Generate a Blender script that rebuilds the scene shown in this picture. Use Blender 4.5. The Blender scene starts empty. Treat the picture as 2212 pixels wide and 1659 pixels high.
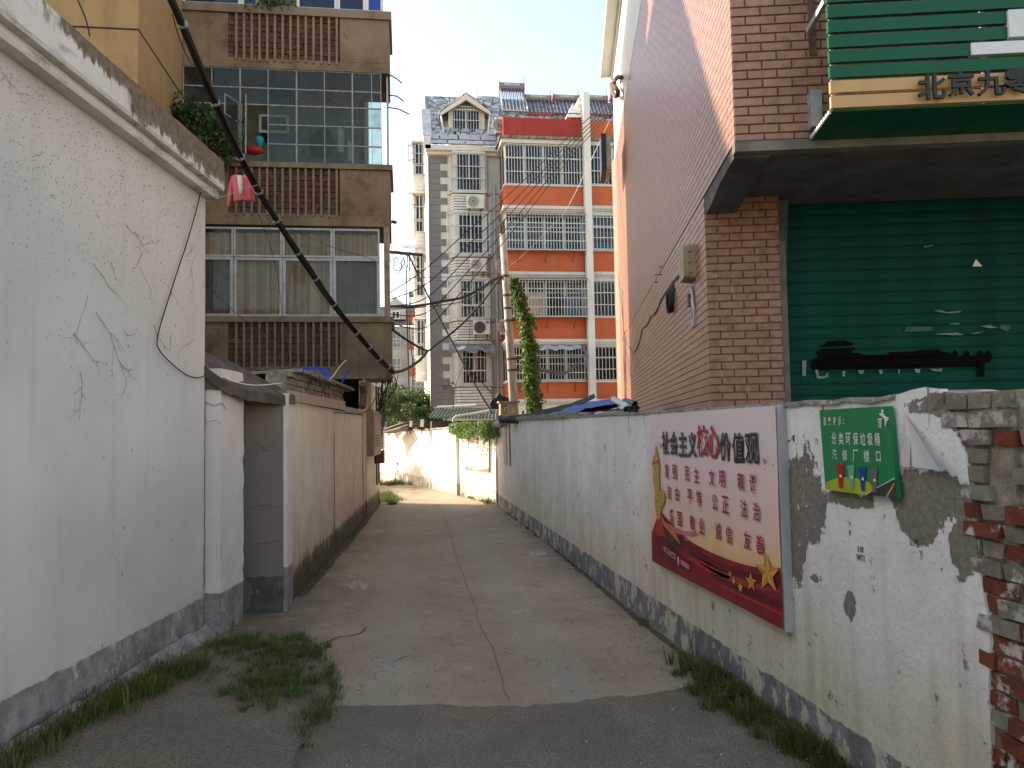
import bpy, math, random
from mathutils import Vector, Matrix, noise as mnoise
random.seed(7)
scn = bpy.context.scene
R = math.radians
# ------------------------------------------------------------ camera
# pixel positions are read on a 2212 x 1659 view of the photograph; the alley runs along +Y, right wall at X = 1.97
F, CX, CY, H = 1726.0, 1106.0, 829.5, 1.6
YAW, PITCH, ROLL = R(7.66), R(3.33), R(1.0)
f0 = Vector((math.sin(YAW), math.cos(YAW), 0)); r0 = Vector((math.cos(YAW), -math.sin(YAW), 0)); u0 = Vector((0, 0, 1))
fw = f0*math.cos(PITCH) + u0*math.sin(PITCH)
up = u0*math.cos(PITCH) - f0*math.sin(PITCH)
cu = up*math.cos(ROLL) + r0*math.sin(ROLL)
cr = r0*math.cos(ROLL) - up*math.sin(ROLL)
cam_d = bpy.data.cameras.new('camera'); cam = bpy.data.objects.new('camera', cam_d); scn.collection.objects.link(cam)
cam.matrix_world = Matrix(((cr.x, cu.x, -fw.x, 0), (cr.y, cu.y, -fw.y, 0), (cr.z, cu.z, -fw.z, H), (0, 0, 0, 1)))
cam_d.sensor_width = 36; cam_d.lens = F/2212*36; cam_d.clip_start = 0.05; cam_d.clip_end = 3000
scn.camera = cam
# ------------------------------------------------------------ light
SUN_EL, SUN_AZ = R(29), R(-62)      # azimuth measured from +Y towards +X: the sun stands to the left, a little ahead
w = bpy.data.worlds.new('World'); scn.world = w; w.use_nodes = True
nt = w.node_tree; bg = nt.nodes['Background']
sky = nt.nodes.new('ShaderNodeTexSky'); sky.sky_type = 'NISHITA'; sky.sun_disc = False
sky.sun_elevation = SUN_EL; sky.sun_rotation = SUN_AZ
sky.air_density = 1.1; sky.dust_density = 0.85; sky.ozone_density = 1.0
wm = nt.nodes.new('ShaderNodeMix'); wm.data_type = 'RGBA'; wm.blend_type = 'MULTIPLY'; wm.inputs[0].default_value = 1
wm.inputs[7].default_value = (.98, .825, .69, 1)      # hazy, warm-balanced sky
nt.links.new(sky.outputs[0], wm.inputs[6]); nt.links.new(wm.outputs[2], bg.inputs[0]); bg.inputs[1].default_value = 0.15
sl = bpy.data.lights.new('sun', 'SUN'); sl.energy = 3.0; sl.angle = R(0.6); sl.color = (1, .86, .68)
so = bpy.data.objects.new('sun', sl); scn.collection.objects.link(so)
sd = Vector((math.sin(SUN_AZ)*math.cos(SUN_EL), math.cos(SUN_AZ)*math.cos(SUN_EL), math.sin(SUN_EL)))
so.rotation_euler = sd.to_track_quat('Z', 'Y').to_euler(); so.location = (-20, 0, 30)
scn.view_settings.view_transform = 'Standard'; scn.view_settings.look = 'None'; scn.view_settings.gamma = 1
scn.view_settings.exposure = 1.88
# ------------------------------------------------------------ pixel -> place
def ray(x, y): return fw*F + cr*(x-CX) - cu*(y-CY)
def GX(x, y, X): d = ray(x, y); t = X/d.x; return Vector((X, d.y*t, H+d.z*t))
def GY(x, y, Y): d = ray(x, y); t = Y/d.y; return Vector((d.x*t, Y, H+d.z*t))
def GZ(x, y, Z=0.0): d = ray(x, y); t = (Z-H)/d.z; return Vector((d.x*t, d.y*t, Z))
def GP(x, y, p, n): d = ray(x, y); o = Vector((0, 0, H)); t = (Vector(p)-o).dot(n)/d.dot(n); return o+d*t
def GD(x, y, z): d = ray(x, y); return Vector((0, 0, H))+d*(z/d.dot(f0))
def crop(x0, y0, s): return lambda x, y: ((x0+x/s)/1.7938, (y0+y/s)/1.7938)
# ------------------------------------------------------------ mesh builder
class MB:
    def __init__(s): s.v = []; s.f = []; s.c = []; s.col = None
    def add(s, vs, fs):
        b = len(s.v); s.v += [Vector(p) for p in vs]
        for f in fs:
            s.f.append(tuple(b+i for i in f)); s.c.append(s.col)
        return s
    def box(s, x0, x1, y0, y1, z0, z1):
        return s.add([(x0,y0,z0),(x1,y0,z0),(x1,y1,z0),(x0,y1,z0),(x0,y0,z1),(x1,y0,z1),(x1,y1,z1),(x0,y1,z1)],
            [(0,3,2,1),(4,5,6,7),(0,1,5,4),(1,2,6,5),(2,3,7,6),(3,0,4,7)])
    def obox(s, c, ax, ay, az):      # half-axis vectors
        c, ax, ay, az = map(Vector, (c, ax, ay, az))
        return s.add([c-ax-ay-az,c+ax-ay-az,c+ax+ay-az,c-ax+ay-az,c-ax-ay+az,c+ax-ay+az,c+ax+ay+az,c-ax+ay+az],
            [(0,3,2,1),(4,5,6,7),(0,1,5,4),(1,2,6,5),(2,3,7,6),(3,0,4,7)])
    def bar(s, a, b, w, h=None, upv=(0,0,1)):
        a, b = Vector(a), Vector(b); h = h or w; d = (b-a); L = d.length; d = d/L
        sd = d.cross(Vector(upv))
        if sd.length < 1e-4: sd = d.cross(Vector((1,0,0)))
        sd.normalize(); u = sd.cross(d).normalized()
        return s.obox((a+b)/2, d*L/2, sd*w/2, u*h/2)
    def tube(s, pts, r, n=6, cap=True):
        pts = [Vector(p) for p in pts]; N = len(pts); rs = r if isinstance(r, (list, tuple)) else [r]*N
        vs = []; ref = None
        for i, p in enumerate(pts):
            t = (pts[min(i+1, N-1)]-pts[max(i-1, 0)])
            t = t.normalized() if t.length > 1e-9 else Vector((0,0,1))
            if ref is None:
                ref = t.cross(Vector((0,0,1)))
                if ref.length < 1e-3: ref = t.cross(Vector((1,0,0)))
            ref = (ref - t*ref.dot(t)).normalized(); bn = t.cross(ref)
            for k in range(n):
                a = 2*math.pi*k/n; vs.append(p+(ref*math.cos(a)+bn*math.sin(a))*rs[i])
        fs = [(i*n+k, i*n+(k+1)%n, (i+1)*n+(k+1)%n, (i+1)*n+k) for i in range(N-1) for k in range(n)]
        if cap: fs += [tuple(range(n))[::-1], tuple((N-1)*n+k for k in range(n))]
        return s.add(vs, fs)
    def prism(s, poly, ext):
        poly = [Vector(p) for p in poly]; e = Vector(ext); n = len(poly)
        return s.add(poly+[p+e for p in poly], [tuple(range(n))[::-1], tuple(range(n, 2*n))]+[(i,(i+1)%n,n+(i+1)%n,n+i) for i in range(n)])
    def poly(s, pts): return s.add(pts, [tuple(range(len(pts)))])
    def grid(s, fn, nu, nv):
        vs = [fn(i/nu, j/nv) for j in range(nv+1) for i in range(nu+1)]
        return s.add(vs, [(j*(nu+1)+i, j*(nu+1)+i+1, (j+1)*(nu+1)+i+1, (j+1)*(nu+1)+i) for j in range(nv) for i in range(nu)])
    def leaf(s, p, d, nrm, L, W):
        d = Vector(d).normalized(); n = Vector(nrm); sd = d.cross(n)
        if sd.length < 1e-4: sd = d.cross(Vector((1,.3,.2)))
        sd.normalize(); n = sd.cross(d)
        return s.add([p, p+d*L*.45+sd*W*.5+n*W*.12, p+d*L-n*L*.12, p+d*L*.45-sd*W*.5+n*W*.12, p+d*L*.5], [(0,1,4),(1,2,4),(2,3,4),(3,0,4)])
C = scn.collection
def O(name, mb, mat, parent=None, origin=None, smooth=False, label=None, cat=None, group=None, kind=None, world=True):
    me = bpy.data.meshes.new(name)
    org = Vector(origin) if origin is not None else (parent.matrix_basis.translation.copy() if (parent and False) else Vector((0,0,0)))
    me.from_pydata([tuple(p-org) for p in mb.v], [], mb.f); me.update()
    if any(c is not None for c in mb.c):
        at = me.attributes.new('rnd', 'FLOAT', 'FACE')
        at.data.foreach_set('value', [c or 0.0 for c in mb.c])
    if smooth: me.polygons.foreach_set('use_smooth', [True]*len(me.polygons))
    ms = mat if isinstance(mat, (list, tuple)) else [mat]
    for m in ms: me.materials.append(m)
    ob = bpy.data.objects.new(name, me); C.objects.link(ob); ob.location = org
    if parent is not None:
        ob.parent = parent
        if world:
            m = Matrix.Identity(4); q = parent
            while q is not None: m = q.matrix_basis @ m if q.parent is None else q.matrix_parent_inverse @ q.matrix_basis @ m; q = q.parent
            ob.matrix_parent_inverse = m.inverted()
    if label: ob['label'] = label
    if cat: ob['category'] = cat
    if group: ob['group'] = group
    if kind: ob['kind'] = kind
    return ob
def T(name, label, cat, loc=(0,0,0), rz=0.0, group=None):
    e = bpy.data.objects.new(name, None); C.objects.link(e); e.empty_display_size = .2
    e.location = loc; e.rotation_euler = (0, 0, rz); e['label'] = label; e['category'] = cat
    e.matrix_basis = Matrix.Translation(Vector(loc)) @ Matrix.Rotation(rz, 4, 'Z')
    if group: e['group'] = group
    return e
def copy_tree(o, parent=None):
    c = o.copy(); C.objects.link(c)
    if parent is not None: c.parent = parent
    for ch in o.children: copy_tree(ch, c)
    return c
# ------------------------------------------------------------ materials
class NT:
    def __init__(s, name):
        s.m = bpy.data.materials.new(name); s.m.use_nodes = True; s.t = s.m.node_tree
        s.b = s.t.nodes['Principled BSDF']; s.o = s.t.nodes['Material Output']; s.tc = None
    def n(s, typ, **k):
        x = s.t.nodes.new(typ)
        for a, v in k.items(): setattr(x, a, v)
        return x
    def L(s, a, b): s.t.links.new(a, b)
    def put(s, sock, v):
        if isinstance(v, bpy.types.NodeSocket): s.L(v, sock)
        elif isinstance(v, (tuple, list)) and len(v) == 3 and sock.type == 'RGBA': sock.default_value = (*v, 1)
        else: sock.default_value = v
    def vec(s):
        if s.tc is None: s.tc = s.n('ShaderNodeTexCoord').outputs['Object']
        return s.tc
    def mp(s, scale=(1,1,1), loc=(0,0,0)):
        x = s.n('ShaderNodeMapping'); s.L(s.vec(), x.inputs[0]); x.inputs['Scale'].default_value = scale; x.inputs['Location'].default_value = loc
        return x.outputs[0]
    def noise(s, scale, detail=4, rough=.55, sc=(1,1,1), loc=(0,0,0), dist=0):
        x = s.n('ShaderNodeTexNoise'); s.L(s.mp(sc, loc), x.inputs['Vector'])
        x.inputs['Scale'].default_value = scale; x.inputs['Detail'].default_value = detail; x.inputs['Roughness'].default_value = rough; x.inputs['Distortion'].default_value = dist
        return x.outputs['Fac']
    def vor(s, scale, feat='F1', sc=(1,1,1)):
        x = s.n('ShaderNodeTexVoronoi'); x.feature = feat; s.L(s.mp(sc), x.inputs['Vector']); x.inputs['Scale'].default_value = scale
        return x.outputs['Distance']
    def ma(s, op, a, b=0.0, c=0.0, clamp=False):
        x = s.n('ShaderNodeMath', operation=op, use_clamp=clamp)
        for i, v in enumerate((a, b, c)): s.put(x.inputs[i], v)
        return x.outputs[0]
    def rng(s, v, lo, hi, a=0.0, b=1.0):
        x = s.n('ShaderNodeMapRange'); x.interpolation_type = 'SMOOTHSTEP'
        s.put(x.inputs[0], v); x.inputs[1].default_value = lo; x.inputs[2].default_value = hi; x.inputs[3].default_value = a; x.inputs[4].default_value = b
        return x.outputs[0]
    def mix(s, f, a, b):
        x = s.n('ShaderNodeMix', data_type='RGBA'); s.put(x.inputs[0], f); s.put(x.inputs[6], a); s.put(x.inputs[7], b)
        return x.outputs[2]
    def xyz(s):
        x = s.n('ShaderNodeSeparateXYZ'); s.L(s.vec(), x.inputs[0]); return x.outputs
    def bump(s, h, strength, dist=.01):
        x = s.n('ShaderNodeBump'); x.inputs['Strength'].default_value = strength; x.inputs['Distance'].default_value = dist; s.put(x.inputs['Height'], h)
        s.L(x.outputs[0], s.b.inputs['Normal']); return x
    def done(s, col, rough=.8, metal=0.0, spec=.3):
        s.put(s.b.inputs['Base Color'], col); s.put(s.b.inputs['Roughness'], rough); s.b.inputs['Metallic'].default_value = metal
        s.b.inputs['Specular IOR Level'].default_value = spec
        return s.m
    def ell(s, ctr, rad, nz, amp):     # irregular patch: 1 inside
        x = s.n('ShaderNodeVectorMath', operation='SUBTRACT'); s.L(s.vec(), x.inputs[0]); x.inputs[1].default_value = ctr
        y = s.n('ShaderNodeVectorMath', operation='DIVIDE'); s.L(x.outputs[0], y.inputs[0]); y.inputs[1].default_value = rad
        z = s.n('ShaderNodeVectorMath', operation='LENGTH'); s.L(y.outputs[0], z.inputs[0])
        d = s.ma('ADD', z.outputs['Value'], s.ma('MULTIPLY', s.ma('SUBTRACT', nz, .5), amp))
        return s.rng(d, .97, 1.03, 1, 0)
def mx(c, k): return tuple(min(1, x*k) for x in c)
def M(name, col, rough=.8, var=.25, scale=6, bump=.15, bscale=80, metal=0.0, spec=.3, dirt=None, damt=.5):
    t = NT(name)
    n1 = t.noise(scale, 5); c = t.mix(t.rng(n1, .3, .7), mx(col, 1-var), mx(col, 1+var*.6))
    if dirt: c = t.mix(t.ma('MULTIPLY', t.rng(t.noise(scale*2.3, 6, .65, loc=(3,1,7)), .5, .75), damt), c, dirt)
    if bump: t.bump(t.noise(bscale, 4), bump, .01)
    return t.done(c, rough, metal, spec)
def flat(name, col, rough=.6, spec=.3): return M(name, col, rough, .06, 12, .05, 150, 0, spec)
def rndmat(name, cols, rough=.8, bump=.3, bscale=60, dirt=None, damt=.6, dlo=.48):
    t = NT(name)
    oi = t.n('ShaderNodeObjectInfo'); at = t.n('ShaderNodeAttribute'); at.attribute_name = 'rnd'
    r = t.ma('FRACT', t.ma('ADD', oi.outputs['Random'], at.outputs['Fac']))
    rp = t.n('ShaderNodeValToRGB'); t.L(r, rp.inputs[0]); rp.color_ramp.interpolation = 'LINEAR'
    e = rp.color_ramp.elements
    while len(e) < len(cols): e.new(.5)
    for i, c in enumerate(cols): e[i].position = i/(len(cols)-1); e[i].color = (*c, 1)
    c = t.mix(t.rng(t.noise(14, 5), .3, .75), rp.outputs[0], t.mix(.65, rp.outputs[0], mx(cols[0], .55)))
    if dirt: c = t.mix(t.ma('MULTIPLY', t.rng(t.noise(9, 6, .65, loc=(2,9,4)), dlo, dlo+.1), damt), c, dirt)
    t.bump(t.noise(bscale, 5, .6), bump, .01)
    return t.done(c, rough)
# ============================================================ MATERIALS of the setting
def road_mat():
    t = NT('road_concrete')
    x0_ = t.xyz()[0]
    a = t.noise(.7, 5, .6); b = t.noise(5, 6, .65, loc=(4,2,1)); c = t.noise(42, 5, .75)
    col = t.mix(t.rng(a, .3, .7), (.285,.222,.146), (.37,.295,.20))
    col = t.mix(t.ma('MULTIPLY', t.rng(b, .48, .68), .42), col, (.17,.135,.092)); lane = t.ma('ABSOLUTE', t.ma('SUBTRACT', t.ma('ABSOLUTE', t.ma('SUBTRACT', x0_, .45)), .55)); col = t.mix(t.ma('MULTIPLY', t.rng(t.ma('ADD', lane, t.ma('MULTIPLY', t.noise(3, 5), .3)), .2, .5, 1, 0), .4), col, (.36,.31,.24))
    x, y, z = t.xyz()
    # damp grime along both wall feet (stain with its own ragged outline)
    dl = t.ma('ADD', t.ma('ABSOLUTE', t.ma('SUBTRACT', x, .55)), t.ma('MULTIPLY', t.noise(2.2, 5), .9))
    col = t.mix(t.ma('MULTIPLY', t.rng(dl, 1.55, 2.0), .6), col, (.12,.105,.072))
    col = t.mix(t.ma('MULTIPLY', t.rng(t.noise(2.4, 6, .7, loc=(8,8,0)), .56, .66), .25), col, (.40,.335,.245))
    col = t.mix(t.ma('MULTIPLY', t.rng(c, .58, .7), .5), col, (.14,.12,.09))
    col = t.mix(t.rng(t.noise(38, 2, .5, loc=(1,5,0)), .76, .8), col, (.5,.46,.4))
    t.bump(t.ma('ADD', t.ma('MULTIPLY', b, .6), t.ma('MULTIPLY', t.noise(160, 4), .5)), .45, .012)
    return t.done(col, .9)
def asphalt_mat(name, k=1.0):
    t = NT(name)
    v = t.vor(70); n = t.noise(1.8, 6, .6); g = t.noise(75, 4, .75)
    col = t.mix(t.rng(n, .3, .7), mx((.43,.345,.24), k), mx((.54,.44,.315), k))
    col = t.mix(t.ma('MULTIPLY', t.rng(g, .5, .6), .85), col, mx((.19,.152,.105), k)); col = t.mix(t.ma('MULTIPLY', t.rng(t.noise(6, 6, .7, loc=(3,3,0)), .52, .64), .5), col, mx((.30,.265,.21), k))
    col = t.mix(t.ma('MULTIPLY', t.rng(v, .22, .08), .7), col, mx((.42,.385,.32), k))
    col = t.mix(t.rng(t.noise(26, 2, .5, loc=(1,5,0)), .77, .8), col, (.55,.52,.47))
    t.bump(t.ma('ADD', t.ma('MULTIPLY', v, -1.4), t.ma('MULTIPLY', g, 1.6)), 1.0, .03)
    return t.done(col, .92)
def plaster(name, base=(.72,.70,.68), band=None, bandz=.25, bandcol=(.17,.17,.175), streak=.3, stain=(.45,.38,.27), stainz=.9, peel=(), peelcol=(.21,.19,.155), moss=0.0, chips=.0, seed=0, z0=0.0, brokenband=.0, topdrip=0.0, ztop=1.75, flake=.6):
    t = NT(name); x, y, z = t.xyz()
    big = t.noise(.9, 5, .6, loc=(seed,1,2)); fine = t.noise(30, 6, .65, loc=(seed,4,2)); st = t.noise(9, 4, .6, sc=(1,1,.07), loc=(seed,0,0))
    col = t.mix(t.rng(big, .3, .7), mx(base, .88), mx(base, 1.05))
    col = t.mix(t.ma('MULTIPLY', t.rng(st, .5, .8), streak), col, mx(stain, .9))
    if stain:
        hz = t.ma('ADD', z, t.ma('MULTIPLY', t.ma('SUBTRACT', t.noise(2.3, 6, .6, loc=(seed,7,0)), .5), 1.7))
        col = t.mix(t.ma('MULTIPLY', t.rng(hz, stainz+z0, z0, 0, 1), .72), col, t.mix(t.rng(st, .35, .65), mx(stain, 1.35), stain))
    if topdrip:
        td = t.ma('ADD', z, t.ma('MULTIPLY', t.ma('SUBTRACT', t.noise(16, 3, .5, sc=(1,1,.02), loc=(seed,3,0)), .5), 2.6))
        col = t.mix(t.ma('MULTIPLY', t.rng(td, ztop+.25, ztop+.5), topdrip), col, (.10,.09,.075))
    if chips:
        ch = t.rng(t.noise(11, 7, .72, loc=(seed,2,9)), .66-.1*chips, .68-.1*chips+.02)
        col = t.mix(t.ma('MULTIPLY', ch, .85), col, (.16,.145,.12))
        ch2 = t.rng(t.noise(34, 4, .7, loc=(seed,6,9)), .68, .72)
        col = t.mix(t.ma('MULTIPLY', ch2, chips), col, (.12,.11,.095))
    pm = None; pn = t.ma('ADD', t.ma('MULTIPLY', t.noise(4.5, 6, .6, loc=(seed,9,3)), .62), t.ma('MULTIPLY', t.noise(24, 6, .7, sc=(1,1,.6), loc=(seed,2,7)), .38))
    for c, r in peel:
        e = t.ell(c, r, pn, 3.4); pm = e if pm is None else t.ma('MAXIMUM', pm, e)
    if pm is not None:
        col = t.mix(pm, col, t.mix(t.rng(t.noise(18, 6, .7), .62, .68), t.mix(t.rng(fine, .35, .65), mx(peelcol, .85), mx(peelcol, 1.15)), mx(base, .8)))
    if band:
        bz = t.ma('ADD', z, t.ma('MULTIPLY', t.ma('SUBTRACT', t.noise(13, 6, .6, loc=(seed,5,5)), .5), .05))
        bm = t.rng(bz, z0+bandz-.006, z0+bandz+.006, 1, 0)
        if brokenband: bm = t.ma('MULTIPLY', bm, t.rng(t.noise(6, 7, .7, sc=(1,1,.6), loc=(seed,1,8)), .60-brokenband*.12, .64-brokenband*.12, 1, .22))
        col = t.mix(bm, col, t.mix(t.rng(t.noise(7, 6, .65, loc=(seed,8,1)), .4, .62), bandcol, mx(bandcol, 1.6)))
    if moss:
        mz = t.ma('ADD', z, t.ma('MULTIPLY', t.ma('SUBTRACT', t.noise(5, 6, .6, sc=(1,1,.35), loc=(seed,2,5)), .5), .55))
        col = t.mix(t.rng(mz, z0+moss-.1, z0+moss+.1, .92, 0), col, t.mix(t.rng(fine, .4, .6), (.035,.033,.018), (.10,.09,.055)))
    h = t.ma('ADD', t.ma('MULTIPLY', fine, .5), t.ma('MULTIPLY', t.noise(7, 5, .6, loc=(seed,0,4)), .8))
    if pm is not None: h = t.ma('SUBTRACT', h, t.ma('MULTIPLY', pm, .7))
    t.bump(h, flake, .012)
    return t.done(col, .88, spec=.2)
m_road = road_mat(); m_asph = asphalt_mat('asphalt'); m_asph2 = asphalt_mat('old_pavement', .9)
m_conc = M('raw_concrete', (.25,.225,.18), .9, .35, 4, .4, 40, dirt=(.07,.062,.045), damt=.7)
m_dark = M('dark_recess', (.03,.028,.026), .9)
m_black = M('black_rubber', (.018,.018,.019), .55, .2, 20, .1, 100, spec=.4)
m_wire = M('wire_black', (.02,.019,.018), .6)
m_steel = M('galvanised_steel', (.42,.42,.42), .45, .25, 12, .1, 80, .6)
m_white = M('white_paint', (.72,.71,.68), .6, .12, 5, .1, 60, dirt=(.4,.36,.3), damt=.35)
m_pvc = M('grey_pvc_pipe', (.55,.55,.56), .45, .12, 6, .05)
m_rust = M('rusty_steel', (.12,.075,.05), .8, .4, 12, .3, 60)
# ============================================================ GROUND
mb = MB(); mb.add([(-400,-60,0),(400,-60,0),(400,600,0),(-400,600,0)], [(0,1,2,3)])
O('ground', mb, m_asph, kind='structure')
def nz(x, y=0, z=0): return mnoise.noise(Vector((x, y, z)))
# concrete road, its near edge ragged where it meets the asphalt
edge = [GZ(x, y) for x, y in ((560,1545),(690,1532),(800,1524),(950,1523),(1100,1527),(1230,1521),(1330,1505),(1420,1497),(1500,1484),(1560,1470))]
pts = []
for i in range(len(edge)-1):
    for k in range(14):
        p = edge[i].lerp(edge[i+1], k/14); p.y += .05*nz(p.x*4, 3)+.03*nz(p.x*14, 9)+.02*nz(p.x*50, 2); pts.append(p)
pts.append(edge[-1])
pts = [Vector((-2.6, pts[0].y, 0))]+pts+[Vector((2.2, pts[-1].y-.1, 0))]
far = [Vector((2.2, 17.4, 0)), Vector((1.0, 23.2, 0)), Vector((-.5, 27.3, 0)), Vector((-7, 37, 0)), Vector((-12, 34, 0)), Vector((-3.0, 24.0, 0)), Vector((-30, 22, 0)), Vector((-30, 18, 0)), Vector((-2.6, 18.3, 0))]
mb = MB(); mb.prism([p-Vector((0,0,.02)) for p in pts+far], (0, 0, .0245)); O('road', mb, m_road, kind='structure')
# long crack in the road and the wider broken one by the old gate
def ribbon(name, px, w, z=.0105, jit=.022, mat=None, kind='structure'):
    P = [GZ(x, y) for x, y in px]; q = []
    for i in range(len(P)-1):
        n = max(3, int((P[i+1]-P[i]).length/.09))
        for k in range(n): q.append(P[i].lerp(P[i+1], k/n))
    q.append(P[-1]); L = []; Rr = []
    for i, p in enumerate(q):
        d = (q[min(i+1, len(q)-1)]-q[max(i-1, 0)]).normalized(); s = Vector((d.y, -d.x, 0))
        p = p+s*(jit*nz(i*.45, w*99)+jit*.6*nz(i*1.3, 5)); ww = w*(.6+.8*abs(nz(i*.7, 2)))*(1 if 0 < i < len(q)-1 else .1)
        L.append(p-s*ww/2+Vector((0,0,z))); Rr.append(p+s*ww/2+Vector((0,0,z)))
    m = MB(); n = len(q); m.add(L+Rr, [(i, n+i, n+i+1, i+1) for i in range(n-1)])
    return O(name, m, mat or m_crack, kind=kind)
m_crack = M('crack_dirt', (.115,.092,.068), .95, .4, 30)
ribbon('road_crack', [(1102,1524),(1085,1470),(1072,1420),(1050,1385),(1030,1330),(1010,1270),(990,1215),(972,1150),(958,1110)], .005)
ribbon('road_crack', [(684,1400),(700,1390),(735,1378),(775,1372),(793,1355)], .022)
ribbon('road_crack', [(684,1400),(640,1383),(600,1378),(560,1365)], .012)
ribbon('road_crack', [(1120,1432),(1150,1428),(1175,1434)], .008)
ribbon('road_crack', [(840,1435),(880,1420),(920,1422)], .008)
# old broken pavement between the high wall and the road
ed = [(470,1330),(610,1352),(690,1395),(712,1432),(716,1475),(700,1515),(672,1548),(650,1575),(645,1605),(632,1640),(628,1700)]
E_ = [GZ(x, y, .05) for x, y in ed]
def le(v):
    s = v*(len(E_)-1); i = min(int(s), len(E_)-2); p = E_[i].lerp(E_[i+1], s-i)
    return p+Vector((.035*nz(v*40, 4)+.02*nz(v*130, 8), .02*nz(v*37, 1), 0))
def wallx(y): return -1.53-.148/.989*(6.41-y)     # foot line of the high left wall
def pav(u, v):
    p = le(v); a = Vector((wallx(p.y)-.1, p.y, 0)); q = a.lerp(p, min(u/.94, 1))
    q.z = .055+.05*(1-min(u/.94, 1))+.012*nz(q.x*3, q.y*3)
    if u > .97: q = p+Vector((.02, 0, -.075))
    return q
mb = MB(); mb.grid(pav, 34, 90); O('old_pavement', mb, m_asph2, smooth=False, kind='structure')
# ============================================================ RIGHT BOUNDARY WALL
WX = 1.97
def rtop(y): return 1.70+.0075*(y-2.4)+.012*nz(y*1.7, 3)+.008*nz(y*9, 1) + (.03 if y < 3.4 else 0)*max(0, nz(y*3, 7)+.4)
rw = T('boundary_wall', 'long peeling white plastered wall with grey base band, posters and a broken brick end', 'wall', (WX+.13, 9.8, 0))
def pe(x, y, dx, dy):
    c = GX(x, y, WX); a = GX(x+dx, y, WX); b = GX(x, y-dy, WX)
    return (tuple(c), (.6, max(.01, abs(c.y-a.y)), abs(b.z-c.z)))
peels = [pe(1735,1070,48,92), pe(1718,1160,30,50), pe(1722,1225,12,45), pe(2010,1075,100,58), pe(1985,1130,55,45), pe(2080,1180,30,60), pe(1840,1080,60,20), pe(2035,872,70,26), pe(2100,905,50,40), pe(1835,1305,13,28), pe(1760,1250,14,10)]
m_rw = plaster('right_wall_plaster', (.79,.80,.775), band=1, bandz=.235, bandcol=(.165,.165,.168), streak=.35, stain=(.47,.39,.25), stainz=1.35, peel=peels, chips=.42, seed=2, brokenband=.75, topdrip=.8, ztop=1.74, flake=1.0)
NE = 46
ej = [2.345+.20*(1-v)+.055*math.sin(v*9+1)+.03*nz(v*17, 2)+.015*nz(v*60, 5) for v in [k/NE for k in range(NE+1)]]
ej = [max(2.40, e) for e in ej]
exj = [(880,2040),(935,2065),(1010,2090),(1100,2100),(1180,2110),(1290,2125),(1380,2140),(1480,2135),(1560,2140),(1659,2140),(1800,2150)]
def jag(v):
    z = v*1.70; best = None
    for i in range(len(exj)-1):
        a = GX(exj[i][1], exj[i][0], WX); b = GX(exj[i+1][1], exj[i+1][0], WX)
        if b.z <= z <= a.z: best = a.lerp(b, (a.z-z)/(a.z-b.z)).y
    if best is None: best = GX(*((2030, 870) if z > 1 else (2150, 1800)), WX).y
    return best+.012*nz(z*22, 2)+.008*nz(z*70, 5)
def rwf(u, v):
    y = jag(v)*(1-u**1.0)+17.2*u
    return Vector((WX+.004*nz(y*2.1, v*4)+.003*nz(y*7, v*13), y, v*rtop(y)))
mb = MB(); mb.grid(rwf, 170, NE)
n0 = [rwf(0, j/NE) for j in range(NE+1)]
mb.add(n0+[p+Vector((.03,0,0)) for p in n0], [(j, j+1, NE+2+j, NE+1+j) for j in range(NE)])
O('plaster', mb, m_rw, rw, smooth=True)
m_mort = M('old_mortar', (.24,.215,.165), .95, .35, 9, .7, 45, dirt=(.62,.59,.54), damt=.55)
def corf(y): return rtop(y)-.012
mb = MB(); ys = [2.40+i*.2 for i in range(75)]; ys[-1] = 17.2
pro = []
vs = []
for y in ys: vs += [(WX+.018,y,-.05),(WX+.26,y,-.05),(WX+.26,y,corf(y)),(WX+.018,y,corf(y))]
fs = [(4*i+k, 4*i+(k+1)%4, 4*i+4+(k+1)%4, 4*i+4+k) for i in range(len(ys)-1) for k in range(4)]+[(0,1,2,3), (4*len(ys)-1, 4*len(ys)-2, 4*len(ys)-3, 4*len(ys)-4)]
mb.add(vs, fs); O('core', mb, m_mort, rw)
# rough concrete capping
mb = MB(); vs = []; ys = [3.0+i*.09 for i in range(158)]
for y in ys:
    o = .012+.018*abs(nz(y*5, 8))+(.025 if y > 9.5 else 0); h = .018+.014*abs(nz(y*3.3, 2))+(.045 if y > 9.5 else 0); z = rtop(y)-.012
    vs += [(WX-o, y, z-.004*nz(y*20)), (WX+.28, y, z), (WX+.28, y, z+h), (WX-o+.01, y, z+h)]
fs = [(4*i+k, 4*i+(k+1)%4, 4*i+4+(k+1)%4, 4*i+4+k) for i in range(len(ys)-1) for k in range(4)]+[(0,1,2,3), (4*len(ys)-1, 4*len(ys)-2, 4*len(ys)-3, 4*len(ys)-4)]
mb.add(vs, fs); O('capping', mb, M('capping_concrete', (.20,.185,.15), .95, .45, 12, .8, 40, dirt=(.62,.6,.56), damt=.75), rw)
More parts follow.
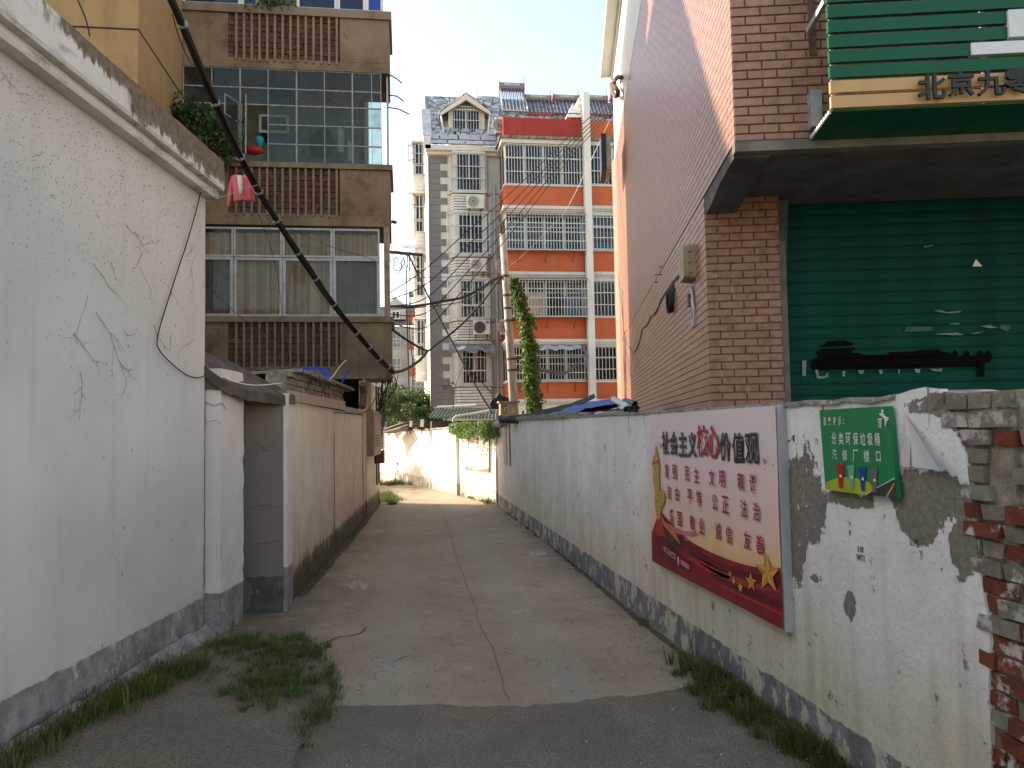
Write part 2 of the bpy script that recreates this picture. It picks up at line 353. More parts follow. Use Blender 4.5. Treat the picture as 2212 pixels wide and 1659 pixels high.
# bare brick courses at the broken end
m_rb = rndmat('old_red_brick', [(.17,.045,.026),(.21,.058,.032),(.14,.042,.026),(.23,.075,.042)], .9, .5, 50, dirt=(.55,.53,.49), damt=.95, dlo=.53)
m_wb = rndmat('limewashed_brick', [(.25,.225,.185),(.17,.15,.115),(.31,.285,.24),(.15,.10,.07)], .92, .6, 50, dirt=(.55,.53,.48), damt=.75, dlo=.53)
random.seed(11)
def rough_box(m, x0, x1, y0, y1, z0, z1, j=.006):
    b = len(m.v); m.box(x0, x1, y0, y1, z0, z1)
    for i in range(b, len(m.v)): m.v[i] += Vector((random.uniform(-j, j), random.uniform(-j, j), random.uniform(-j*.6, j*.6)))
z = .0; k = 0
while z < 1.70:
    y1 = jag(min(1, (z+.03)/1.70))+.05; endy = 2.29+.045*nz(k*.8, 3)+(.07 if z > 1.55 else 0)+(.03 if z > 1.3 else 0)
    y = y1; off = (.02, .06)[k % 2]
    cuts = [y1]; L = .24 if k % 2 else .115
    yy = y1-random.uniform(.06, .2)
    while yy > endy+.04: cuts.append(yy); yy -= L
    cuts.append(endy)
    for a, b in zip(cuts[:-1], cuts[1:]):
        if a-b < .03 or (random.random() < .06 and z < 1.5): continue
        px = WX+random.uniform(-.012, .014)
        m = MB(); rough_box(m, px, px+.11, b+.006, a-.005, z+.005, z+.056)
        O('brick', m, m_rb if (z < 1.05 and random.random() < .78) or random.random() < .25 else m_wb, rw)
    z += .0632; k += 1
mb = MB(); vs = []
for j in range(28):
    zz = j*.0632; vs += [(WX+.034+.006*nz(j), 2.33+.03*nz(j*.9, 5), zz), (WX+.26, 2.33+.04*nz(j*.7, 2), zz), (WX+.26, 2.75, zz), (WX+.034+.006*nz(j), 2.75, zz)]
fs = [(4*i+k, 4*i+(k+1)%4, 4*i+4+(k+1)%4, 4*i+4+k) for i in range(27) for k in range(4)]+[(3,2,1,0), (108,109,110,111)]
mb.add(vs, fs); O('mortar', mb, m_mort, rw)
# ============================================================ END WALL (sunlit, where the alley bends)
ew = T('boundary_wall', 'sunlit white wall closing the view where the alley bends, vine hanging over it', 'wall', (1.0, 21, 0))
EP = [Vector((1.99,17.25,0)), Vector((1.30,20.2,0)), Vector((.62,23.3,0)), Vector((-.75,27.3,0)), Vector((-4.5,34,0))]
m_ew = plaster('end_wall_plaster', (.74,.73,.71), band=1, bandz=.30, bandcol=(.30,.28,.25), streak=.25, stain=(.5,.45,.36), stainz=.5, seed=9, brokenband=.6, topdrip=.35, ztop=1.62, flake=.5)
def etop(i): return (1.74, 1.69, 1.65, 1.62, 1.62)[i]
for i in range(4):
    a, b = EP[i], EP[i+1]; d = (b-a).normalized(); n = Vector((-d.y, d.x, 0)); n = n if n.x < 0 else -n
    mb = MB()
    def wf(u, v, a=a, b=b, n=n, i=i):
        p = a.lerp(b, u); return p+Vector((0,0,v*(etop(i)*(1-u)+etop(i+1)*u)))+n*(.006*nz(p.y*2, v*5))
    mb.grid(wf, 24, 12); q = -n*.24
    mb.grid(lambda u, v: wf(u, 1-v*0)+q*v, 24, 1); mb.grid(lambda u, v: wf(0, v)+q*u, 1, 6); mb.grid(lambda u, v: wf(u, v)+q, 6, 2)
    O('wall_panel', mb, m_ew, ew, smooth=True)
    mb = MB(); vs = []
    for k in range(31):
        u = k/30; p = wf(u, 1); o = .03+.012*nz(p.y*6, 4); vs += [p+n*o-Vector((0,0,.002)), p-n*.26-Vector((0,0,.002)), p-n*.26+Vector((0,0,.05)), p+n*(o-.005)+Vector((0,0,.045+.012*nz(p.y*4)))]
    mb.add(vs, [(4*i2+k, 4*i2+(k+1)%4, 4*i2+4+(k+1)%4, 4*i2+4+k) for i2 in range(30) for k in range(4)]+[(0,1,2,3),(123,122,121,120)])
    O('capping', mb, m_conc, ew)
p = EP[1]; mb = MB(); mb.box(p.x-.045, p.x+.05, p.y-.14, p.y+.14, 0, 1.72); O('pier', mb, m_ew, ew)
mb = MB(); mb.box(1.93, 2.25, 17.2, 17.30, 0, 1.80); O('corner_pier', mb, m_ew, ew)
# ============================================================ HIGH LEFT WALL
lw = T('high_wall', 'tall pale plastered wall with stepped cornice, dead creeper stems and grey base band', 'wall', (-1.8, 4.5, 0))
LB = Vector((-1.53, 6.41, 0)); LD = Vector((.148, .989, 0)).normalized(); LN = Vector((.989, -.148, 0)).normalized()
m_lw = plaster('left_wall_plaster', (.575,.535,.51), band=1, bandz=.38, bandcol=(.19,.185,.185), streak=.28, stain=(.43,.39,.35), stainz=.45, seed=4, chips=.16, brokenband=.12, flake=.35,
   peel=[(tuple(LB-LD*.9+Vector((0,0,.26))), (.3,.19,.13))], peelcol=(.55,.52,.49))
def lwp(s, o, z): return LB-LD*s+LN*o+Vector((0, 0, z))      # s back from the far end, o out of the wall
mb = MB(); mb.grid(lambda u, v: lwp(6*(1-u), .004*nz(u*13, v*6), v*3.5), 60, 36); mb.grid(lambda u, v: lwp(0, -.3*(1-u), v*3.5), 1, 1); mb.grid(lambda u, v: lwp(6*u, -.3, 3.5*v), 1, 1)
O('plaster', mb, m_lw, lw, smooth=False)
t = NT('cornice_plaster'); x_, y_, z_ = t.xyz()
c_ = t.mix(t.rng(t.noise(2, 5), .3, .7), (.56,.53,.50), (.68,.65,.62))
gr = t.ma('MULTIPLY', t.rng(t.noise(3.5, 7, .65, sc=(1,1,3)), .5, .68), .7); c_ = t.mix(gr, c_, (.17,.17,.165))
s_ = t.ma('ADD', y_, t.ma('MULTIPLY', t.noise(8, 6, .7, sc=(1,1,.4)), 2.2)); tz = t.ma('ADD', z_, t.ma('MULTIPLY', t.noise(11, 6, .7, sc=(1,1,.35)), .3))
pk = t.ma('MULTIPLY', t.rng(s_, 5.9, 6.2), t.rng(tz, 3.68, 3.72)); pk2 = t.ma('MULTIPLY', t.rng(s_, 5.0, 5.4), t.rng(tz, 3.79, 3.82))
c_ = t.mix(t.ma('MAXIMUM', pk, pk2), c_, t.mix(t.rng(t.noise(20), .4, .6), (.13,.10,.07), (.19,.15,.105)))
t.bump(t.noise(26, 5), .4); m_cor = t.done(c_, .9)
for nm, o, z0, z1 in (('cornice_step', .085, 3.45, 3.53), ('parapet', .135, 3.515, 3.76)):
    mb = MB()
    prof = [(-.3, z0), (o-.0, z0), (o+.008, z0+.02), (o, z1-.01), (o-.02, z1), (-.3, z1)]
    S = [6-6.03*k/60 for k in range(61)]; vs = []
    for s in S:
        for i, (oo, zz) in enumerate(prof): vs.append(lwp(s, oo+(.006*nz(s*6, i) if i else 0), zz+.006*nz(s*5, i+9)*(1 if i > 2 else .5)))
    n = len(prof); mb.add(vs, [(i*n+k, i*n+(k+1)%n, (i+1)*n+(k+1)%n, (i+1)*n+k) for i in range(60) for k in range(n)]+[tuple(range(n)), tuple(60*n+k for k in range(n))[::-1]])
    O(nm, mb, m_cor, lw)
mb = MB(); mb.grid(lambda u, v: lwp(3.2-3.2*u, .02+.16*(1-v)*(1+.3*nz(u*14, 3)), .02+.16*v+.03*nz(u*11, v*3)), 40, 3); O('footing', mb, M('footing_plaster', (.30,.285,.26), .95, .35, 6, .7, 40, dirt=(.10,.095,.08), damt=.8), lw)
# dead creeper stems
random.seed(3); m_vine = M('dead_stem', (.33,.28,.245), .95)
mb = MB()
def stem(s, z, a, L, r, depth=0):
    pts = []; n = max(3, int(L/.03))
    for k in range(n):
        pts.append(lwp(s, .004+r, z)); a += random.uniform(-.38, .38); s -= math.cos(a)*.03; z += math.sin(a)*.03
        if z > 3.44 or z < .5 or s < .03 or s > 5.5: break
        if random.random() < .16 and depth < 2: stem(s, z, a+random.choice((-1, 1))*random.uniform(.4, .9), L*random.uniform(.25, .5), r*.7, depth+1)
        if random.random() < .35:
            b = random.uniform(0, 6.3); mb.tube([lwp(s, .004, z), lwp(s+.015*math.cos(b), .006, z+.015*math.sin(b))], .0011, 3, False)
    if len(pts) > 2: mb.tube(pts, [r*(1-.7*i/len(pts)) for i in range(len(pts))], 4)
for k in range(20): stem(random.uniform(.15, 4.2), random.uniform(2.1, 3.4), random.choice((-.9, -.5, .3, -2.2)), random.uniform(.12, .4), .0017)
for k in range(12): stem(random.uniform(1.2, 4.2), random.uniform(1.9, 2.7), random.choice((-.8, -.4)), random.uniform(.2, .55), .0021)
O('creeper_stems', mb, m_vine, lw, kind='stuff')
mb = MB()
for k in range(1500):
    s = abs(random.gauss(1.7, 1.1)); z = 3.42-abs(random.gauss(0, .55)); b = random.uniform(0, 6.3); l = random.uniform(.004, .013)
    if s > 4.5 or z < 1.7: continue
    mb.tube([lwp(s, .004, z), lwp(s+l*math.cos(b), .005, z+l*math.sin(b))], .0013, 3, False)
O('creeper_pads', mb, m_vine, lw, kind='stuff')
def glass(name, tint=(.75,.8,.8), refl=.12, dirt=.12, dcol=(.35,.36,.34), rough=.05):
    t = NT(name); t.t.nodes.remove(t.b)
    tr = t.n('ShaderNodeBsdfTransparent'); tr.inputs[0].default_value = (*tint, 1)
    gl = t.n('ShaderNodeBsdfGlossy'); gl.inputs['Roughness'].default_value = rough; gl.inputs[0].default_value = (.9,.95,1,1)
    df = t.n('ShaderNodeBsdfDiffuse'); df.inputs[0].default_value = (*dcol, 1)
    lw_ = t.n('ShaderNodeLayerWeight'); lw_.inputs[0].default_value = .25
    m1 = t.n('ShaderNodeMixShader'); t.L(t.ma('ADD', t.ma('MULTIPLY', lw_.outputs['Fresnel'], .25), refl*.5, clamp=True), m1.inputs[0]); t.L(tr.outputs[0], m1.inputs[1]); t.L(gl.outputs[0], m1.inputs[2])
    m2 = t.n('ShaderNodeMixShader'); oi_ = t.n('ShaderNodeObjectInfo'); t.L(t.ma('MULTIPLY', t.rng(t.noise(4, 6, .65), .3, .8, dirt*.4, dirt*1.8), t.ma('ADD', t.ma('MULTIPLY', oi_.outputs['Random'], 1.3), .4)), m2.inputs[0]); t.L(m1.outputs[0], m2.inputs[1]); t.L(df.outputs[0], m2.inputs[2])
    t.L(m2.outputs[0], t.o.inputs['Surface']); return t.m
# ============================================================ LOW LEFT WALL with the bricked-in gateway
gw = T('gate_wall', 'low stained cream wall with old gateway pillars and sloping concrete canopy', 'wall', (-1.1, 11, 0))
m_gw = plaster('gate_wall_plaster', (.68,.60,.50), band=1, bandz=.3, bandcol=(.17,.155,.13), streak=.6, stain=(.33,.25,.17), stainz=1.1, seed=14, moss=.30, brokenband=.5, topdrip=.55, ztop=1.9, flake=.5, chips=.1)
m_pil = plaster('pillar_plaster', (.63,.57,.53), band=1, bandz=.40, bandcol=(.19,.185,.18), streak=.15, stain=(.42,.36,.30), stainz=.4, seed=17, brokenband=.1, flake=.5, topdrip=.0)
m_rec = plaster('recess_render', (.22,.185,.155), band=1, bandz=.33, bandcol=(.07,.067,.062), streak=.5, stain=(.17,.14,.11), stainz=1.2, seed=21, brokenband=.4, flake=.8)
def quadwall(m, a, b, z0, z1, n, nu=20, nv=12, j=.006):
    a, b, n = Vector(a), Vector(b), Vector(n)
    m.grid(lambda u, v: a.lerp(b, u)+Vector((0,0,z0+(z1-z0)*v))+n*(j*nz((a.lerp(b, u)).y*3+9, v*5)), nu, nv)
# pillar 1 at the end of the high wall
p0, p1 = Vector((-1.405,6.42,0)), Vector((-1.335,6.95,0))
mb = MB(); c4 = [p0, p1, p1-LN*.5, p0-LN*.5]
def pillar(c4, h, seed):
    m = MB(); n = 26; P = []
    for e in range(4):
        for k in range(4): P.append(c4[e].lerp(c4[(e+1) % 4], k/4))
    ctr = sum(c4, Vector())/4; N = len(P); vs = []
    for j in range(n+1):
        for i, p in enumerate(P): q = p+(p-ctr).normalized()*(.007*nz(i*3.1+seed, j*.55)+(-.008+.012*nz(j*.9, i+seed) if i % 4 == 0 else 0)); vs.append(Vector((q.x, q.y, h*j/n)))
    m.add(vs, [(j*N+i, j*N+(i+1) % N, (j+1)*N+(i+1) % N, (j+1)*N+i) for j in range(n) for i in range(N)]+[tuple(n*N+i for i in range(N))]); return m
O('pillar', pillar(c4, 2.12, 3), m_pil, gw)
m_fis = M('fissure', (.12,.10,.085), .95)
def fissure(P, r, seed): m = MB(); q = []; [q.extend([P[i].lerp(P[i+1], k/10)+Vector((.004*nz(k+i*10, seed), .004*nz(k+i*10, seed+4), 0)) for k in range(10)]) for i in range(len(P)-1)]; m.tube(q, [r*(.35+.9*abs(nz(k*.6, seed))) for k in range(len(q))], 4); return O('fissure', m, m_fis, gw)
fissure([Vector((-1.527,6.412,.42)), Vector((-1.527,6.412,1.2)), Vector((-1.527,6.412,2.1))], .006, 1)
fissure([Vector((-1.53,6.414,1.86)), Vector((-1.46,6.414,1.83)), Vector((-1.40,6.414,1.85)), Vector((-1.385,6.50,1.80))], .005, 2); fissure([Vector((-1.53,6.414,1.70)), Vector((-1.45,6.414,1.72)), Vector((-1.40,6.416,1.68))], .003, 3)
fissure([Vector((-1.40,7.495,.95)), Vector((-1.25,7.492,.97)), Vector((-1.11,7.492,.94))], .004, 4); fissure([Vector((-1.36,7.495,.62)), Vector((-1.22,7.492,.63)), Vector((-1.12,7.492,.66))], .005, 5); fissure([Vector((-1.35,7.495,1.55)), Vector((-1.24,7.492,1.45)), Vector((-1.2,7.492,1.5))], .004, 6)
# gateway infill seen past pillar 1, and pillar 2
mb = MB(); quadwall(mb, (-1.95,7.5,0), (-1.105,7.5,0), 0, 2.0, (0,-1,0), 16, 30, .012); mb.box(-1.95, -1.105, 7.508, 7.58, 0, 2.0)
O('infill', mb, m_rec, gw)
O('pillar', pillar([Vector((-1.065,7.53,0)), Vector((-1.065,7.9,0)), Vector((-1.5,7.9,0)), Vector((-1.5,7.53,0))], 1.98, 8), m_pil, gw)
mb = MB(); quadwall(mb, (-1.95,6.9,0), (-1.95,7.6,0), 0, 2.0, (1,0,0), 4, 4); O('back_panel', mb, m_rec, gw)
# canopy slab rising away from the alley
a0, a1, b0, b1 = Vector((-1.345,6.40,2.00)), Vector((-1.03,7.78,1.965)), Vector((-1.86,6.40,2.36)), Vector((-1.62,7.55,2.30))
mb = MB(); N_ = 16
def can(u, v, k):
    p = (a0.lerp(a1, u)).lerp(b0.lerp(b1, u), v); p.z += .02*nz(u*6, v*4)-.05*math.sin(u*3.14)*(1-v)*.5; return p+Vector((0,0,-.085 if k else 0))+Vector((.012*nz(u*17, 2, k), 0, 0))
mb.grid(lambda u, v: can(u, v, 0), N_, 5); mb.grid(lambda u, v: can(1-u, v, 1), N_, 5); mb.grid(lambda u, v: can(u, 0, 1-v), N_, 1); mb.grid(lambda u, v: can(0, 1-u, 1-v), 5, 1); mb.grid(lambda u, v: can(1, u, 1-v), 5, 1)
m_can = M('canopy_concrete', (.095,.078,.064), .95, .4, 5, .6, 30, dirt=(.05,.047,.04), damt=.7)
O('canopy', mb, m_can, gw)
mb = MB(); mb.prism([(-1.42,6.415,1.99),(-1.42,6.415,1.95),(-1.86,6.415,2.0),(-1.86,6.415,2.26)], (0,.06,0)); O('gable_render', mb, m_can, gw)
# long wall
wa, wb = Vector((-1.085,7.88,0)), Vector((-.60,18.6,0)); wn = Vector((wb.y-wa.y, -(wb.x-wa.x), 0)).normalized()
def wl(y): return wa.lerp(wb, (y-wa.y)/(wb.y-wa.y))
mb = MB(); quadwall(mb, wa, wb, 0, 1.92, wn, 70, 16, .008); mb.grid(lambda u, v: wa.lerp(wb, u)+Vector((0,0,1.92))-wn*.22*v, 20, 1); mb.grid(lambda u, v: wb+Vector((0,0,1.92*v))-wn*.22*u, 1, 1); mb.grid(lambda u, v: wa.lerp(wb, 1-u)-wn*.22+Vector((0,0,1.92*v)), 4, 1)
O('plaster', mb, m_gw, gw, smooth=True)
mb = MB(); q = wl(10.95); mb.obox(q+Vector((0,0,.97)), wn*.004, Vector((0,.012,0)), Vector((0,0,.93))); O('downpipe_scar', mb, M('scar', (.085,.06,.045), .95, .4, 20, .5), gw)
def strip(y0, y1, z0a, z0b, z1a, z1b, out, th, nm, mat, n=24):
    m = MB(); vs = []
    for k in range(n+1):
        y = y0+(y1-y0)*k/n; p = wl(y); za = z0a+(z0b-z0a)*k/n+.006*nz(y*5); zb = z1a+(z1b-z1a)*k/n+.01*nz(y*6, 4); o = out+.006*nz(y*8, 1)
        vs += [p+wn*o+Vector((0,0,za)), p-wn*th+Vector((0,0,za)), p-wn*th+Vector((0,0,zb)), p+wn*o+Vector((0,0,zb))]
    m.add(vs, [(4*i+k, 4*i+(k+1)%4, 4*i+4+(k+1)%4, 4*i+4+k) for i in range(n) for k in range(4)]+[(0,1,2,3), tuple(4*n+3-k for k in range(4))])
    return O(nm, m, mat, gw)
m_fas = plaster('fascia_plaster', (.50,.42,.36), streak=.5, stain=(.25,.17,.11), stainz=4, seed=31, flake=.5, chips=.25)
strip(7.7, 12.0, 1.915, 1.94, 2.01, 2.07, .03, .2, 'fascia', m_fas); strip(12.02, 15.0, 1.925, 1.93, 2.0, 2.01, .03, .2, 'fascia', m_fas)
m_wbk = rndmat('rain_streaked_brick', [(.34,.28,.23),(.26,.20,.16),(.40,.34,.28),(.20,.13,.10)], .95, .6, 40, dirt=(.12,.08,.055), damt=.8)
random.seed(5)
for c in range(3):
    y = 7.75+(.12 if c % 2 else 0)
    while y < 11.9:
        L = .235; p = wl(y+L/2); f = (y-7.75)/4.2; z = 2.015+.045*f+c*.064
        m = MB(); rough_box(m, p.x-.14, p.x+.01+random.uniform(-.012, .008), y+.005, y+L-.005, z+.004, z+.056, .005); O('brick', m, m_wbk, gw); y += L+.004
mb = MB(); vs = []
strip(7.7, 11.95, 2.0, 2.05, 2.20, 2.25, -.02, .2, 'brick_backing', m_mort)
# ---- lean-to roof and rubbish behind the wall
m_sheet = M('cement_sheet', (.22,.20,.165), .9, .35, 8, .4, 40, dirt=(.07,.06,.045), damt=.7)
sh = T('lean_to_roof', 'sagging corrugated cement sheets weighed down behind the low left wall', 'roof', (-1.6, 10, 0))
for i, (y0, y1, z, tl) in enumerate(((7.9,9.3,2.22,.0),(9.0,10.4,2.235,-.02),(10.2,11.6,2.26,.0),(11.3,12.6,2.27,-.01))):
    mb = MB(); mb.grid(lambda u, v: Vector((wl(y0+(y1-y0)*v).x+.1-1.3*u, y0+(y1-y0)*v, z+tl*u-.06*u+.02*math.sin((y0+(y1-y0)*v)*2*math.pi/.15)+.01*nz(u*3, v*4+i))), 8, 60)
    O('roof_sheet', mb, m_sheet, sh, smooth=True)
mb = MB()
for y in (8.3, 9.8, 11.5): mb.bar((-2.4,y,2.25), (wl(y).x-.05,y,2.22), .06, .05)
O('rafter', mb, m_rust, sh); mb = MB(); mb.box(-2.5, -2.4, 7.9, 12.6, 0, 2.4); O('back_wall', mb, m_mort, sh)
m_blue = M('blue_tarp', (.02,.06,.32), .5, .3, 9, .3, 25, dirt=(.10,.12,.2), damt=.4)
mb = MB()
P0 = [GD(*p, 12.4) for p in ((600,806),(640,795),(680,793),(706,795),(715,815),(722,832))]; P1 = [GD(*p, 12.1) for p in ((612,812),(650,812),(690,822),(708,828),(722,838),(728,846))]
mb.grid(lambda u, v: P0[min(5, int(u*5+.5))].lerp(P1[min(5, int(u*5+.5))], v)+Vector((0,.06*nz(u*7, v*5),.03*nz(u*9, v*4))), 5, 6)
O('tarpaulin', mb, m_blue, smooth=True, label='crumpled blue tarpaulin on the lean-to roof under the brown balconies', cat='tarp')
mb = MB(); mb.prism([GD(*p, 12.0) for p in ((752,797),(758,795),(728,848),(724,848))], (0,.02,0)); O('strap', mb, m_blue, label='taut blue strap tied down from the balcony slats', cat='strap')
mb = MB(); mb.prism([GD(*p, 11.6) for p in ((640,818),(668,800),(684,797),(700,815),(716,824),(700,828),(665,830))], (0,.5,0)); O('sacking', mb, M('brown_sacking', (.19,.135,.09), .95, .3, 14, .5, 40), label='brown sacking heaped on the lean-to roof beside the blue tarpaulin', cat='sack')
for i, ((x0, y0), (x1, y1), d) in enumerate((((612,832),(667,829),11.5),((672,838),(715,838),11.3))):
    a, b = GD(x0, y0, d), GD(x1, y1, d); mb = MB(); mb.bar(a, b, .25, .02); O('white_board', mb, m_white, label=('long' if i == 0 else 'short')+' pale board lying on the lean-to roof', cat='board')
mb = MB(); mb.tube([GD(748,778,11.2), GD(735,790,11.25), GD(720,812,11.3), GD(706,826,11.4)], .008, 5); O('bent_rod', mb, m_white, label='thin bent white rod standing on the lean-to roof', cat='rod')
# ============================================================ BROWN APARTMENT BLOCK (left)
FB = 15.2
def B(x, y, d=0): return GY(x, y, FB-d)
ab = T('apartment_block', 'old brown rendered apartment block with slatted balconies above the left wall', 'building', (-5, 16.5, 0))
def rend(name, a, b, dk, seed):
    t = NT(name)
    c = t.mix(t.rng(t.noise(1.1, 6, .6, loc=(seed,0,0)), .3, .7), a, b)
    c = t.mix(t.ma('MULTIPLY', t.rng(t.noise(5, 5, .6, sc=(1,1,.12), loc=(seed,3,0)), .48, .75), .55), c, dk)
    c = t.mix(t.ma('MULTIPLY', t.rng(t.noise(3, 7, .7, loc=(seed,3,8)), .52, .66), .5), c, mx(dk, 1.3))
    t.bump(t.noise(45, 5), .4); return t.done(c, .93, spec=.15)
m_och = rend('ochre_render', (.33,.215,.095), (.40,.27,.13), (.22,.15,.085), 1)
m_brn = rend('brown_render', (.17,.12,.078), (.28,.205,.135), (.05,.040,.032), 2)
m_led = rend('ledge_concrete', (.20,.155,.11), (.26,.205,.15), (.10,.08,.062), 3)
XL = -4.06; XR = B(846, 760).x
# wing that steps forward, ochre
mb = MB(); mb.box(-40, XL, 12.75, 18.6, 0, 11.9); O('ochre_wing', mb, m_och, ab)
gz = GY(299, 64, 12.75).z
mb = MB(); mb.box(-40, XL+.004, 12.742, 12.75, gz-.012, gz+.012); mb.box(XL, XL+.008, 12.74, 15.2, gz-.012, gz+.012); O('render_joint', mb, m_dark, ab)
mb = MB(); mb.box(-40.1, XL+.1, 12.74, 18.9, 11.9, 12.0); O('roof_slab', mb, m_led, ab)
# body behind the balconies
mb = MB(); mb.box(XL, -.78, 16.6, 18.6, 2.5, 12.4); O('body', mb, m_brn, ab)
mb = MB(); quadwall(mb, wl(14.8)+wn*.012, wl(18.6)+wn*.012, 0, 2.62, wn, 30, 20); mb.grid(lambda u, v: Vector((-.588-u*4, 18.612, 2.62*v)), 1, 1); O('ground_floor_wall', mb, m_gw, ab, smooth=True)
mb = MB(); mb.box(XL, -.80, 16.9, 18.5, 0, 2.5); O('ground_floor_back', mb, m_dark, ab)
# balcony storeys: (ledge y, slat y0, slat y1, bottom y, right panel x)
LEV = [(684,697,792,819), (352,364,462,486), (17,35,129,149)]
m_brkp = rndmat('balcony_brick', [(.135,.065,.045),(.17,.085,.06),(.11,.06,.045),(.19,.11,.08)], .95, .5, 50)
random.seed(8)
for li, (yl, s0, s1, yb) in enumerate(LEV):
    zl, z0, z1, zb = (B(620, y).z for y in (yl, s0, s1, yb))
    xa, xb = B(493, s0).x, B(734, s0).x
    mb = MB(); mb.box(XL+.002, XR, FB+.005, FB+1.4, zb, zb+.12); O('floor_slab', mb, m_led, ab)
    mb = MB(); mb.box(XL+.002, XR, FB, FB+.16, zb-.003, z1+.005); O('edge_beam', mb, m_brn, ab)
    mb = MB(); mb.box(XL+.002, xa, FB, FB+.12, z1+.005, z0+.005); O('parapet_panel', mb, m_brn, ab)
    mb = MB(); mb.box(xb, XR, FB-.006, FB+.12, z1+.005, z0+.005); O('parapet_panel', mb, m_brn, ab)
    mb = MB(); mb.box(XR-.11, XR-.001, FB+.121, FB+1.4, zb-.003, z0+.005); O('parapet_side', mb, m_brn, ab)
    mb = MB(); mb.box(XL+.002, XR+.05, FB-.06, FB+.2, z0+.005, zl); O('ledge', mb, m_led, ab)
    mb = MB(); mb.box(XR-.2, XR+.05, FB+.2, FB+1.4, z0+.005, zl); O('ledge', mb, m_led, ab)
    # bricks laid flat behind the slats
    mb = MB(); mb.box(xa, xb, FB+.075, FB+.11, z1+.005, z0+.005); O('brick_backing', mb, m_dark, ab)
    mb = MB(); z = z1+.01; c = 0
    while z < z0-.05:
        x = xa-.1*(c % 2)-random.uniform(0, .1); 
        while x < xb:
            L = .235; q0, q1 = max(x, xa), min(x+L, xb)
            if q1-q0 > .03:
                mb.col = random.random(); rough_box(mb, q0+.005, q1-.005, FB+.035+random.uniform(-.006, .006), FB+.08, z+.006, z+.10, .006)
            x += L
        z += .107; c += 1
    O('brick_infill', mb, m_brkp, ab, kind='stuff')
    n = 14
    for k in range(n):
        x = B(511+k*16.65, s0).x; m = MB(); m.box(x-.021, x+.021, FB-.03, FB+.036, z1-.05+random.uniform(-.02, .02), z0+.006)
        O('slat', m, m_led, ab)
# slab over the top visible storey and the wall above it
zt = B(620, -210).z
mb = MB(); mb.box(XL+.002, XR, FB, FB+1.4, zt, 12.4); O('upper_wall', mb, m_brn, ab)
mb = MB(); mb.box(XL-.2, -.5, 14.9, 18.9, 12.41, 12.55); O('roof_slab', mb, m_led, ab)
# rooms behind the glazing
m_room = M('balcony_room', (.30,.29,.24), .95, .3, 2)
for ya, yb in ((684,489),(352,149),(17,-210)):
    za, zb = B(620, ya).z, B(620, yb).z
    mb = MB(); mb.box(XL+.01, -.9, FB+1.35, FB+1.38, za-.5, zb); O('room_wall', mb, m_room, ab)
# ---- first storey: aluminium windows with curtains
m_alu = M('aluminium_frame', (.40,.39,.37), .5, .15, 10, .1, 60, .3, dirt=(.2,.17,.13), damt=.4)
m_gl1 = glass('window_glass', (.92,.90,.85), .015, .07, (.2,.18,.14)); m_gl2 = glass('dirty_glass', (.70,.78,.74), .03, .16, (.12,.14,.125)); m_gl3 = glass('blue_glass', (.10,.16,.42), .10, .06, (.06,.08,.2))
t = NT('curtain'); wv = t.noise(16, 2, .4, sc=(1,.0,.01)); m_cur = t.done(t.mix(t.rng(wv, .3, .7), (.25,.21,.165), (.46,.40,.325)), .95)
m_cur2 = M('blue_curtain', (.13,.14,.165), .95, .3, 4)
def frame(parent, x0, x1, z0, z1, y, w=.045, d=.05, mat=None, nm='window_frame'):
    m = MB(); m.box(x0, x1, y, y+d, z0, z0+w); m.box(x0, x1, y, y+d, z1-w, z1); m.box(x0, x0+w, y+.001, y+d-.001, z0+w, z1-w); m.box(x1-w, x1, y+.001, y+d-.001, z0+w, z1-w)
    return O(nm, m, mat or m_alu, parent)
def pane(parent, x0, x1, z0, z1, y, mat):
    m = MB(); m.box(x0, x1, y, y+.006, z0, z1); return O('pane', m, mat, parent)
zc = [B(620, y).z for y in (684, 555, 489)]; xs = [B(x, 600).x for x in (441-20, 503.5, 609.5, 718.5, 821)]; xs[0] = XL+.02
yw = FB+.03
for i in range(4):
    a, b = xs[i]+.004, xs[i+1]-.004
    f = frame(ab, a, b, zc[0]+.004, zc[1]-.004, yw+(.02 if i in (1, 2) else -.01), .055); pane(f, a+.05, b-.05, zc[0]+.05, zc[1]-.05, yw+.02, m_gl1)
    f = frame(ab, a, b, zc[1]+.004, zc[2]-.02, yw, .035); pane(f, a+.03, b-.03, zc[1]+.03, zc[2]-.05, yw+.02, m_gl1)
mb = MB(); mb.box(XR-.13, XR-.02, yw-.03, yw+.08, zc[0], zc[2]+.02); O('corner_post', mb, M('tan_post', (.33,.24,.175), .8), ab)
mb = MB(); mb.grid(lambda u, v: Vector((XL+.1+(XR-XL-.35)*u, FB+.16+.03*math.sin(u*95)+.02*nz(u*33, 2), zc[0]-.1+(zc[2]-zc[0])*v)), 240, 1); O('curtain', mb, m_cur, ab, smooth=True)
for a, b in ((xs[0]+.06, xs[1]-.07), (xs[3]+.08, xs[4]-.07)):
    mb = MB(); mb.grid(lambda u, v: Vector((a+(b-a)*u, FB+.115+.008*math.sin(u*60), zc[0]+.06+(zc[1]-zc[0]-.1)*v)), 60, 1); O('curtain', mb, m_cur2, ab, smooth=True)
m_gls = glass('side_glass', (.8,.85,.85), .08, .08)
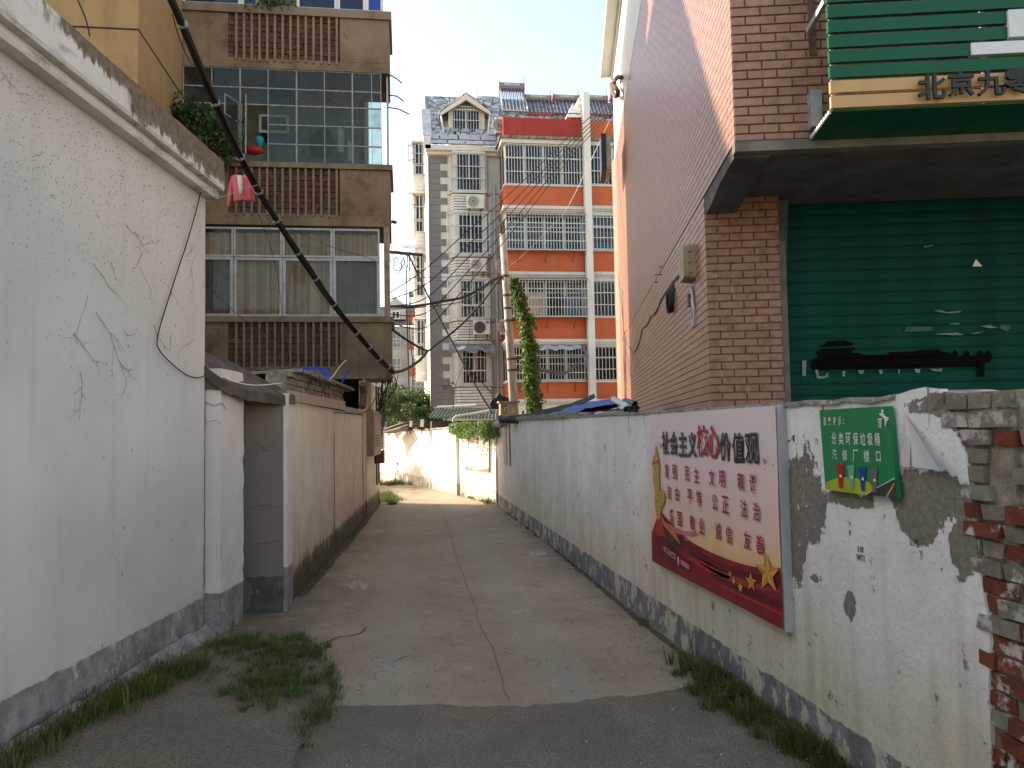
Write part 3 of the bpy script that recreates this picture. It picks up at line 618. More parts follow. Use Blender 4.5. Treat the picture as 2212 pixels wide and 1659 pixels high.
def sideglaze(za, zb, n):
    for k in range(n):
        y0, y1 = FB+.12+1.25*k/n, FB+.12+1.25*(k+1)/n; m = MB()
        m.box(XR-.06, XR-.03, y0, y1, za, za+.04); m.box(XR-.06, XR-.03, y0, y1, zb-.04, zb); m.box(XR-.0595, XR-.0305, y0, y0+.035, za+.04, zb-.04)
        f = O('side_frame', m, m_alu, ab); m = MB(); m.box(XR-.048, XR-.042, y0+.035, y1, za+.04, zb-.04); O('pane', m, m_gls, f)
sideglaze(zc[0], zc[2], 2)
# ---- second storey: old steel windows, eight lights wide and five high, two leaves open
m_stl = M('old_steel_frame', (.34,.33,.30), .7, .3, 14, .2, 60, dirt=(.06,.05,.045), damt=.7)
xc = [B(x, 250).x for x in (394.5,456.3,518,578.5,640.3,700.8,761.3,803,823)]; xc[0] = XL+.02; zr = [B(620, y).z for y in (351,310.5,269,227,191,150)]
yw = FB+.02
for i in range(8):
    for j in range(5):
        if j < 3 and i in (1, 2): continue
        pane(ab, xc[i]+.012, xc[i+1]-.012, zr[j]+.012, zr[j+1]-.012, yw+.012, m_gl2)
for i in range(9):
    wd = .028 if i in (2, 4, 6) else .016; mb = MB(); mb.box(xc[i]-wd/2, xc[i]+wd/2, yw, yw+.035, zr[0], zr[5]); O('glazing_bar', mb, m_stl, ab)
for j in range(6):
    mb = MB(); mb.box(xc[0], xc[8], yw+.004, yw+.03, zr[j]-.011, zr[j]+.011)
    if 0 < j < 3:
        mb = MB(); mb.box(xc[0], xc[1], yw+.004, yw+.03, zr[j]-.011, zr[j]+.011); mb.box(xc[3], xc[8], yw+.004, yw+.03, zr[j]-.011, zr[j]+.011)
    O('glazing_bar', mb, m_stl, ab)
for sx, hx in ((-1, xc[2]-.02), (1, xc[2]+.03)):      # open leaves swung out
    e = Vector((hx+sx*.16, FB-.42, 0)); h_ = Vector((hx, FB, 0)); m = MB()
    for k in range(4): z = zr[0]+(zr[3]-zr[0])*k/3; m.bar(h_+Vector((0,0,z)), e+Vector((0,0,z)), .02)
    for p in (h_, e): m.bar(p+Vector((0,0,zr[0])), p+Vector((0,0,zr[3])), .022)
    f = O('open_leaf', m, m_stl, ab)
    for k in range(3):
        m = MB(); za, zb = zr[0]+(zr[3]-zr[0])*k/3+.015, zr[0]+(zr[3]-zr[0])*(k+1)/3-.015; m.prism([h_+Vector((0,0,za)), e+Vector((0,0,za)), e+Vector((0,0,zb)), h_+Vector((0,0,zb))], (sx*.005,0,0)); O('pane', m, m_gl2, f)
sideglaze(zr[0], zr[5], 2)
# things in that room, seen through the glass
def G(x, y, d): return GY(x, y, FB+d)
def cloth(name, px, d, mat, label, cat, th=.03):
    m = MB(); m.prism([G(x, y, d) for x, y in px], (0, th, 0)); return O(name, m, mat, label=label, cat=cat)
m_navy = M('navy_cloth', (.03,.045,.085), .95, .3, 8, .3, 30); m_tblue = M('blue_cloth', (.03,.09,.24), .9, .3, 6)
cloth('jacket', [(668,315),(672,290),(690,278),(700,276),(716,282),(722,310),(718,336),(704,342),(690,340),(672,338)], .5, m_navy, 'dark navy jacket hanging behind the steel-framed balcony windows', 'jacket')
cloth('bed_sheet', [(579,292),(640,292),(640,308),(626,311),(580,310)], .45, m_tblue, 'blue cloth draped behind the middle of the steel-framed windows', 'cloth')
a = G(562,250,.75); b = G(622,287,.75)
mb = MB(); f_ = (a.x, b.x, b.z, a.z)
ac0 = T('window_unit', 'white boxy cooling unit in the wall behind the steel-framed balcony windows', 'air conditioner', ((a.x+b.x)/2, FB+.9, b.z))
mb.box(a.x, b.x, FB+.75, FB+1.3, b.z, a.z); O('case', mb, M('grey_case', (.10,.10,.10), .7), ac0); frame(ac0, a.x-.02, b.x+.02, b.z-.02, a.z+.02, FB+.72, .05, .03, m_white, 'bezel')
m_red = M('red_plastic', (.35,.015,.02), .45, .2, 6); m_tq = M('turquoise_net', (.02,.28,.33), .7)
c = G(546,327,.1); mb = MB(); mb.tube([c+Vector((-.20,0,.0)), c+Vector((-.13,0,.02)), c+Vector((0,0,.03)), c+Vector((.12,0,.02)), c+Vector((.2,0,-.02))], [.01,.07,.10,.08,.012], 10); mb.tube([c+Vector((0,0,.08)), c+Vector((0,0,.25))], .012, 5)
O('red_bag', mb, m_red, smooth=True, label='red bag hanging in the opened steel window', cat='bag')
c = G(561,305,.05); mb = MB(); mb.tube([c+Vector((0,0,.1)), c+Vector((0,0,.07)), c, c+Vector((0,0,-.07)), c+Vector((0,0,-.16))], [.004,.07,.085,.05,.004], 8); O('hanging_net', mb, m_tq, smooth=True, label='small turquoise drying net above the red bag', cat='net')
for px in ((730,270,742,330),(752,300,760,350)):
    a, b = G(px[0], px[1], .5), G(px[2], px[3], .5); mb = MB(); mb.prism([a, Vector((b.x,a.y,a.z-.1)), b, Vector((a.x,a.y,b.z+.04))], (0,.02,0)); O('hanging_rag', mb, m_white, label='pale rag hanging behind the steel windows, '+('upper one' if px[0] == 730 else 'lower one by the corner'), cat='rag')
# ---- third storey: blue sliding windows, only their feet in view
zt0 = B(620, 17).z; xt = [B(x, 10).x for x in (392,520,558,640,728,790,828)]
for i in range(6):
    if i == 2: continue
    f = frame(ab, xt[i]+.003, xt[i+1]-.003, zt0+.004, zt-.02, FB+.03, .05, .05, m_white); pane(f, xt[i]+.05, xt[i+1]-.05, zt0+.05, zt-.06, FB+.05, m_gl3)
# hooks and brackets sticking out on the right
for px in (((838,160),(858,171),(868,180)), ((838,232),(862,236),(884,247)), ((836,205),(858,208),(872,219)), ((846,479),(857,481))):
    mb = MB(); mb.tube([GY(x, y, FB+.15) for x, y in px], .014 if len(px) == 3 else .035, 5); O('wall_hook', mb, m_rust, label={160:'uppermost thin hook', 232:'lowest thick hook', 205:'middle thin hook', 479:'short stub pipe'}[px[0][1]]+' jutting into the sky from the brown balconies', cat='bracket', group='brackets on the brown balconies')
# unseen low block, added behind the high wall to shade the right wall
hh = T('shade_block', 'unseen low block added behind the high left wall for its shade', 'shade_block', (-7, 2, 0))
mb = MB(); mb.box(-12, -3.2, -4, 7.9, 0, 4.9); O('wall', mb, m_och, hh); mb = MB(); mb.box(-12.2, -3.1, -4.2, 8.0, 4.9, 5.05); O('roof', mb, m_led, hh)
# ============================================================ TEXT helper
def text_mesh(s, size=1.0, extrude=0.0, bold=0.0, cx=True):
    cv = bpy.data.curves.new('txt', 'FONT'); cv.body = s; cv.size = size; cv.extrude = extrude; cv.offset = bold
    cv.align_x = 'CENTER' if cx else 'LEFT'; cv.align_y = 'CENTER'; cv.resolution_u = 3
    ob = bpy.data.objects.new('txt', cv); C.objects.link(ob)
    dg = bpy.context.evaluated_depsgraph_get(); me = bpy.data.meshes.new_from_object(ob.evaluated_get(dg))
    C.objects.unlink(ob); bpy.data.objects.remove(ob); bpy.data.curves.remove(cv)
    return me
def letter(name, s, size, origin, ux, uy, mat, parent, bold=0.0, depth=0.0, sx=1.0):
    me = text_mesh(s, 1.0, 0, bold); nrm = Vector(ux).cross(Vector(uy)).normalized()
    mb = MB(); vs = me.vertices
    xs_ = [v.co.x for v in vs]; ys_ = [v.co.y for v in vs]; cx_, cy_ = (min(xs_)+max(xs_))/2, (min(ys_)+max(ys_))/2
    k = size/max(.3, (max(ys_)-min(ys_))) if len(s) == 1 and s not in '一:：' else size
    P = [Vector(origin)+Vector(ux)*((v.co.x-cx_)*k*sx)+Vector(uy)*((v.co.y-cy_)*k) for v in vs]
    fs = [tuple(p.vertices) for p in me.polygons]
    if depth:
        n = len(P); mb.add(P+[p+nrm*depth for p in P], [f[::-1] for f in fs]+[tuple(i+n for i in f) for f in fs])
        ec = {}
        for f in fs:
            for i in range(len(f)):
                e = (f[i], f[(i+1) % len(f)]); ec[tuple(sorted(e))] = ec.get(tuple(sorted(e)), [])+[e]
        for es in ec.values():
            if len(es) == 1: a, b = es[0]; mb.f.append((a, b, b+n, a+n)); mb.c.append(None)
    else: mb.add(P, fs)
    bpy.data.meshes.remove(me)
    return O(name, mb, mat, parent)
# ============================================================ PINK TILED SHOP BUILDING (right)
PO = Vector((2.69, 6.80, 0)); PA = R(11.75)
PU = Vector((math.cos(PA), -math.sin(PA), 0)); PV = Vector((math.sin(PA), math.cos(PA), 0))
def pl(p): d = Vector(p)-PO; return d.dot(PU), d.dot(PV), d.z
def pw(u, v, z): return PO+PU*u+PV*v+Vector((0,0,z))
def fr(x, y, v): return pl(GP(x, y, pw(0, v, 0), PV))       # pixel -> local on a plane v = const
def sd_(x, y, u=0): return pl(GP(x, y, pw(u, 0, 0), PU))
pb = T('shop_building', 'pink tiled shop building with white eaves and overhanging upper storey, right side', 'building', PO, -PA)
def OP(name, mb, mat, parent=None, **k): return O(name, mb, mat, parent or pb, world=False, **k)
_, VU, ZS = sd_(1587, 306); _, VE, _ = sd_(1332, 500); ZT = sd_(1386, 0)[2]
m_tile = rndmat('pink_tile', [(.39,.205,.14),(.425,.225,.155),(.355,.185,.127),(.40,.212,.15)], .33, .25, 70, dirt=(.19,.105,.075), damt=.35, dlo=.52)
m_tileo = rndmat('pink_tile_dirty', [(.30,.155,.105),(.335,.175,.12),(.275,.14,.095),(.315,.165,.118)], .5, .3, 70, dirt=(.10,.07,.055), damt=.6, dlo=.52)
m_joint = M('tile_joint', (.15,.095,.075), .95)
TW, TH = .215, .068
# carcass, just behind the tiles
mb = MB(); mb.box(.012, 9, VU+.012, VE-.01, ZS+.02, ZT); mb.box(.012, .66, .012, VE, 0, ZS+.02); mb.box(.66, 9, .45, VE, 0, ZS+.02); OP('carcass', mb, m_joint)
mb = MB(); random.seed(2)
def tiles_side(v0, v1, z0, z1, cut=None):
    r = int(z0/TH)
    while r*TH < z1:
        z = r*TH; v = v0-(TW/2 if r % 2 else 0)
        while v < v1:
            a, b = max(v, v0)+.004, min(v+TW, v1)-.004
            if b-a > .02:
                mb.col = random.random(); za, zb = max(z, z0)+.004, min(z+TH, z1)-.004
                if zb-za > .015: mb.add([(0,a,za),(0,b,za),(0,b,zb),(0,a,zb),(.012,a,za),(.012,b,za),(.012,b,zb),(.012,a,zb)], [(1,0,3,2),(0,4,7,3),(1,2,6,5),(3,7,6,2),(0,1,5,4)])
            v += TW
        r += 1
tiles_side(VU, VE, ZS, ZT); tiles_side(0, VE, 1.2, ZS)
OP('side_tiles', mb, m_tile, kind='stuff')
def tile(u0, u1, z0, z1, v, mat):
    m = MB(); e = .003
    m.add([(u0,v+.012,z0),(u1,v+.012,z0),(u1,v+.012,z1),(u0,v+.012,z1),(u0+e,v,z0+e),(u1-e,v,z0+e),(u1-e,v,z1-e),(u0+e,v,z1-e)], [(4,5,6,7),(0,1,5,4),(1,2,6,5),(2,3,7,6),(3,0,4,7)])
    return m
def tiles_front(u0, u1, z0, z1, v, zo, uo, mat):     # tiles below zo / left of uo are single objects
    S = MB(); r = int(z0/TH)
    while r*TH < z1:
        z = r*TH; u = u0-(TW/2 if r % 2 else 0)
        while u < u1:
            a, b = max(u, u0)+.004, min(u+TW, u1)-.004; za, zb = max(z, z0)+.004, min(z+TH, z1)-.004
            if b-a > .02 and zb-za > .015:
                m = tile(a, b, za, zb, v, mat)
                if z < zo[1] and z > zo[0] and a < uo: OP('tile', m, mat)
                else:
                    S.col = random.random(); S.add(m.v, m.f)
            u += TW
        r += 1
    if S.v: OP('front_tiles', S, mat, kind='stuff')
tiles_front(0, 8, ZS, ZT, VU, (0, 4.95), 1.15, m_tile)
tiles_front(0, .655, .6, ZS, 0, (1.6, 4), 9, m_tileo)
m_eff = NT('white_efflorescence'); c = m_eff; sp_ = c.ma('MULTIPLY', c.rng(c.noise(20, 7, .75, sc=(1,1,.45)), .54, .66), .42); tr = c.n('ShaderNodeBsdfTransparent'); c.done((.60,.55,.5), .95); ms = c.n('ShaderNodeMixShader'); c.L(sp_, ms.inputs[0]); c.L(tr.outputs[0], ms.inputs[1]); c.L(c.b.outputs[0], ms.inputs[2]); c.L(ms.outputs[0], c.o.inputs['Surface']); m_eff = c.m
for u0_, u1_, z0_, z1_ in ((.02,.30,2.55,3.1),(.08,.26,1.75,2.3),(.25,.60,1.7,2.05)):
    mb = MB(); mb.add([(u0_,-.0015,z0_),(u1_,-.0015,z0_+.04),(u1_-.03,-.0015,z1_),(u0_+.04,-.0015,z1_-.06)], [(0,1,2,3)]); OP('lime_run', mb, m_eff)
for v0_, v1_, z0_, z1_ in ((.10,.26,2.0,3.3),(.75,1.15,1.75,2.6),(.3,.5,2.2,2.7)):
    mb = MB(); mb.add([(-.0015,v1_,z0_),(-.0015,v0_,z0_+.05),(-.0015,v0_+.02,z1_),(-.0015,v1_-.03,z1_-.1)], [(0,1,2,3)]); OP('lime_run', mb, m_eff)
# soffit, edge strip and cantilever beam
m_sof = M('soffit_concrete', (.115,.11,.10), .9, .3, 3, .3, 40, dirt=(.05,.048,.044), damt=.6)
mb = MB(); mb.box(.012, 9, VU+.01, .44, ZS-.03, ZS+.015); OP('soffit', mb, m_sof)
mb = MB(); mb.box(.0, 9, VU-.002, VU+.1, ZS-.075, ZS-.001); OP('soffit_edge', mb, M('edge_concrete', (.17,.16,.14), .9, .3, 4, .3), pb)
zb_ = sd_(1530, 450)[2]
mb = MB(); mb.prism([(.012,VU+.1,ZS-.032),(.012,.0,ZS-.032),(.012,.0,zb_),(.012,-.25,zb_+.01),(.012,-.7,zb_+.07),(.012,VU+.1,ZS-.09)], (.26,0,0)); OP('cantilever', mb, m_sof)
# eaves: white soffit, fascia
Z2 = sd_(1344.6, 0)[2]; zf = Z2+.35
m_eav = M('white_upper_wall', (.62,.63,.61), .8, .08, 2, .15, 40, dirt=(.55,.54,.5), damt=.3)
mb = MB(); mb.box(-.004, 9, VU+.02, VE, ZT+.002, Z2); OP('white_upper_wall', mb, m_eav)
mb = MB(); mb.box(-.05, 9.1, VU-.05, VE+.02, Z2+.001, Z2+.10); OP('string_course', mb, m_eav)
mb = MB(); mb.box(-.30, 9.2, VU-.3, VE+.1, Z2+.101, zf); OP('roof_edge', mb, m_eav)
# chamfered far corner
mb = MB(); mb.prism([(.005,VE-.3,1.0),(-.06,VE-.02,1.0),(-.06,VE+.3,1.0),(.3,VE+.3,1.0)], (0,0,ZT-1.0)); OP('far_corner', mb, m_tile)
# ---- roller shutter
m_shut = M('green_shutter', (.003,.052,.044), .6, .3, 3, .06, 120, dirt=(.006,.036,.031), damt=.6, spec=.08)
u0s = .74; ZP = .105; m_ = MB()
prof = [(0,0),(.004,.004),(.010,.03),(.011,.06),(.008,.09),(.001,.1)]
def slat_mesh():
    m = MB(); n = len(prof); vs = []
    for u in (u0s, 7.0):
        for d, z in prof: vs.append((u, .30-d, z))
    m.add(vs, [(k, n+k, n+k+1, k+1) for k in range(n-1)]); return m
z = .40; first = None
sh_root = OP('shutter_rail', MB().box(.665, .745, .16, .34, .2, ZS-.02), M('rail_steel', (.13,.125,.115), .6, .25, 8, .1, 60, .3))
while z < ZS-.02:
    if first is None: first = OP('shutter_slat', slat_mesh(), m_shut); first.location = (0,0,z)
    else: c = first.copy(); C.objects.link(c); c.location = (0,0,z)
    z += ZP
mb = MB(); mb.box(u0s, 7, .305, .32, .2, ZS); OP('shutter_back', mb, m_dark)
mb = MB(); mb.prism([(.66,.05,ZS-.05),(.66,.30,ZS-.05),(.66,.30,ZS-.95),(.66,.22,ZS-.80),(.66,.16,ZS-.4)], (.10,0,0)); OP('shutter_cheek', mb, M('cheek_steel', (.045,.07,.068), .6), pb)
# black overpaint, numbers left under it, scratches
m_bpaint = M('black_overpaint', (.004,.004,.004), .8, .3, 20, .1, 80, 0, .04); m_wpaint = M('old_white_paint', (.16,.22,.21), .8, .3, 30); m_grn2 = M('dull_green_patch', (.012,.07,.055), .5)
k5 = crop(2968, 700, 1.843); FV = .274
def spot(px, mat, nm, d=0, n=3, j=0):
    m = MB(); P = [fr(*k5(x, y), FV-d) for x, y in px]; q = []
    for i in range(len(P)):
        a, b = Vector(P[i]), Vector(P[(i+1) % len(P)])
        for s in range(n): t_ = a.lerp(b, s/n); q.append(t_+Vector((random.uniform(-j, j), 0, random.uniform(-j, j))))
    m.poly(q[::-1]); return OP(nm, m, mat)
S_ = [(1160,430,585),(1182,400,615),(1205,405,620),(1228,375,640),(1250,372,700),(1268,380,1240),(1238,880,1300),(1222,1080,1230),(1285,345,1590),(1300,335,1580),(1316,330,1560),(1332,332,1540),(1344,335,1100),(1258,640,1330),(1275,380,1600)]
for y, x0, x1 in S_:
    for k in range(3):
        yy = y+random.uniform(-7, 7); a, b = x0+random.uniform(-14, 22), x1+random.uniform(-40, 18); h = random.uniform(5, 10); n = 14
        spot([(a+(b-a)*i/n, yy-h*(1+.35*nz(i*.9, k, y))-(i/n)*10) for i in range(n+1)]+[(b-(b-a)*i/n, yy+h*(1+.35*nz(i*.8, k+9, y))-(1-i/n)*10) for i in range(n+1)], m_bpaint, 'overpaint', .003+.0004*k, 1, 0)
for cx in (1350, 1435, 1530, 1590): spot([(cx+22*math.cos(a), 1255+45*math.sin(a)) for a in [k*.63 for k in range(10)]], m_bpaint, 'overpaint', .0055, 2, .004)
spot([(1508,1300),(1565,1300),(1560,1400),(1518,1400)], m_bpaint, 'overpaint', .0052, 4, .006)
for i, ch in enumerate('15 1 5 1 8'): pass
for px in ([(258,1285),(288,1282),(286,1395),(262,1397)], [(350,1350),(375,1355),(378,1395),(420,1395),(440,1365),(445,1400),(415,1415),(365,1412)], [(545,1360),(565,1360),(563,1398),(547,1398)], [(660,1355),(705,1355),(695,1378),(668,1380)], [(805,1352),(835,1352),(830,1380),(812,1382)], [(940,1350),(958,1350),(956,1378),(942,1378)], [(1060,1345),(1105,1343),(1095,1372),(1068,1372)], [(1165,1345),(1200,1360),(1250,1365),(1262,1340),(1230,1345)]):
    spot(px, m_wpaint, 'old_number', .001, 3, .003)
for px in ([(1205,930),(1245,922),(1285,940),(1390,928),(1388,940),(1290,948),(1240,938)], [(1205,1097),(1260,1090),(1360,1086),(1420,1100),(1340,1105)], [(1530,1040),(1600,1032),(1655,1048),(1600,1055)], [(1310,1020),(1385,1018),(1380,1025),(1315,1026)], [(1125,470),(1195,456),(1190,466),(1130,478)], [(1450,1090),(1555,1080),(1500,1094)]):
    spot(px, m_wpaint, 'scratch', .006, 4, .002)
spot([(1475,612),(1500,560),(1545,612)], m_white, 'sticker_scrap', .01, 1); spot([(985,1080),(1000,1045),(1190,1045),(1190,1075)], m_grn2, 'dull_patch', .002, 3, .004); spot([(1660,1050),(1690,1030),(1750,1040),(1720,1075)], m_grn2, 'dull_patch', .002, 3, .004)
# ---- shop sign of slats
VS = VU-.5
ua, _, zbt = fr(1796, 233, VS); RP, RH = .1034, .081
sg = T('shop_sign', 'green and tan slatted shop sign with raised black characters on the pink building', 'sign', pw(ua+1.5, VS, zbt), -PA)
Lc = lambda u, v, z: pw(u, v, z)
def SG(name, mb, mat, parent=None, **k):
    mb.v = [pw(*p) for p in mb.v]; return O(name, mb, mat, parent or sg, **k)
m_sgr = M('sign_green', (.004,.085,.036), .5, .08, 4, .02, 80, spec=.25); m_stan = M('sign_tan', (.50,.30,.135), .55, .08, 5, .03, 90); m_swh = M('sign_white', (.60,.60,.60), .5, .05, 5)
uw1 = fr(*crop(2968, 0, 1.843)(1460, 320), VS)[0]; uw2 = fr(*crop(2968, 0, 1.843)(1722, 150), VS)[0]
UE = ua+3.6
for r in range(0, 14):
    z = zbt+r*RP; mat = m_stan if r < 2 else m_sgr
    m = MB(); m.box(ua, (uw1-.006 if r == 3 else uw2-.006 if r in (4, 5) else UE), VS, VS+.035, z, z+RH); SG('slat', m, mat)
m = MB(); m.box(uw1, UE, VS-.012, VS+.035, zbt+3*RP, zbt+3*RP+RH); SG('white_bar', m, m_swh)
m = MB(); m.box(uw2, UE, VS-.02, VS+.035, zbt+4*RP, zbt+5*RP+RH); SG('white_panel', m, m_swh)
m = MB(); m.box(ua+.02, ua+.045, VS+.035, VS+.06, zbt, zbt+1.4)
for u in (1.0, 2.0, 3.0): m.box(ua+u, ua+u+.03, VS+.035, VS+.065, zbt, zbt+1.4)
SG('frame', m, m_steel)
m = MB(); m.prism([(ua+.01,VS+.036,zbt-.002),(UE,VS+.036,zbt-.002),(UE,VU-.004,zbt-.03),(ua+.01,VU-.004,zbt-.03)], (0,0,-.012)); SG('bottom_panel', m, M('sign_green_dark', (.006,.085,.035), .5))
m = MB()
for k in range(9):
    v = VS+.05+(.5-.06)*k/9; m.box(ua-.002, ua+.012, v, v+.03, zbt-.02-.02*k/9, zbt+.004-.02*k/9)
SG('edge_trim', m, m_white)
a, b = fr(1743, 206, VU-.01), fr(1769, 282, VU-.01)
m = MB(); m.box(a[0], b[0]-.0, VU-.10, VU-.001, b[2], a[2]); SG('wall_bracket', m, m_steel)
a, b = fr(1746, 68, VU-.03), fr(1783, 3, VU-.25)
m = MB(); m.bar(a, b, .035, .035); SG('strut', m, m_steel)
m = MB(); m.box(fr(1746, 60, VU)[0], fr(1746, 60, VU)[0]+.05, VU-.012, VU-.001, 4.3, 5.2); SG('strut_plate', m, m_rust)
k7 = crop(2968, 0, 1.843); m_let = M('sign_letter', (.022,.024,.022), .5, .1, 9, .02)
for ch, x, y in (('北',1178,626),('京',1386,607),('九',1600,600),('零',1800,583)):
    u, v, z = fr(*k7(x, y), VS-.03)
    letter('character', ch, .168, pw(u, VS-.03, z), PU, Vector((0,0,1)), m_let, sg, bold=.022, depth=.022)
# ---- junction box, conduit and coiled cable on the side wall
m_bx = M('beige_box', (.36,.31,.185), .55, .12, 8, .05, dirt=(.2,.16,.1), damt=.3)
c0 = sd_(1503, 580)[1]; c1 = sd_(1484, 580)[1]; zt_, zb2 = sd_(1490, 542)[2], sd_(1490, 616)[2]
jb = T('junction_box', 'beige plastic junction box with latched lid on the pink tiled wall', 'junction box', pw(0, (c0+c1)/2, zb2), -PA)
def JB(name, mb, mat, parent=jb, **k):
    mb.v = [pw(*p) for p in mb.v]; return O(name, mb, mat, parent, **k)
vb0, vb1 = c0, c0+.34
def rbox(u0, u1, v0, v1, z0, z1, r):
    m = MB(); q = []
    for cz, cv, a0 in ((z1-r, v1-r, 0), (z1-r, v0+r, 90), (z0+r, v0+r, 180), (z0+r, v1-r, 270)):
        for k in range(4): an = R(a0+30*k); q.append((u0, cv+r*math.cos(an), cz+r*math.sin(an)))
    m.prism(q, (u1-u0, 0, 0)); return m
JB('base', rbox(-.055, 0, vb0, vb1, zb2, zt_, .025), m_bx); JB('lid', rbox(-.115, -.058, vb0+.004, vb1-.004, zb2+.004, zt_-.004, .035), m_bx)
for zz in (.2, .5, .8): m = MB(); z = zb2+(zt_-zb2)*zz; m.box(-.075, -.04, vb0-.012, vb0-.001, z-.014, z+.014); JB('latch', m, m_bx)
k8 = crop(2300, 750, 1.843)
def sp(x, y, u=-.02): p = sd_(*k8(x, y), u); return Vector((u, p[1], p[2]))
m = MB(); m.tube([sp(690,665), sp(700,720), sp(705,790), sp(700,900), sp(706,955), sp(716,940), sp(716,830), sp(708,760), sp(700,670)], .012, 6); JB('conduit', m, m_pvc)
m = MB(); q = sp(697,757); m.box(-.05, -.005, q.y-.05, q.y+.05, q.z-.07, q.z+.05); JB('cable_block', m, m_rust)
m = MB()
ctr = sp(555,748, -.03); rz_ = abs(sp(555,645).z-sp(555,850).z)/2
for k in range(6):
    rr = rz_*(1-.05*k)*random.uniform(.96, 1.02); m.tube([(-.02-.010*k, ctr.y+rr*.95*math.cos(a), ctr.z-.01*k+rr*math.sin(a)) for a in [i*2*math.pi/24 for i in range(25)]], .009, 5, False)
m.v = [pw(*p) for p in m.v]; O('cable_coil', m, m_wire, smooth=True, label='black cable coiled in a ring on the pink wall left of the box', cat='cable')
m = MB(); m.tube([sp(*p, -.012) for p in ((610,585),(560,640),(530,690),(480,760),(455,830),(435,862),(408,875),(385,935),(362,955),(348,960),(330,1050),(305,1115),(285,1135))], .009, 5)
m.tube([sp(*p, -.012) for p in ((285,1135),(240,1080),(215,980),(203,820),(190,700),(172,560),(162,400),(160,200),(158,60))], .0055, 4)
m.v = [pw(*p) for p in m.v]; O('wall_cable', m, m_wire, label='black cable sagging along the pink tiled wall from the box', cat='cable')
for i, p in enumerate(((490,523),(457,580),(490,578),(458,633))):
    wh = ('topmost', 'left middle', 'right middle', 'lowest')[i]
    q = sp(*p, 0); m = MB(); m.tube([(-.04, q.y, q.z), (.0, q.y, q.z)], .008, 5); m.v = [pw(*v_) for v_ in m.v]; O('wall_peg', m, m_rust, label=wh+' of four short dark pegs in the pink wall left of the junction box', cat='peg', group='pegs in the pink wall')
# pipe hook under the eaves and the light box by the far corner
m = MB(); pq = [(2330+x/4.147, y/4.147) for x, y in ((325,1245),(260,1240),(205,1300),(215,1380),(270,1470),(265,1530),(230,1555),(190,1500),(160,1350))]
zq = ZT-.35; P = []
for x, y in pq: P.append(pw(*pl(GP(x/1.7938, y/1.7938, pw(-.12, 0, 0), PU))))
m.tube(P, .045, 8); O('bent_pipe', m, m_rust, smooth=True, label='bent dark pipe hooked under the white eaves', cat='pipe')
lv = VE-3.2
a = GP(1318, 290, pw(0, lv, 0), PV); b = GP(1300, 365, pw(0, lv, 0), PV); ua_, _, za_ = pl(a); ub_, _, zb_ = pl(b)
lb = T('light_box', 'cream and dark blue box sign projecting under the white eaves', 'sign', pw((ua_+ub_)/2, lv, zb_), -PA)
m = MB(); m.box(ub_+.1, ua_, lv, lv+.9, zb_, za_); m.v = [pw(*p) for p in m.v]; O('cream_face', m, M('cream_plastic', (.42,.38,.25), .6), lb)
m = MB(); m.box(ub_, ub_+.099, lv-.02, lv+.9, zb_-.02, za_+.02); m.v = [pw(*p) for p in m.v]; O('blue_side', m, M('dark_blue_panel', (.03,.035,.06), .6), lb)
# ============================================================ SLOGAN BOARD on the right wall
UX, UZ = Vector((0,-1,0)), Vector((0,0,1))
PX = WX-.055                                   # face of the board
k2 = crop(2450, 1550, 1.843)
def bp(x, y, d=0): return GX(*k2(x, y), PX-d)
Yf, Yn = GX(1404, 1000, PX).y, GX(1679, 1000, PX).y; Zt_, Zb_ = 1.705, .555
bo = T('slogan_board', 'large pink and red slogan board with Chinese characters, stars and drapery on the white wall', 'poster', (PX, (Yf+Yn)/2, Zb_))
t = NT('board_print'); x_, y_, z_ = t.xyz()
f = t.ma('ADD', z_, t.ma('MULTIPLY', t.ma('SUBTRACT', t.noise(1.6, 3), .5), .35)); f = t.ma('ADD', f, t.ma('MULTIPLY', t.ma('SUBTRACT', y_, 5.1), .03))
c = t.mix(t.rng(f, 1.05, 1.55), (.82,.58,.53), (.74,.66,.66)); c = t.mix(t.rng(f, .75, 1.12), (.84,.58,.27), c)
c = t.mix(t.rng(f, .66, .86), (.68,.30,.17), c); c = t.mix(t.ma('MULTIPLY', t.rng(t.noise(4, 5, .6, sc=(1,1,2.5)), .55, .75), .35), c, (.82,.68,.55))
t.bump(t.noise(300, 2), .08); m_prt = t.done(c, .42, spec=.35)
mb = MB(); mb.grid(lambda u, v: Vector((PX+.004*nz(u*5, v*3), Yf+(Yn-Yf)*u, Zb_+(Zt_-Zb_)*v)), 24, 14); O('printed_face', mb, m_prt, bo, smooth=True)
m_ban = M('banner_edge', (.45,.43,.43), .6, .1, 8, .1)
mb = MB(); mb.box(PX+.006, WX-.001, Yn-.012, Yn+.03, Zb_-.01, Zt_+.006); mb.box(PX+.006, WX-.001, Yf-.02, Yf, Zb_, Zt_); mb.box(PX+.006, WX-.001, Yn+.03, Yf-.02, Zt_-.02, Zt_+.004); mb.box(PX+.006, WX-.001, Yn+.03, Yf-.02, Zb_, Zb_+.02); O('box_edge', mb, m_ban, bo)
m_rdk = M('print_crimson', (.25,.012,.028), .42, .25, 5, 0); m_rdd = M('print_dark_crimson', (.13,.006,.016), .42, .2, 5, 0); m_rdl = M('print_scarlet', (.40,.035,.04), .42, .2, 5, 0); m_txt = M('print_red', (.36,.012,.045), .45, .05, 5, 0); m_blk = M('print_black', (.02,.02,.022), .45, .05, 5, 0); m_pwh = M('print_white', (.62,.56,.55), .5, .04, 5, 0)
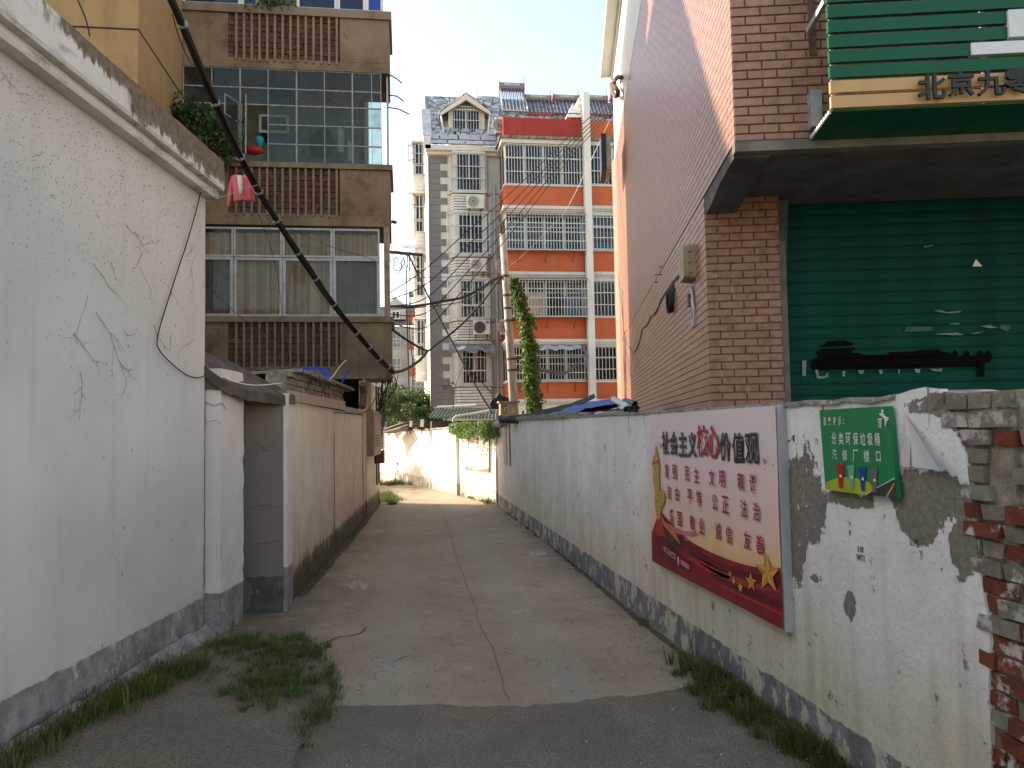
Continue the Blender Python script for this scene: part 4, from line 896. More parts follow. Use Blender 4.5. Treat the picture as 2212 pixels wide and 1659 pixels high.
m_yel = M('print_yellow', (.62,.42,.06), .45, .12, 9, 0); m_org = M('print_orange', (.58,.20,.05), .45, .1, 9, 0); m_gold = M('print_gold', (.52,.33,.07), .5, .35, 40, 0); m_brn2 = M('print_brown', (.085,.035,.025), .5, .3, 12, 0); m_pk = M('print_pink', (.55,.17,.22), .5, .1, 5, 0)
def shp(nm, px, mat, d, parent=None, f_=None, curve=1):
    P = [(f_ or bp)(x, y, d) for x, y in px]; m = MB(); m.poly(P); return O(nm, m, mat, parent or bo)
def smooth_px(px, n=6):
    q = []; L = len(px)
    for i in range(L-1):
        p0, p1, p2, p3 = px[max(i-1, 0)], px[i], px[i+1], px[min(i+2, L-1)]
        for k in range(n):
            t_ = k/n; q.append(tuple(.5*(2*p1[a]+(p2[a]-p0[a])*t_+(2*p0[a]-5*p1[a]+4*p2[a]-p3[a])*t_*t_+(3*p1[a]-p0[a]-3*p2[a]+p3[a])*t_**3) for a in (0, 1)))
    return q+[px[-1]]
bot = [(1073,1565),(900,1475),(700,1378),(550,1300),(400,1225),(190,1115)]
mb = MB(); mb.poly([bp(x, y, .004) for x, y in smooth_px([(196,790),(300,900),(420,1010),(600,1105),(800,1175),(960,1205)])]+[Vector((PX-.004, Yn+.002, bp(1055,1195).z)), Vector((PX-.004, Yn+.002, Zb_+.002)), Vector((PX-.004, Yf-.002, Zb_+.002)), Vector((PX-.004, Yf-.002, bp(165,960).z))]); O('drapery', mb, m_rdk, bo)
for tp, bt, mt in ((((330,960),(480,1080),(700,1190),(900,1245),(1058,1265)), ((1060,1310),(880,1290),(660,1230),(450,1120),(330,1000)), m_rdd), (((480,1130),(700,1245),(880,1310),(1062,1350)), ((1064,1375),(860,1350),(660,1275),(480,1165)), m_rdl), (((560,1230),(760,1320),(940,1390),(1066,1440)), ((1068,1490),(900,1425),(740,1355),(560,1260)), m_rdd), (((640,1320),(820,1400),(1069,1520)), ((1070,1540),(830,1430),(640,1335)), m_rdl), (((400,1110),(560,1200),(700,1260)), ((690,1280),(540,1225),(400,1135)), m_rdl)):
    shp('drapery_fold', smooth_px(list(tp))+smooth_px(list(bt)), mt, .0065)
for px in ([(210,860),(300,905),(360,935),(440,940),(480,960),(420,975),(300,950),(215,905)], [(200,880),(260,930),(330,985),(420,1000),(330,1010),(230,980)]): shp('cloud', px, m_pk, .0055)
# gate tower and pillar motifs at the far lower corner
shp('tower_roof', [(205,820),(240,880),(300,935),(335,1010),(345,1035),(250,925),(215,880)], m_org, .009); shp('tower_wall', [(218,890),(250,930),(348,1040),(360,1085),(235,1000)], m_brn2, .008); shp('tower_base', [(165,965),(235,1000),(410,1180),(410,1228),(190,1118)], m_rdd, .0085)
shp('slogan_strip', [(225,1045),(308,1105),(308,1140),(228,1080)], m_pwh, .0105); shp('slogan_strip_field', [(229,1052),(304,1109),(304,1133),(232,1078)], m_rdk, .012); shp('white_figure', [(322,1118),(334,1125),(332,1180),(324,1176)], m_pwh, .0105); shp('slogan_strip', [(345,1135),(408,1178),(408,1215),(348,1175)], m_pk, .0105)
shp('carved_pillar', smooth_px([(150,480),(170,470),(190,510),(192,600),(200,690),(206,760),(200,840),(180,850),(165,780),(158,650),(148,560)]), m_gold, .010); shp('carved_pillar_cap', smooth_px([(140,440),(160,370),(165,300),(170,330),(180,390),(192,450),(190,520),(165,470),(142,480)]), m_gold, .011); shp('pillar_ring', [(145,440),(188,430),(190,448),(146,462)], m_rdl, .0125); shp('carved_wing', smooth_px([(190,660),(215,640),(232,680),(222,750),(205,755),(195,720)]), m_gold, .0115); shp('pillar_foot', [(168,855),(205,850),(235,960),(230,975),(172,970)], m_rdl, .0095)
# stars
def star(cx, cy, r, tilt, sq=.62):
    px = []
    for k in range(10):
        rr = r if k % 2 == 0 else r*.42; a = tilt+k*math.pi/5; px.append((cx+rr*math.sin(a)*sq, cy-rr*math.cos(a)+rr*math.sin(a)*sq*.45))
    for k in range(10):
        m = MB(); m.poly([bp(cx, cy, .013), bp(*px[k], .0125), bp(*px[(k+1) % 10], .0125)]); O('star_facet', m, m_yel if k % 2 == (0 if r > 100 else 1) or r < 60 else m_org, bo)
star(965,1235,150,-.15,.62); star(848,1300,72,-.1,.6); star(771,1340,42,-.1,.5); star(724,1292,32,0,.45); star(697,1240,22,0,.45)
for cx, cy, r in ((942,435,30),(968,412,12),(1002,465,14),(945,498,10),(200,325,20),(186,308,9),(176,338,8)):
    shp('bird', [(cx-r*.3,cy-r),(cx+r*.2,cy-r*.3),(cx+r*.55,cy-r*.2),(cx+r*.1,cy+r*.2),(cx-r*.1,cy+r),(cx-r*.25,cy+r*.1)], m_pk, .006)
# lettering
def bl(ch, x, y, size, mat, bold, d, sx=1.0, nm='character'): p = bp(x, y, d); return letter(nm, ch, size, p, UX, UZ, mat, bo, bold=bold, sx=sx)
Yl, Yr_ = bp(213, 300).y, bp(912, 340).y; wch = (Yl-Yr_)/9
for i, ch in enumerate('社会主义核心价值观'):
    red = i in (4, 5); yc = Yl-wch*(i+.5); p = Vector((PX-.006, yc, 1.487+(.028 if red else 0)-.012*i/9)); s = .205 if red else .172
    letter('character_outline', ch, s*1.04, p+Vector((.0012,0,0)), UX, UZ, m_txt if red else m_blk, bo, bold=.052, sx=.93); letter('character_halo', ch, s*1.02, p, UX, UZ, m_pwh, bo, bold=.036, sx=.93)
    letter('character', ch, s, p-Vector((.0015,0,0)), UX, UZ, m_txt if red else m_blk, bo, bold=.018, sx=.93)
colx = [(257,506),(313,515),(403,524),(468,535),(577,552),(653,566),(783,585),(873,602)]
rows = ['富强民主文明和谐', '自由平等公正法治', '爱国敬业诚信友善']
rz3 = [bp(257,506).z, bp(264,655).z, bp(277,828).z]
for r, s in enumerate(rows):
    for i, ch in enumerate(s):
        y = bp(colx[i][0]+ (r*13 if i < 4 else r*17), 600).y; p = Vector((PX-.010, y, rz3[r]-.0))
        letter('character_halo', ch, .108, p+Vector((.0012,0,0)), UX, UZ, m_pwh, bo, bold=.035, sx=.86); letter('character', ch, .104, p, UX, UZ, m_txt, bo, bold=.014, sx=.86)
p = bp(268,1092,.0135); letter('caption', '中华人民共和国万岁', .016, p, Vector((0,-.93,-.0)), UZ, m_pwh, bo)
# ============================================================ GREEN RECYCLING SIGN
k3 = crop(3000, 1450, 1.659); GPX = WX-.03
def gp(x, y, d=0): return GX(*k3(x, y), GPX-d)
gs = T('recycling_sign', 'square green sign with white Chinese text and four coloured bins on the peeling wall', 'sign', gp(550,780))
m_gsg = M('sign_leaf_green', (.008,.21,.075), .35, .04, 4, 0, spec=.45); m_gsl = M('sign_lime', (.36,.45,.03), .4, .2, 6, 0); m_gsr = M('sign_road', (.045,.05,.055), .4, .1, 6, 0); m_w2 = M('sign_plain_white', (.72,.74,.72), .4, .03, 4, 0); m_y2 = M('sign_lane_yellow', (.55,.40,.08), .4, .05, 4, 0)
q4 = [gp(290,230), gp(735,205), gp(790,797), gp(330,742)]
m = MB(); m.prism(q4[::-1], (.02,0,0)); O('panel', m, m_gsg, gs)
def gsh(nm, px, mat, d, parent=gs): return shp(nm, px, mat, d, parent, gp)
gsh('grass_mound', smooth_px([(330,695),(390,672),(450,662),(520,668),(600,690),(640,725)])+[(600,778),(332,742)], m_gsl, .0015); gsh('road_picture', [(775,668),(788,795),(590,775),(640,742)], m_gsr, .002); gsh('road_edge_line', [(772,665),(775,672),(640,742),(590,776),(582,772)], m_w2, .003); gsh('lane_line', [(768,700),(776,704),(725,793),(714,791)], m_y2, .003)
for cx, cy, mt in ((425,655,(.38,.022,.018)), (495,663,(.14,.42,.24)), (567,673,(.012,.055,.27)), (642,682,(.16,.14,.125))):
    mt = M('bin_print', mt, .4, .08, 6, 0); yo = cy-655
    gsh('bin_picture', [(cx-24,595+yo),(cx+20,597+yo),(cx+14,733+yo),(cx-8,730+yo)], mt, .004); gsh('bin_lid', smooth_px([(cx-30,600+yo),(cx-26,582+yo),(cx-5,576+yo),(cx+18,580+yo),(cx+24,602+yo)]), mt, .0045); gsh('bin_badge', [(cx-5,645+yo),(cx+9,647+yo),(cx+9,664+yo),(cx-5,662+yo)], m_w2, .0055)
def gl_(s, x0, x1, y0, y1, h, sx=.9):
    n = len(s)
    for i, ch in enumerate(s):
        f_ = (i+.5)/n; letter('character', ch, h if ch != ':' else h*1.0, gp(x0+(x1-x0)*f_, y0+(y1-y0)*f_, .002), UX, UZ, m_w2, gs, bold=.010, sx=sx)
hh_ = abs(gp(420,300).z-gp(420,360).z)
gl_('温馨提示', 308, 436, 302, 302, hh_*.92, .62); letter('character', ':', hh_*1.1, gp(446,304,.002), UX, UZ, m_w2, gs, bold=.012)
gl_('分类环保垃圾桶', 360, 685, 413, 418, hh_*1.28, .72); gl_('汽', 360, 415, 515, 515, hh_*1.15, .72)
for ch, x, y in (('修',453,520),('厂',521,522),('楼',593,527),('口',670,530)): letter('character', ch, hh_*(1.2 if ch != '口' else 1.0), gp(x, y, .002), UX, UZ, m_w2, gs, bold=.010, sx=.8)
gsh('person_head', [(695+8*math.cos(a*.7), 237+11*math.sin(a*.7)) for a in range(9)], m_w2, .003); gsh('person_body', [(676,250),(700,248),(712,268),(735,278),(738,286),(722,305),(716,335),(712,336),(708,290),(690,270),(676,262)], m_w2, .003); gsh('basket_picture', [(664,285),(694,283),(690,343),(672,342)], m_w2, .0035)
for k in range(4): gsh('basket_line', [(665+k*.6,296+k*12),(693-k,294+k*12),(693-k,298+k*12),(665+k*.6,300+k*12)], m_gsg, .0045)
# ============================================================ LOOSE PAPER and stencilled adverts
m_pap = M('white_paper', (.72,.73,.76), .8, .05, 4, .05)
lp = T('loose_paper', 'torn white paper curling off the wall right of the green sign', 'paper', gp(930,600))
m = MB(); A, Bq, Cq, Dq = gp(835,250,-.026), gp(1065,620,.11), gp(870,600,.0), gp(800,590,-.026)
m.poly([A, gp(880,400,-.02), gp(870,600,-.01), Dq]); O('stuck_part', m, M('aged_paper', (.6,.59,.56), .85, .1, 6, .2), lp)
m = MB(); m.grid(lambda u, v: gp(*( (835+(880-835)*v*1.0)*(1-u)+u*(840+225*v), (250+345*v)*(1-u)+u*(255+365*v) ), -.02+.10*u*v-.03*math.sin(u*3.14)*v), 8, 10); O('curled_part', m, m_pap, lp, smooth=True)
m_sten = M('stencil_black', (.03,.03,.03), .9, .3, 30)
sa = T('stencil_advert', 'black stencilled advert of characters and digits below the green sign', 'graffiti', gp(545,1150)); sb_ = T('stencil_advert', 'half worn black stencilled advert right of the other, near bricks', 'graffiti', gp(920,1140))
def st(s, x, y, h, par, sx=.8): letter('stencil_text', s, h, gp(x, y, -.0285), UX, UZ, m_sten, par, bold=.012, sx=sx)
st('证 刻章', 553, 1125, hh_*.72, sa, .5); st('90497715', 556, 1180, hh_*.95, sa, .42); st('787', 487, 1022, hh_*.8, sa, .4); st('办', 484, 958, hh_*.55, sa, .6)
st('证刻章', 898, 1082, hh_*.78, sb_, .6); st('68199', 925, 1160, hh_*1.3, sb_, .42); st('电话', 838, 525, hh_*.45, sb_, .6)
m = MB(); random.seed(21)
for k in range(7):
    x = 35+k*16+random.uniform(-5, 5); m.tube([gp(x+random.uniform(-8, 8), 410+random.uniform(-25, 25), -.0285) for _ in range(4)], .0025, 3, False)
O('scribble', m, m_sten, label='black pen scribble on the wall between the slogan board and green sign', cat='graffiti')
# small wooden-framed notice near the far end of the right wall
k8b = crop(1400, 1500, 3.16); nx = WX-.02
a, b = GX(*k8b(1735, 500), nx), GX(*k8b(1818, 960), nx)
nb = T('notice_board', 'faded pink notice panel hanging at the far end of the right wall', 'notice', (nx, (a.y+b.y)/2, b.z))
m = MB(); m.box(nx, WX-.002, min(a.y, b.y), max(a.y, b.y), b.z, 1.70); O('panel', m, M('faded_pink', (.42,.33,.30), .7, .15, 6), nb)
m = MB(); m.box(nx-.015, nx-.001, min(a.y, b.y)-.02, min(a.y, b.y)+.02, b.z-.01, 1.71); m.box(nx-.014, nx-.001, (a.y+b.y)/2-.015, (a.y+b.y)/2+.01, b.z, 1.71); O('frame', m, m_steel, nb)
# ============================================================ COMMUNITY POSTER on the end wall
a0_, b0_ = EP[0], EP[1]; d_ = (b0_-a0_).normalized(); n_ = Vector((-d_.y, d_.x, 0)); n_ = n_ if n_.x < 0 else -n_
k4 = crop(1700, 1500, 3.687)
def ep(x, y, d=0): return GP(x, y, a0_+n_*(.03+d), n_)
def e4(x, y, d=0): return ep(*k4(x, y), d)
cp = T('community_poster', 'sunlit white poster with red characters and coloured hearts under the hanging vine', 'poster', e4(550,1190))
m = MB(); q4 = [e4(365,690), e4(735,690), e4(730,1217), e4(365,1178)]; m.prism(q4, -n_*.028); O('panel', m, M('poster_white', (.70,.68,.62), .5, .05, 4, 0), cp)
m = MB(); m.bar(e4(726,690,.002), e4(722,1215,.002), .03); O('frame', m, m_rust, cp)
eu = (e4(700,900)-e4(400,900)).normalized(); eu.z = 0; eu.normalize(); hs = abs(e4(500,840).z-e4(500,930).z)
def esh(nm, px, mat, d): return shp(nm, px, mat, d, cp, e4)
for s, x0, x1, y in (('弘扬志愿精神', 405, 572, 765), ('共建和谐社会', 405, 595, 885)):
    for i, ch in enumerate(s): letter('character', ch, hs*.9, e4(x0+(x1-x0)*(i+.5)/len(s), y, .003), eu, UZ, m_txt, cp, bold=.02, sx=.62)
hc = [(.40,.03,.04),(.05,.22,.30),(.42,.16,.05),(.20,.33,.09),(.03,.16,.10),(.45,.12,.10)]
hc = [M('heart_print', c, .5, .05, 4, 0) for c in hc]
for i, (x, y, r) in enumerate(((685,770,18),(655,800,24),(680,830,18),(635,860,20),(660,870,22),(693,890,28),(624,905,24),(655,925,22),(605,955,22),(636,970,30),(682,965,28),(708,830,14),(570,1010,9),(560,1045,8),(548,1080,7),(610,1000,9))):
    esh('heart', [(x+r*.62*math.sin(a)**3, y-r*(.8125*math.cos(a)-.3125*math.cos(2*a)-.125*math.cos(3*a)-.0625*math.cos(4*a))) for a in [k*.45 for k in range(14)]], hc[i % 6], .003)
for k in range(12):
    x = 372+k*14; h = 60+40*abs(nz(k*1.7)); esh('hand_picture', [(x,1165),(x+2,1165-h*.7),(x+5,1165-h),(x+8,1165-h*.7),(x+9,1165)], hc[0], .0025)
esh('hill_picture', smooth_px([(366,1178),(366,1140),(400,1140),(440,1165),(500,1172)])+[(500,1190)], hc[1], .004); esh('hill_picture', smooth_px([(500,1190),(600,1178),(680,1165),(722,1150)])+[(722,1214)], hc[2], .004)
# ============================================================ TALL APARTMENT BUILDING beyond the bend
TF = 35.2
def tf(x, y, d=0.0): return GY(x, y, TF-d)
tb = T('apartment_building', 'white and orange apartment building with barred windows, dormer and solar heaters', 'building', (4, 40, 0))
def tplast(name, a, seed, st=.25):
    t = NT(name); c = t.mix(t.rng(t.noise(.5, 5, loc=(seed,0,0)), .3, .7), mx(a, .88), mx(a, 1.05))
    c = t.mix(t.ma('MULTIPLY', t.rng(t.noise(2.2, 5, .6, sc=(1,1,.1), loc=(seed,1,0)), .5, .78), st), c, (.32,.27,.21)); t.bump(t.noise(20, 4), .15); return t.done(c, .9, spec=.15)
m_tw = tplast('pale_render', (.70,.68,.63), 1, .3); m_tg = M('quoin_grey', (.19,.185,.185), .9, .12, 2, .1); m_or = tplast('orange_render', (.50,.125,.055), 2, .25); m_rd2 = tplast('red_render', (.33,.048,.042), 3, .12); m_cn = tplast('cornice_render', (.62,.59,.54), 4, .5)
XC = tf(925, 400).x; ZE = tf(1000, 322).z; XRT = 12.0
XB = tf(1088, 450).x                              # left edge of the balcony stack
mb = MB(); mb.box(XC, XRT, TF, TF+11, 0, ZE); O('body', mb, m_tw, tb)
mb = MB(); zg = tf(950, 825).z; mb.box(tf(937,830).x, tf(982,830).x, TF-.006, TF+.01, tf(960,878).z, zg); O('render_patch', mb, M('bare_render', (.24,.195,.16), .95, .35, 2, .3), tb)
# quoins
q = MB(); zq0 = 0.9; n = 0
w1, w2 = tf(953,560).x-XC, tf(968,560).x-XC; zz = tf(950,878).z; hq = (tf(950,339).z-zz)/36
base_s = base_l = None
for k in range(36):
    long_ = k % 2 == 1; z = zz+k*hq
    m = MB(); m.box(XC-.004, XC+(w2 if long_ else w1), TF-.035, TF+.02, z+.006, z+hq-.006)
    src = base_l if long_ else base_s
    if src is None:
        o = O('quoin', m, m_tg, tb)
        if long_: base_l = (o, z)
        else: base_s = (o, z)
    else:
        o = src[0].copy(); C.objects.link(o); o.location.z += z-src[1]
# string grooves
for y in (418, 455, 555, 612, 697, 735, 838):
    z = tf(1000, y).z; mb = MB(); mb.box(XC+w2+.01, XB, TF-.004, TF+.01, z-.015, z+.015); O('groove', mb, m_dark, tb)
m_bar = M('grille_steel', (.50,.50,.48), .45, .2, 10, 0, 60, .5); m_upv = M('white_upvc', (.62,.61,.58), .5, .08, 4); m_dgl = glass('dark_glass', (.10,.11,.13), .06, .06, (.05,.05,.05)); m_in = M('dark_interior', (.035,.035,.04), .9, .4, 3)
def grille(parent, x0, x1, z0, z1, y, nb, rails, depth=0.0, mat=None, r=.016):
    m = MB()
    for k in range(nb+1): x = x0+(x1-x0)*k/nb; m.box(x-r*.7, x+r*.7, y-r*.7, y+r*.7, z0, z1)
    for z in [z0, z1]+[z0+(z1-z0)*f for f in rails]:
        m.box(x0, x1, y-r*1.3, y+r*1.3, z-r, z+r)
        if depth:
            for x in (x0, x1): m.box(x-r, x+r, y, y+depth, z-r*.9, z+r*.9)
    if depth:
        for x in (x0, x1):
            for k in range(1, 4): m.box(x-r*.7, x+r*.7, y+depth*k/4-r*.7, y+depth*k/4+r*.7, z0, z1)
    return O('security_grille', m, mat or m_bar, parent)
def window(parent, x0, x1, z0, z1, y, split=(.5,), tr=.35, fmat=None, gmat=None, fw_=.06):
    m = MB(); m.box(x0, x1, y+.05, y+.06, z0, z1); O('dark_room', m, m_in, parent)
    f = frame(parent, x0, x1, z0, z1, y, fw_, .045, fmat or m_upv)
    m = MB(); cuts = [x0+fw_]+[x0+(x1-x0)*s for s in split]+[x1-fw_]; zm = z0+(z1-z0)*tr
    for s in cuts[1:-1]: m.box(s-fw_*.45, s+fw_*.45, y+.004, y+.04, (zm if tr else z0+fw_), z1-fw_)
    if tr: m.box(x0+fw_, x1-fw_, y+.002, y+.042, zm-fw_*.45, zm+fw_*.45)
    if m.v: O('mullion', m, fmat or m_upv, f)
    for a, b in zip(cuts[:-1], cuts[1:]): m = MB(); m.box(a, b, y+.02, y+.026, (zm if tr else z0+fw_), z1-fw_); O('pane', m, gmat or m_dgl, f)
    if tr: m = MB(); m.box(cuts[0], cuts[-1], y+.02, y+.026, z0+fw_, zm); O('pane', m, gmat or m_dgl, f)
    return f
# bay windows with clapboard aprons
BAYS = [(337,418,463,972,1050,0), (466,554,604,966,1057,.35), (607,690,736,967,1057,.35), (742,831,882,974,1062,.12)]
m_clap = M('clapboard', (.68,.67,.63), .85, .15, 2, .1, dirt=(.3,.26,.2), damt=.4)
PD = .42
for bi, (ya, yb, yc, xa, xb, cg) in enumerate(BAYS):
    z1, z0, zb = tf(1010, ya).z, tf(1010, yb).z, tf(1010, yc).z; xm = (978+bi*4.2, 1046+bi*4.2); x0, x1 = tf(xm[0], yb).x, tf(xm[1], yb).x; bv = .2
    nb_ = 7; hb = (z0-.12-zb)/nb_
    for k in range(nb_):
        m = MB(); za = zb+k*hb; zz_ = za+hb-.03
        m.prism([(x0-bv,TF,za),(x0,TF-PD,za),(x1,TF-PD,za),(x1+bv,TF,za)], (0,0,hb-.03)); O('clapboard', m, m_clap, tb)
    m = MB(); m.prism([(x0-bv+.03,TF,zb),(x0+.02,TF-PD+.03,zb),(x1-.02,TF-PD+.03,zb),(x1+bv-.03,TF,zb)], (0,0,z0-.1-zb)); O('apron_core', m, m_dark, tb)
    m = MB(); m.prism([(x0-bv-.08,TF,z0-.11),(x0-.03,TF-PD-.07,z0-.11),(x1+.03,TF-PD-.07,z0-.11),(x1+bv+.08,TF,z0-.11)], (0,0,.11)); O('bay_sill', m, m_cn, tb)
    m = MB(); m.prism([(x0-bv,TF,z0),(x0,TF-PD,z0),(x0+.14,TF-PD,z0),(x0+.14,TF,z0)], (0,0,z1-z0)); O('bay_jamb', m, m_upv, tb); m = MB(); m.prism([(x1+bv,TF,z0),(x1-.14,TF,z0),(x1-.14,TF-PD,z0),(x1,TF-PD,z0)], (0,0,z1-z0)); O('bay_jamb', m, m_upv, tb)
    m = MB(); m.prism([(x0-bv-.06,TF,z1-.02),(x0-.02,TF-PD-.05,z1-.02),(x1+.02,TF-PD-.05,z1-.02),(x1+bv+.06,TF,z1-.02)], (0,0,.09)); O('bay_head', m, m_cn, tb)
    window(tb, x0+.14, x1-.14, z0, z1-.02, TF-PD+.03, (.5,), .33)
    gx0, gx1 = tf(xa, yb, PD).x, tf(xb, yb, PD).x
    grille(tb, gx0, gx1, z0-.03, z1-.06, TF-PD-.06-cg, 11, (.33,.66), PD*.5+cg)
# tattered awning over the lowest bay
t_ = MB(); ax0, ax1 = tf(970, 740, .9).x, tf(1068, 740, .9).x; za, zb = tf(1010, 738, .4).z, tf(1010, 752, .9).z
t_.grid(lambda u, v: Vector((ax0+(ax1-ax0)*u, TF-.35-.65*v, za+(zb-za)*v-.10*abs(math.sin(u*9))*v+.03*nz(u*9, v*4))), 24, 6); t_.grid(lambda u, v: Vector((ax0+(ax1-ax0)*u, TF-1.0, zb-(.12+.1*nz(u*8, 3)+.25*(1 if u < .06 or u > .93 else 0))*v-.10*abs(math.sin(u*9)))), 24, 3)
m_awn = M('grey_awning', (.21,.20,.22), .85, .35, 4, .2); O('awning', t_, m_awn, tb, smooth=True)
# balcony stack, protruding
BD = 1.75; YB = TF-BD
def bf(x, y): return GY(x, y, YB)
XB0 = bf(1091, 450).x; XB1 = bf(1259, 450).x; XP0, XP1 = bf(1261, 450).x, bf(1275, 450).x
BAL = [(313,399,403,446,466), (467,541,543,588,606), (607,684,687,733,747), (748,822,826,862,872)]
m_scr = glass('balcony_glass', (.30,.32,.34), .07, .18, (.12,.12,.12))
m_cab = M('inside_wall', (.20,.195,.185), .9, .4, 1.2)
def balcony(x0, x1, ys, xc_, first, n_bars, left, bi):
    z1, z0, zo1, zo0, zc = (bf(xc_, y).z for y in ys)
    m = MB(); m.box(x0, x1, YB, TF, zo0, zo1); O('balcony_front', m, m_or, tb)
    m = MB(); m.box(x0-.05, x1+.02, YB-.05, TF, zo1, z0); O('balcony_sill', m, m_upv, tb)
    zt_ = bf(xc_, ys[4]).z
    m = MB(); m.box(x0-.10, x1+.05, YB-.14, TF, zo0-.14, zo0-.001); m.box(x0-.05, x1+.05, YB-.08, TF, zo0-.22, zo0-.141); m.box(x0-.0, x1+.02, YB-.03, TF, zc, zo0-.221); O('balcony_cornice', m, m_cn, tb)
    m = MB(); m.box(x0+.1, x1-.02, TF-.9, TF-.85, z0, z1); O('inside_wall', m, m_cab, tb)
    w_ = (x1-x0)/4
    f = None
    for k in range(4):
        a, b = x0+.03+k*(x1-x0-.06)/4, x0+.03+(k+1)*(x1-x0-.06)/4; zm = z0+(z1-z0)*.68
        f = frame(tb, a, b, z0, z1, YB+.05, .055, .045, m_upv); m = MB(); m.box(a+.055, b-.055, YB+.054, YB+.09, zm-.025, zm+.025); O('transom', m, m_upv, f)
        for c_, d in ((z0+.05, zm-.025), (zm+.025, z1-.05)): m = MB(); m.box(a+.05, b-.05, YB+.07, YB+.076, c_, d); O('pane', m, m_scr, f)
    if left:
        for k in range(2):
            a, b = YB+.1+k*.8, YB+.1+(k+1)*.8; m = MB(); m.box(x0, x0+.04, a, b, z0, z0+.06); m.box(x0, x0+.04, a, b, z1-.06, z1); m.box(x0+.001, x0+.039, a, a+.05, z0+.06, z1-.06); g = O('side_frame', m, m_upv, tb); m = MB(); m.box(x0+.018, x0+.024, a+.05, b, z0+.06, z1-.06); O('pane', m, m_scr, g)
    return z0, z1
CG = [0, .35, .42, .05]
for bi, ys in enumerate(BAL):
    z0, z1 = balcony(XB0, XB1, ys, 1170, bi == 0, 20, True, bi)
    grille(tb, XB0+(-.02 if CG[bi] else .06), XB1+.02, z0-.05, z1-.02, YB-.05-CG[bi], 27, (.33,.66) if CG[bi] == 0 else (.25,.5,.75), CG[bi], None, .017)
    if CG[bi]:
        m = MB(); m.box(XB0-.04, XB1+.04, YB-.07-CG[bi], YB-.0, z0-.075, z0-.052); O('cage_floor', m, m_steel, tb); m = MB(); m.box(XB0-.06, XB1+.06, YB-.1-CG[bi], YB, z1, z1+.02); O('cage_roof', m, m_rust, tb)
        for f in (.15, .5, .85):
            x = XB0+(XB1-XB0)*f; m = MB(); m.bar((x, YB-.05-CG[bi], z0-.08), (x, YB-.004, z0-.5), .03); O('cage_strut', m, m_rust, tb)
    z0, z1 = balcony(XP1+.02, XP1+4.2, ys, 1300, False, 14, False, bi)
    grille(tb, XP1+.05, XP1+4.1, z0, z1, YB-.05-(.2 if bi == 1 else 0), 26, (.33,.66), .2 if bi == 1 else 0, None, .017)
m = MB(); m.box(XB0, XRT, YB+.01, TF, 0, bf(1170, 873).z); O('stack_base', m, m_tw, tb)
m = MB(); m.box(XP0, XP1, YB-.35, TF, 0, bf(1262, 206).z); O('white_fin', m, m_tw, tb)
# top balcony: red parapet on a crumbling cornice, rail
zr1, zr0, zcn = bf(1170, 256).z, bf(1170, 298).z, bf(1170, 312).z
for x0, x1 in ((XB0-.02, XP0-.01), (XP1+.01, XRT)):
    m = MB(); m.box(x0, x1, YB-.02, TF, zr0, zr1); O('roof_parapet', m, m_rd2 if x0 < XP0 else m_or, tb)
    m = MB(); m.box(x0-.2, x1, YB-.22, TF, zr0-.11, zr0-.001); O('roof_cornice', m, M('crumbling_cornice', (.18,.165,.145), .95, .5, 6, .6, 20, dirt=(.6,.58,.54), damt=.8), tb)
    m = MB(); m.box(x0-.12, x1, YB-.12, TF, zcn, zr0-.111); O('roof_cornice', m, m_cn, tb)
m = MB(); zz = bf(1170, 243).z; m.box(XB0, XP0-.05, YB, YB+.03, zz-.02, zz+.02)
for f in (0, .5): x = XB0+.02+(XP0-XB0)*f; m.box(x, x+.03, YB+.001, YB+.029, zr1, zz-.02)
O('roof_rail', m, m_rust, tb)
m = MB(); pa = [bf(*p) for p in ((1224,253),(1238,222),(1240,238),(1252,208),(1256,208),(1256,253))]; m.prism(pa, (0,1.5,0)); O('party_wall', m, M('party_wall_white', (.75,.74,.72), .8), tb)  # party wall: plain white with slight mottling
# main roof
ye = TF-.45; zE2 = ZE+.02; RY = TF+1.9; RZ = GY(1150, 216, TF+1.9).z
m_foil = NT('patched_roof'); tt = m_foil
bk = tt.vor(1.9, 'DISTANCE_TO_EDGE', (1,1,1.0)); n1 = tt.noise(3, 6, .7)
c = tt.mix(tt.rng(n1, .42, .56), (.60,.61,.63), (.28,.275,.265)); c = tt.mix(tt.rng(bk, .02, .05, 1, 0), c, (.03,.03,.03)); tt.bump(tt.noise(7, 5, .6), .6, .05); m_foil = tt.done(c, .4, .2)
def rp(x, v): return Vector((x, ye+(RY-ye)*v, zE2+(RZ-zE2)*v))
mb = MB(); mb.grid(lambda u, v: rp(XC-.05+(XRT-XC)*u, v)+Vector((0,0,.03*nz(u*40, v*20))), 60, 24); O('roof_covering', mb, m_foil, tb)
m_fl2 = rndmat('foil_sheet', [(.42,.43,.45),(.62,.63,.65),(.52,.53,.55),(.70,.71,.73)], .3, .5, 12, dirt=(.06,.06,.06), damt=.7, dlo=.56)
random.seed(4)
for r in range(3):
    x = XC+.05-(.3 if r % 2 else 0)
    while x < XB-.1:
        wd = random.uniform(.75, 1.0); v0 = (0, .085, .20)[r]; v1 = (.075, .19, .30)[r]; a, b = max(x, XC), min(x+wd, XB)
        if b-a > .15 and not (r == 2 and a < tf(1045,300).x and b > tf(968,300).x):
            nrm = Vector((0, -(RZ-zE2), RY-ye)).normalized()*.035; m = MB(); m.prism([rp(a+.03, v0+.006)+nrm, rp(b-.03, v0+.006)+nrm, rp(b-.03, v1-.006)+nrm, rp(a+.03, v1-.006)+nrm], nrm*.6); O('roof_sheet', m, m_fl2, tb)
        x += wd
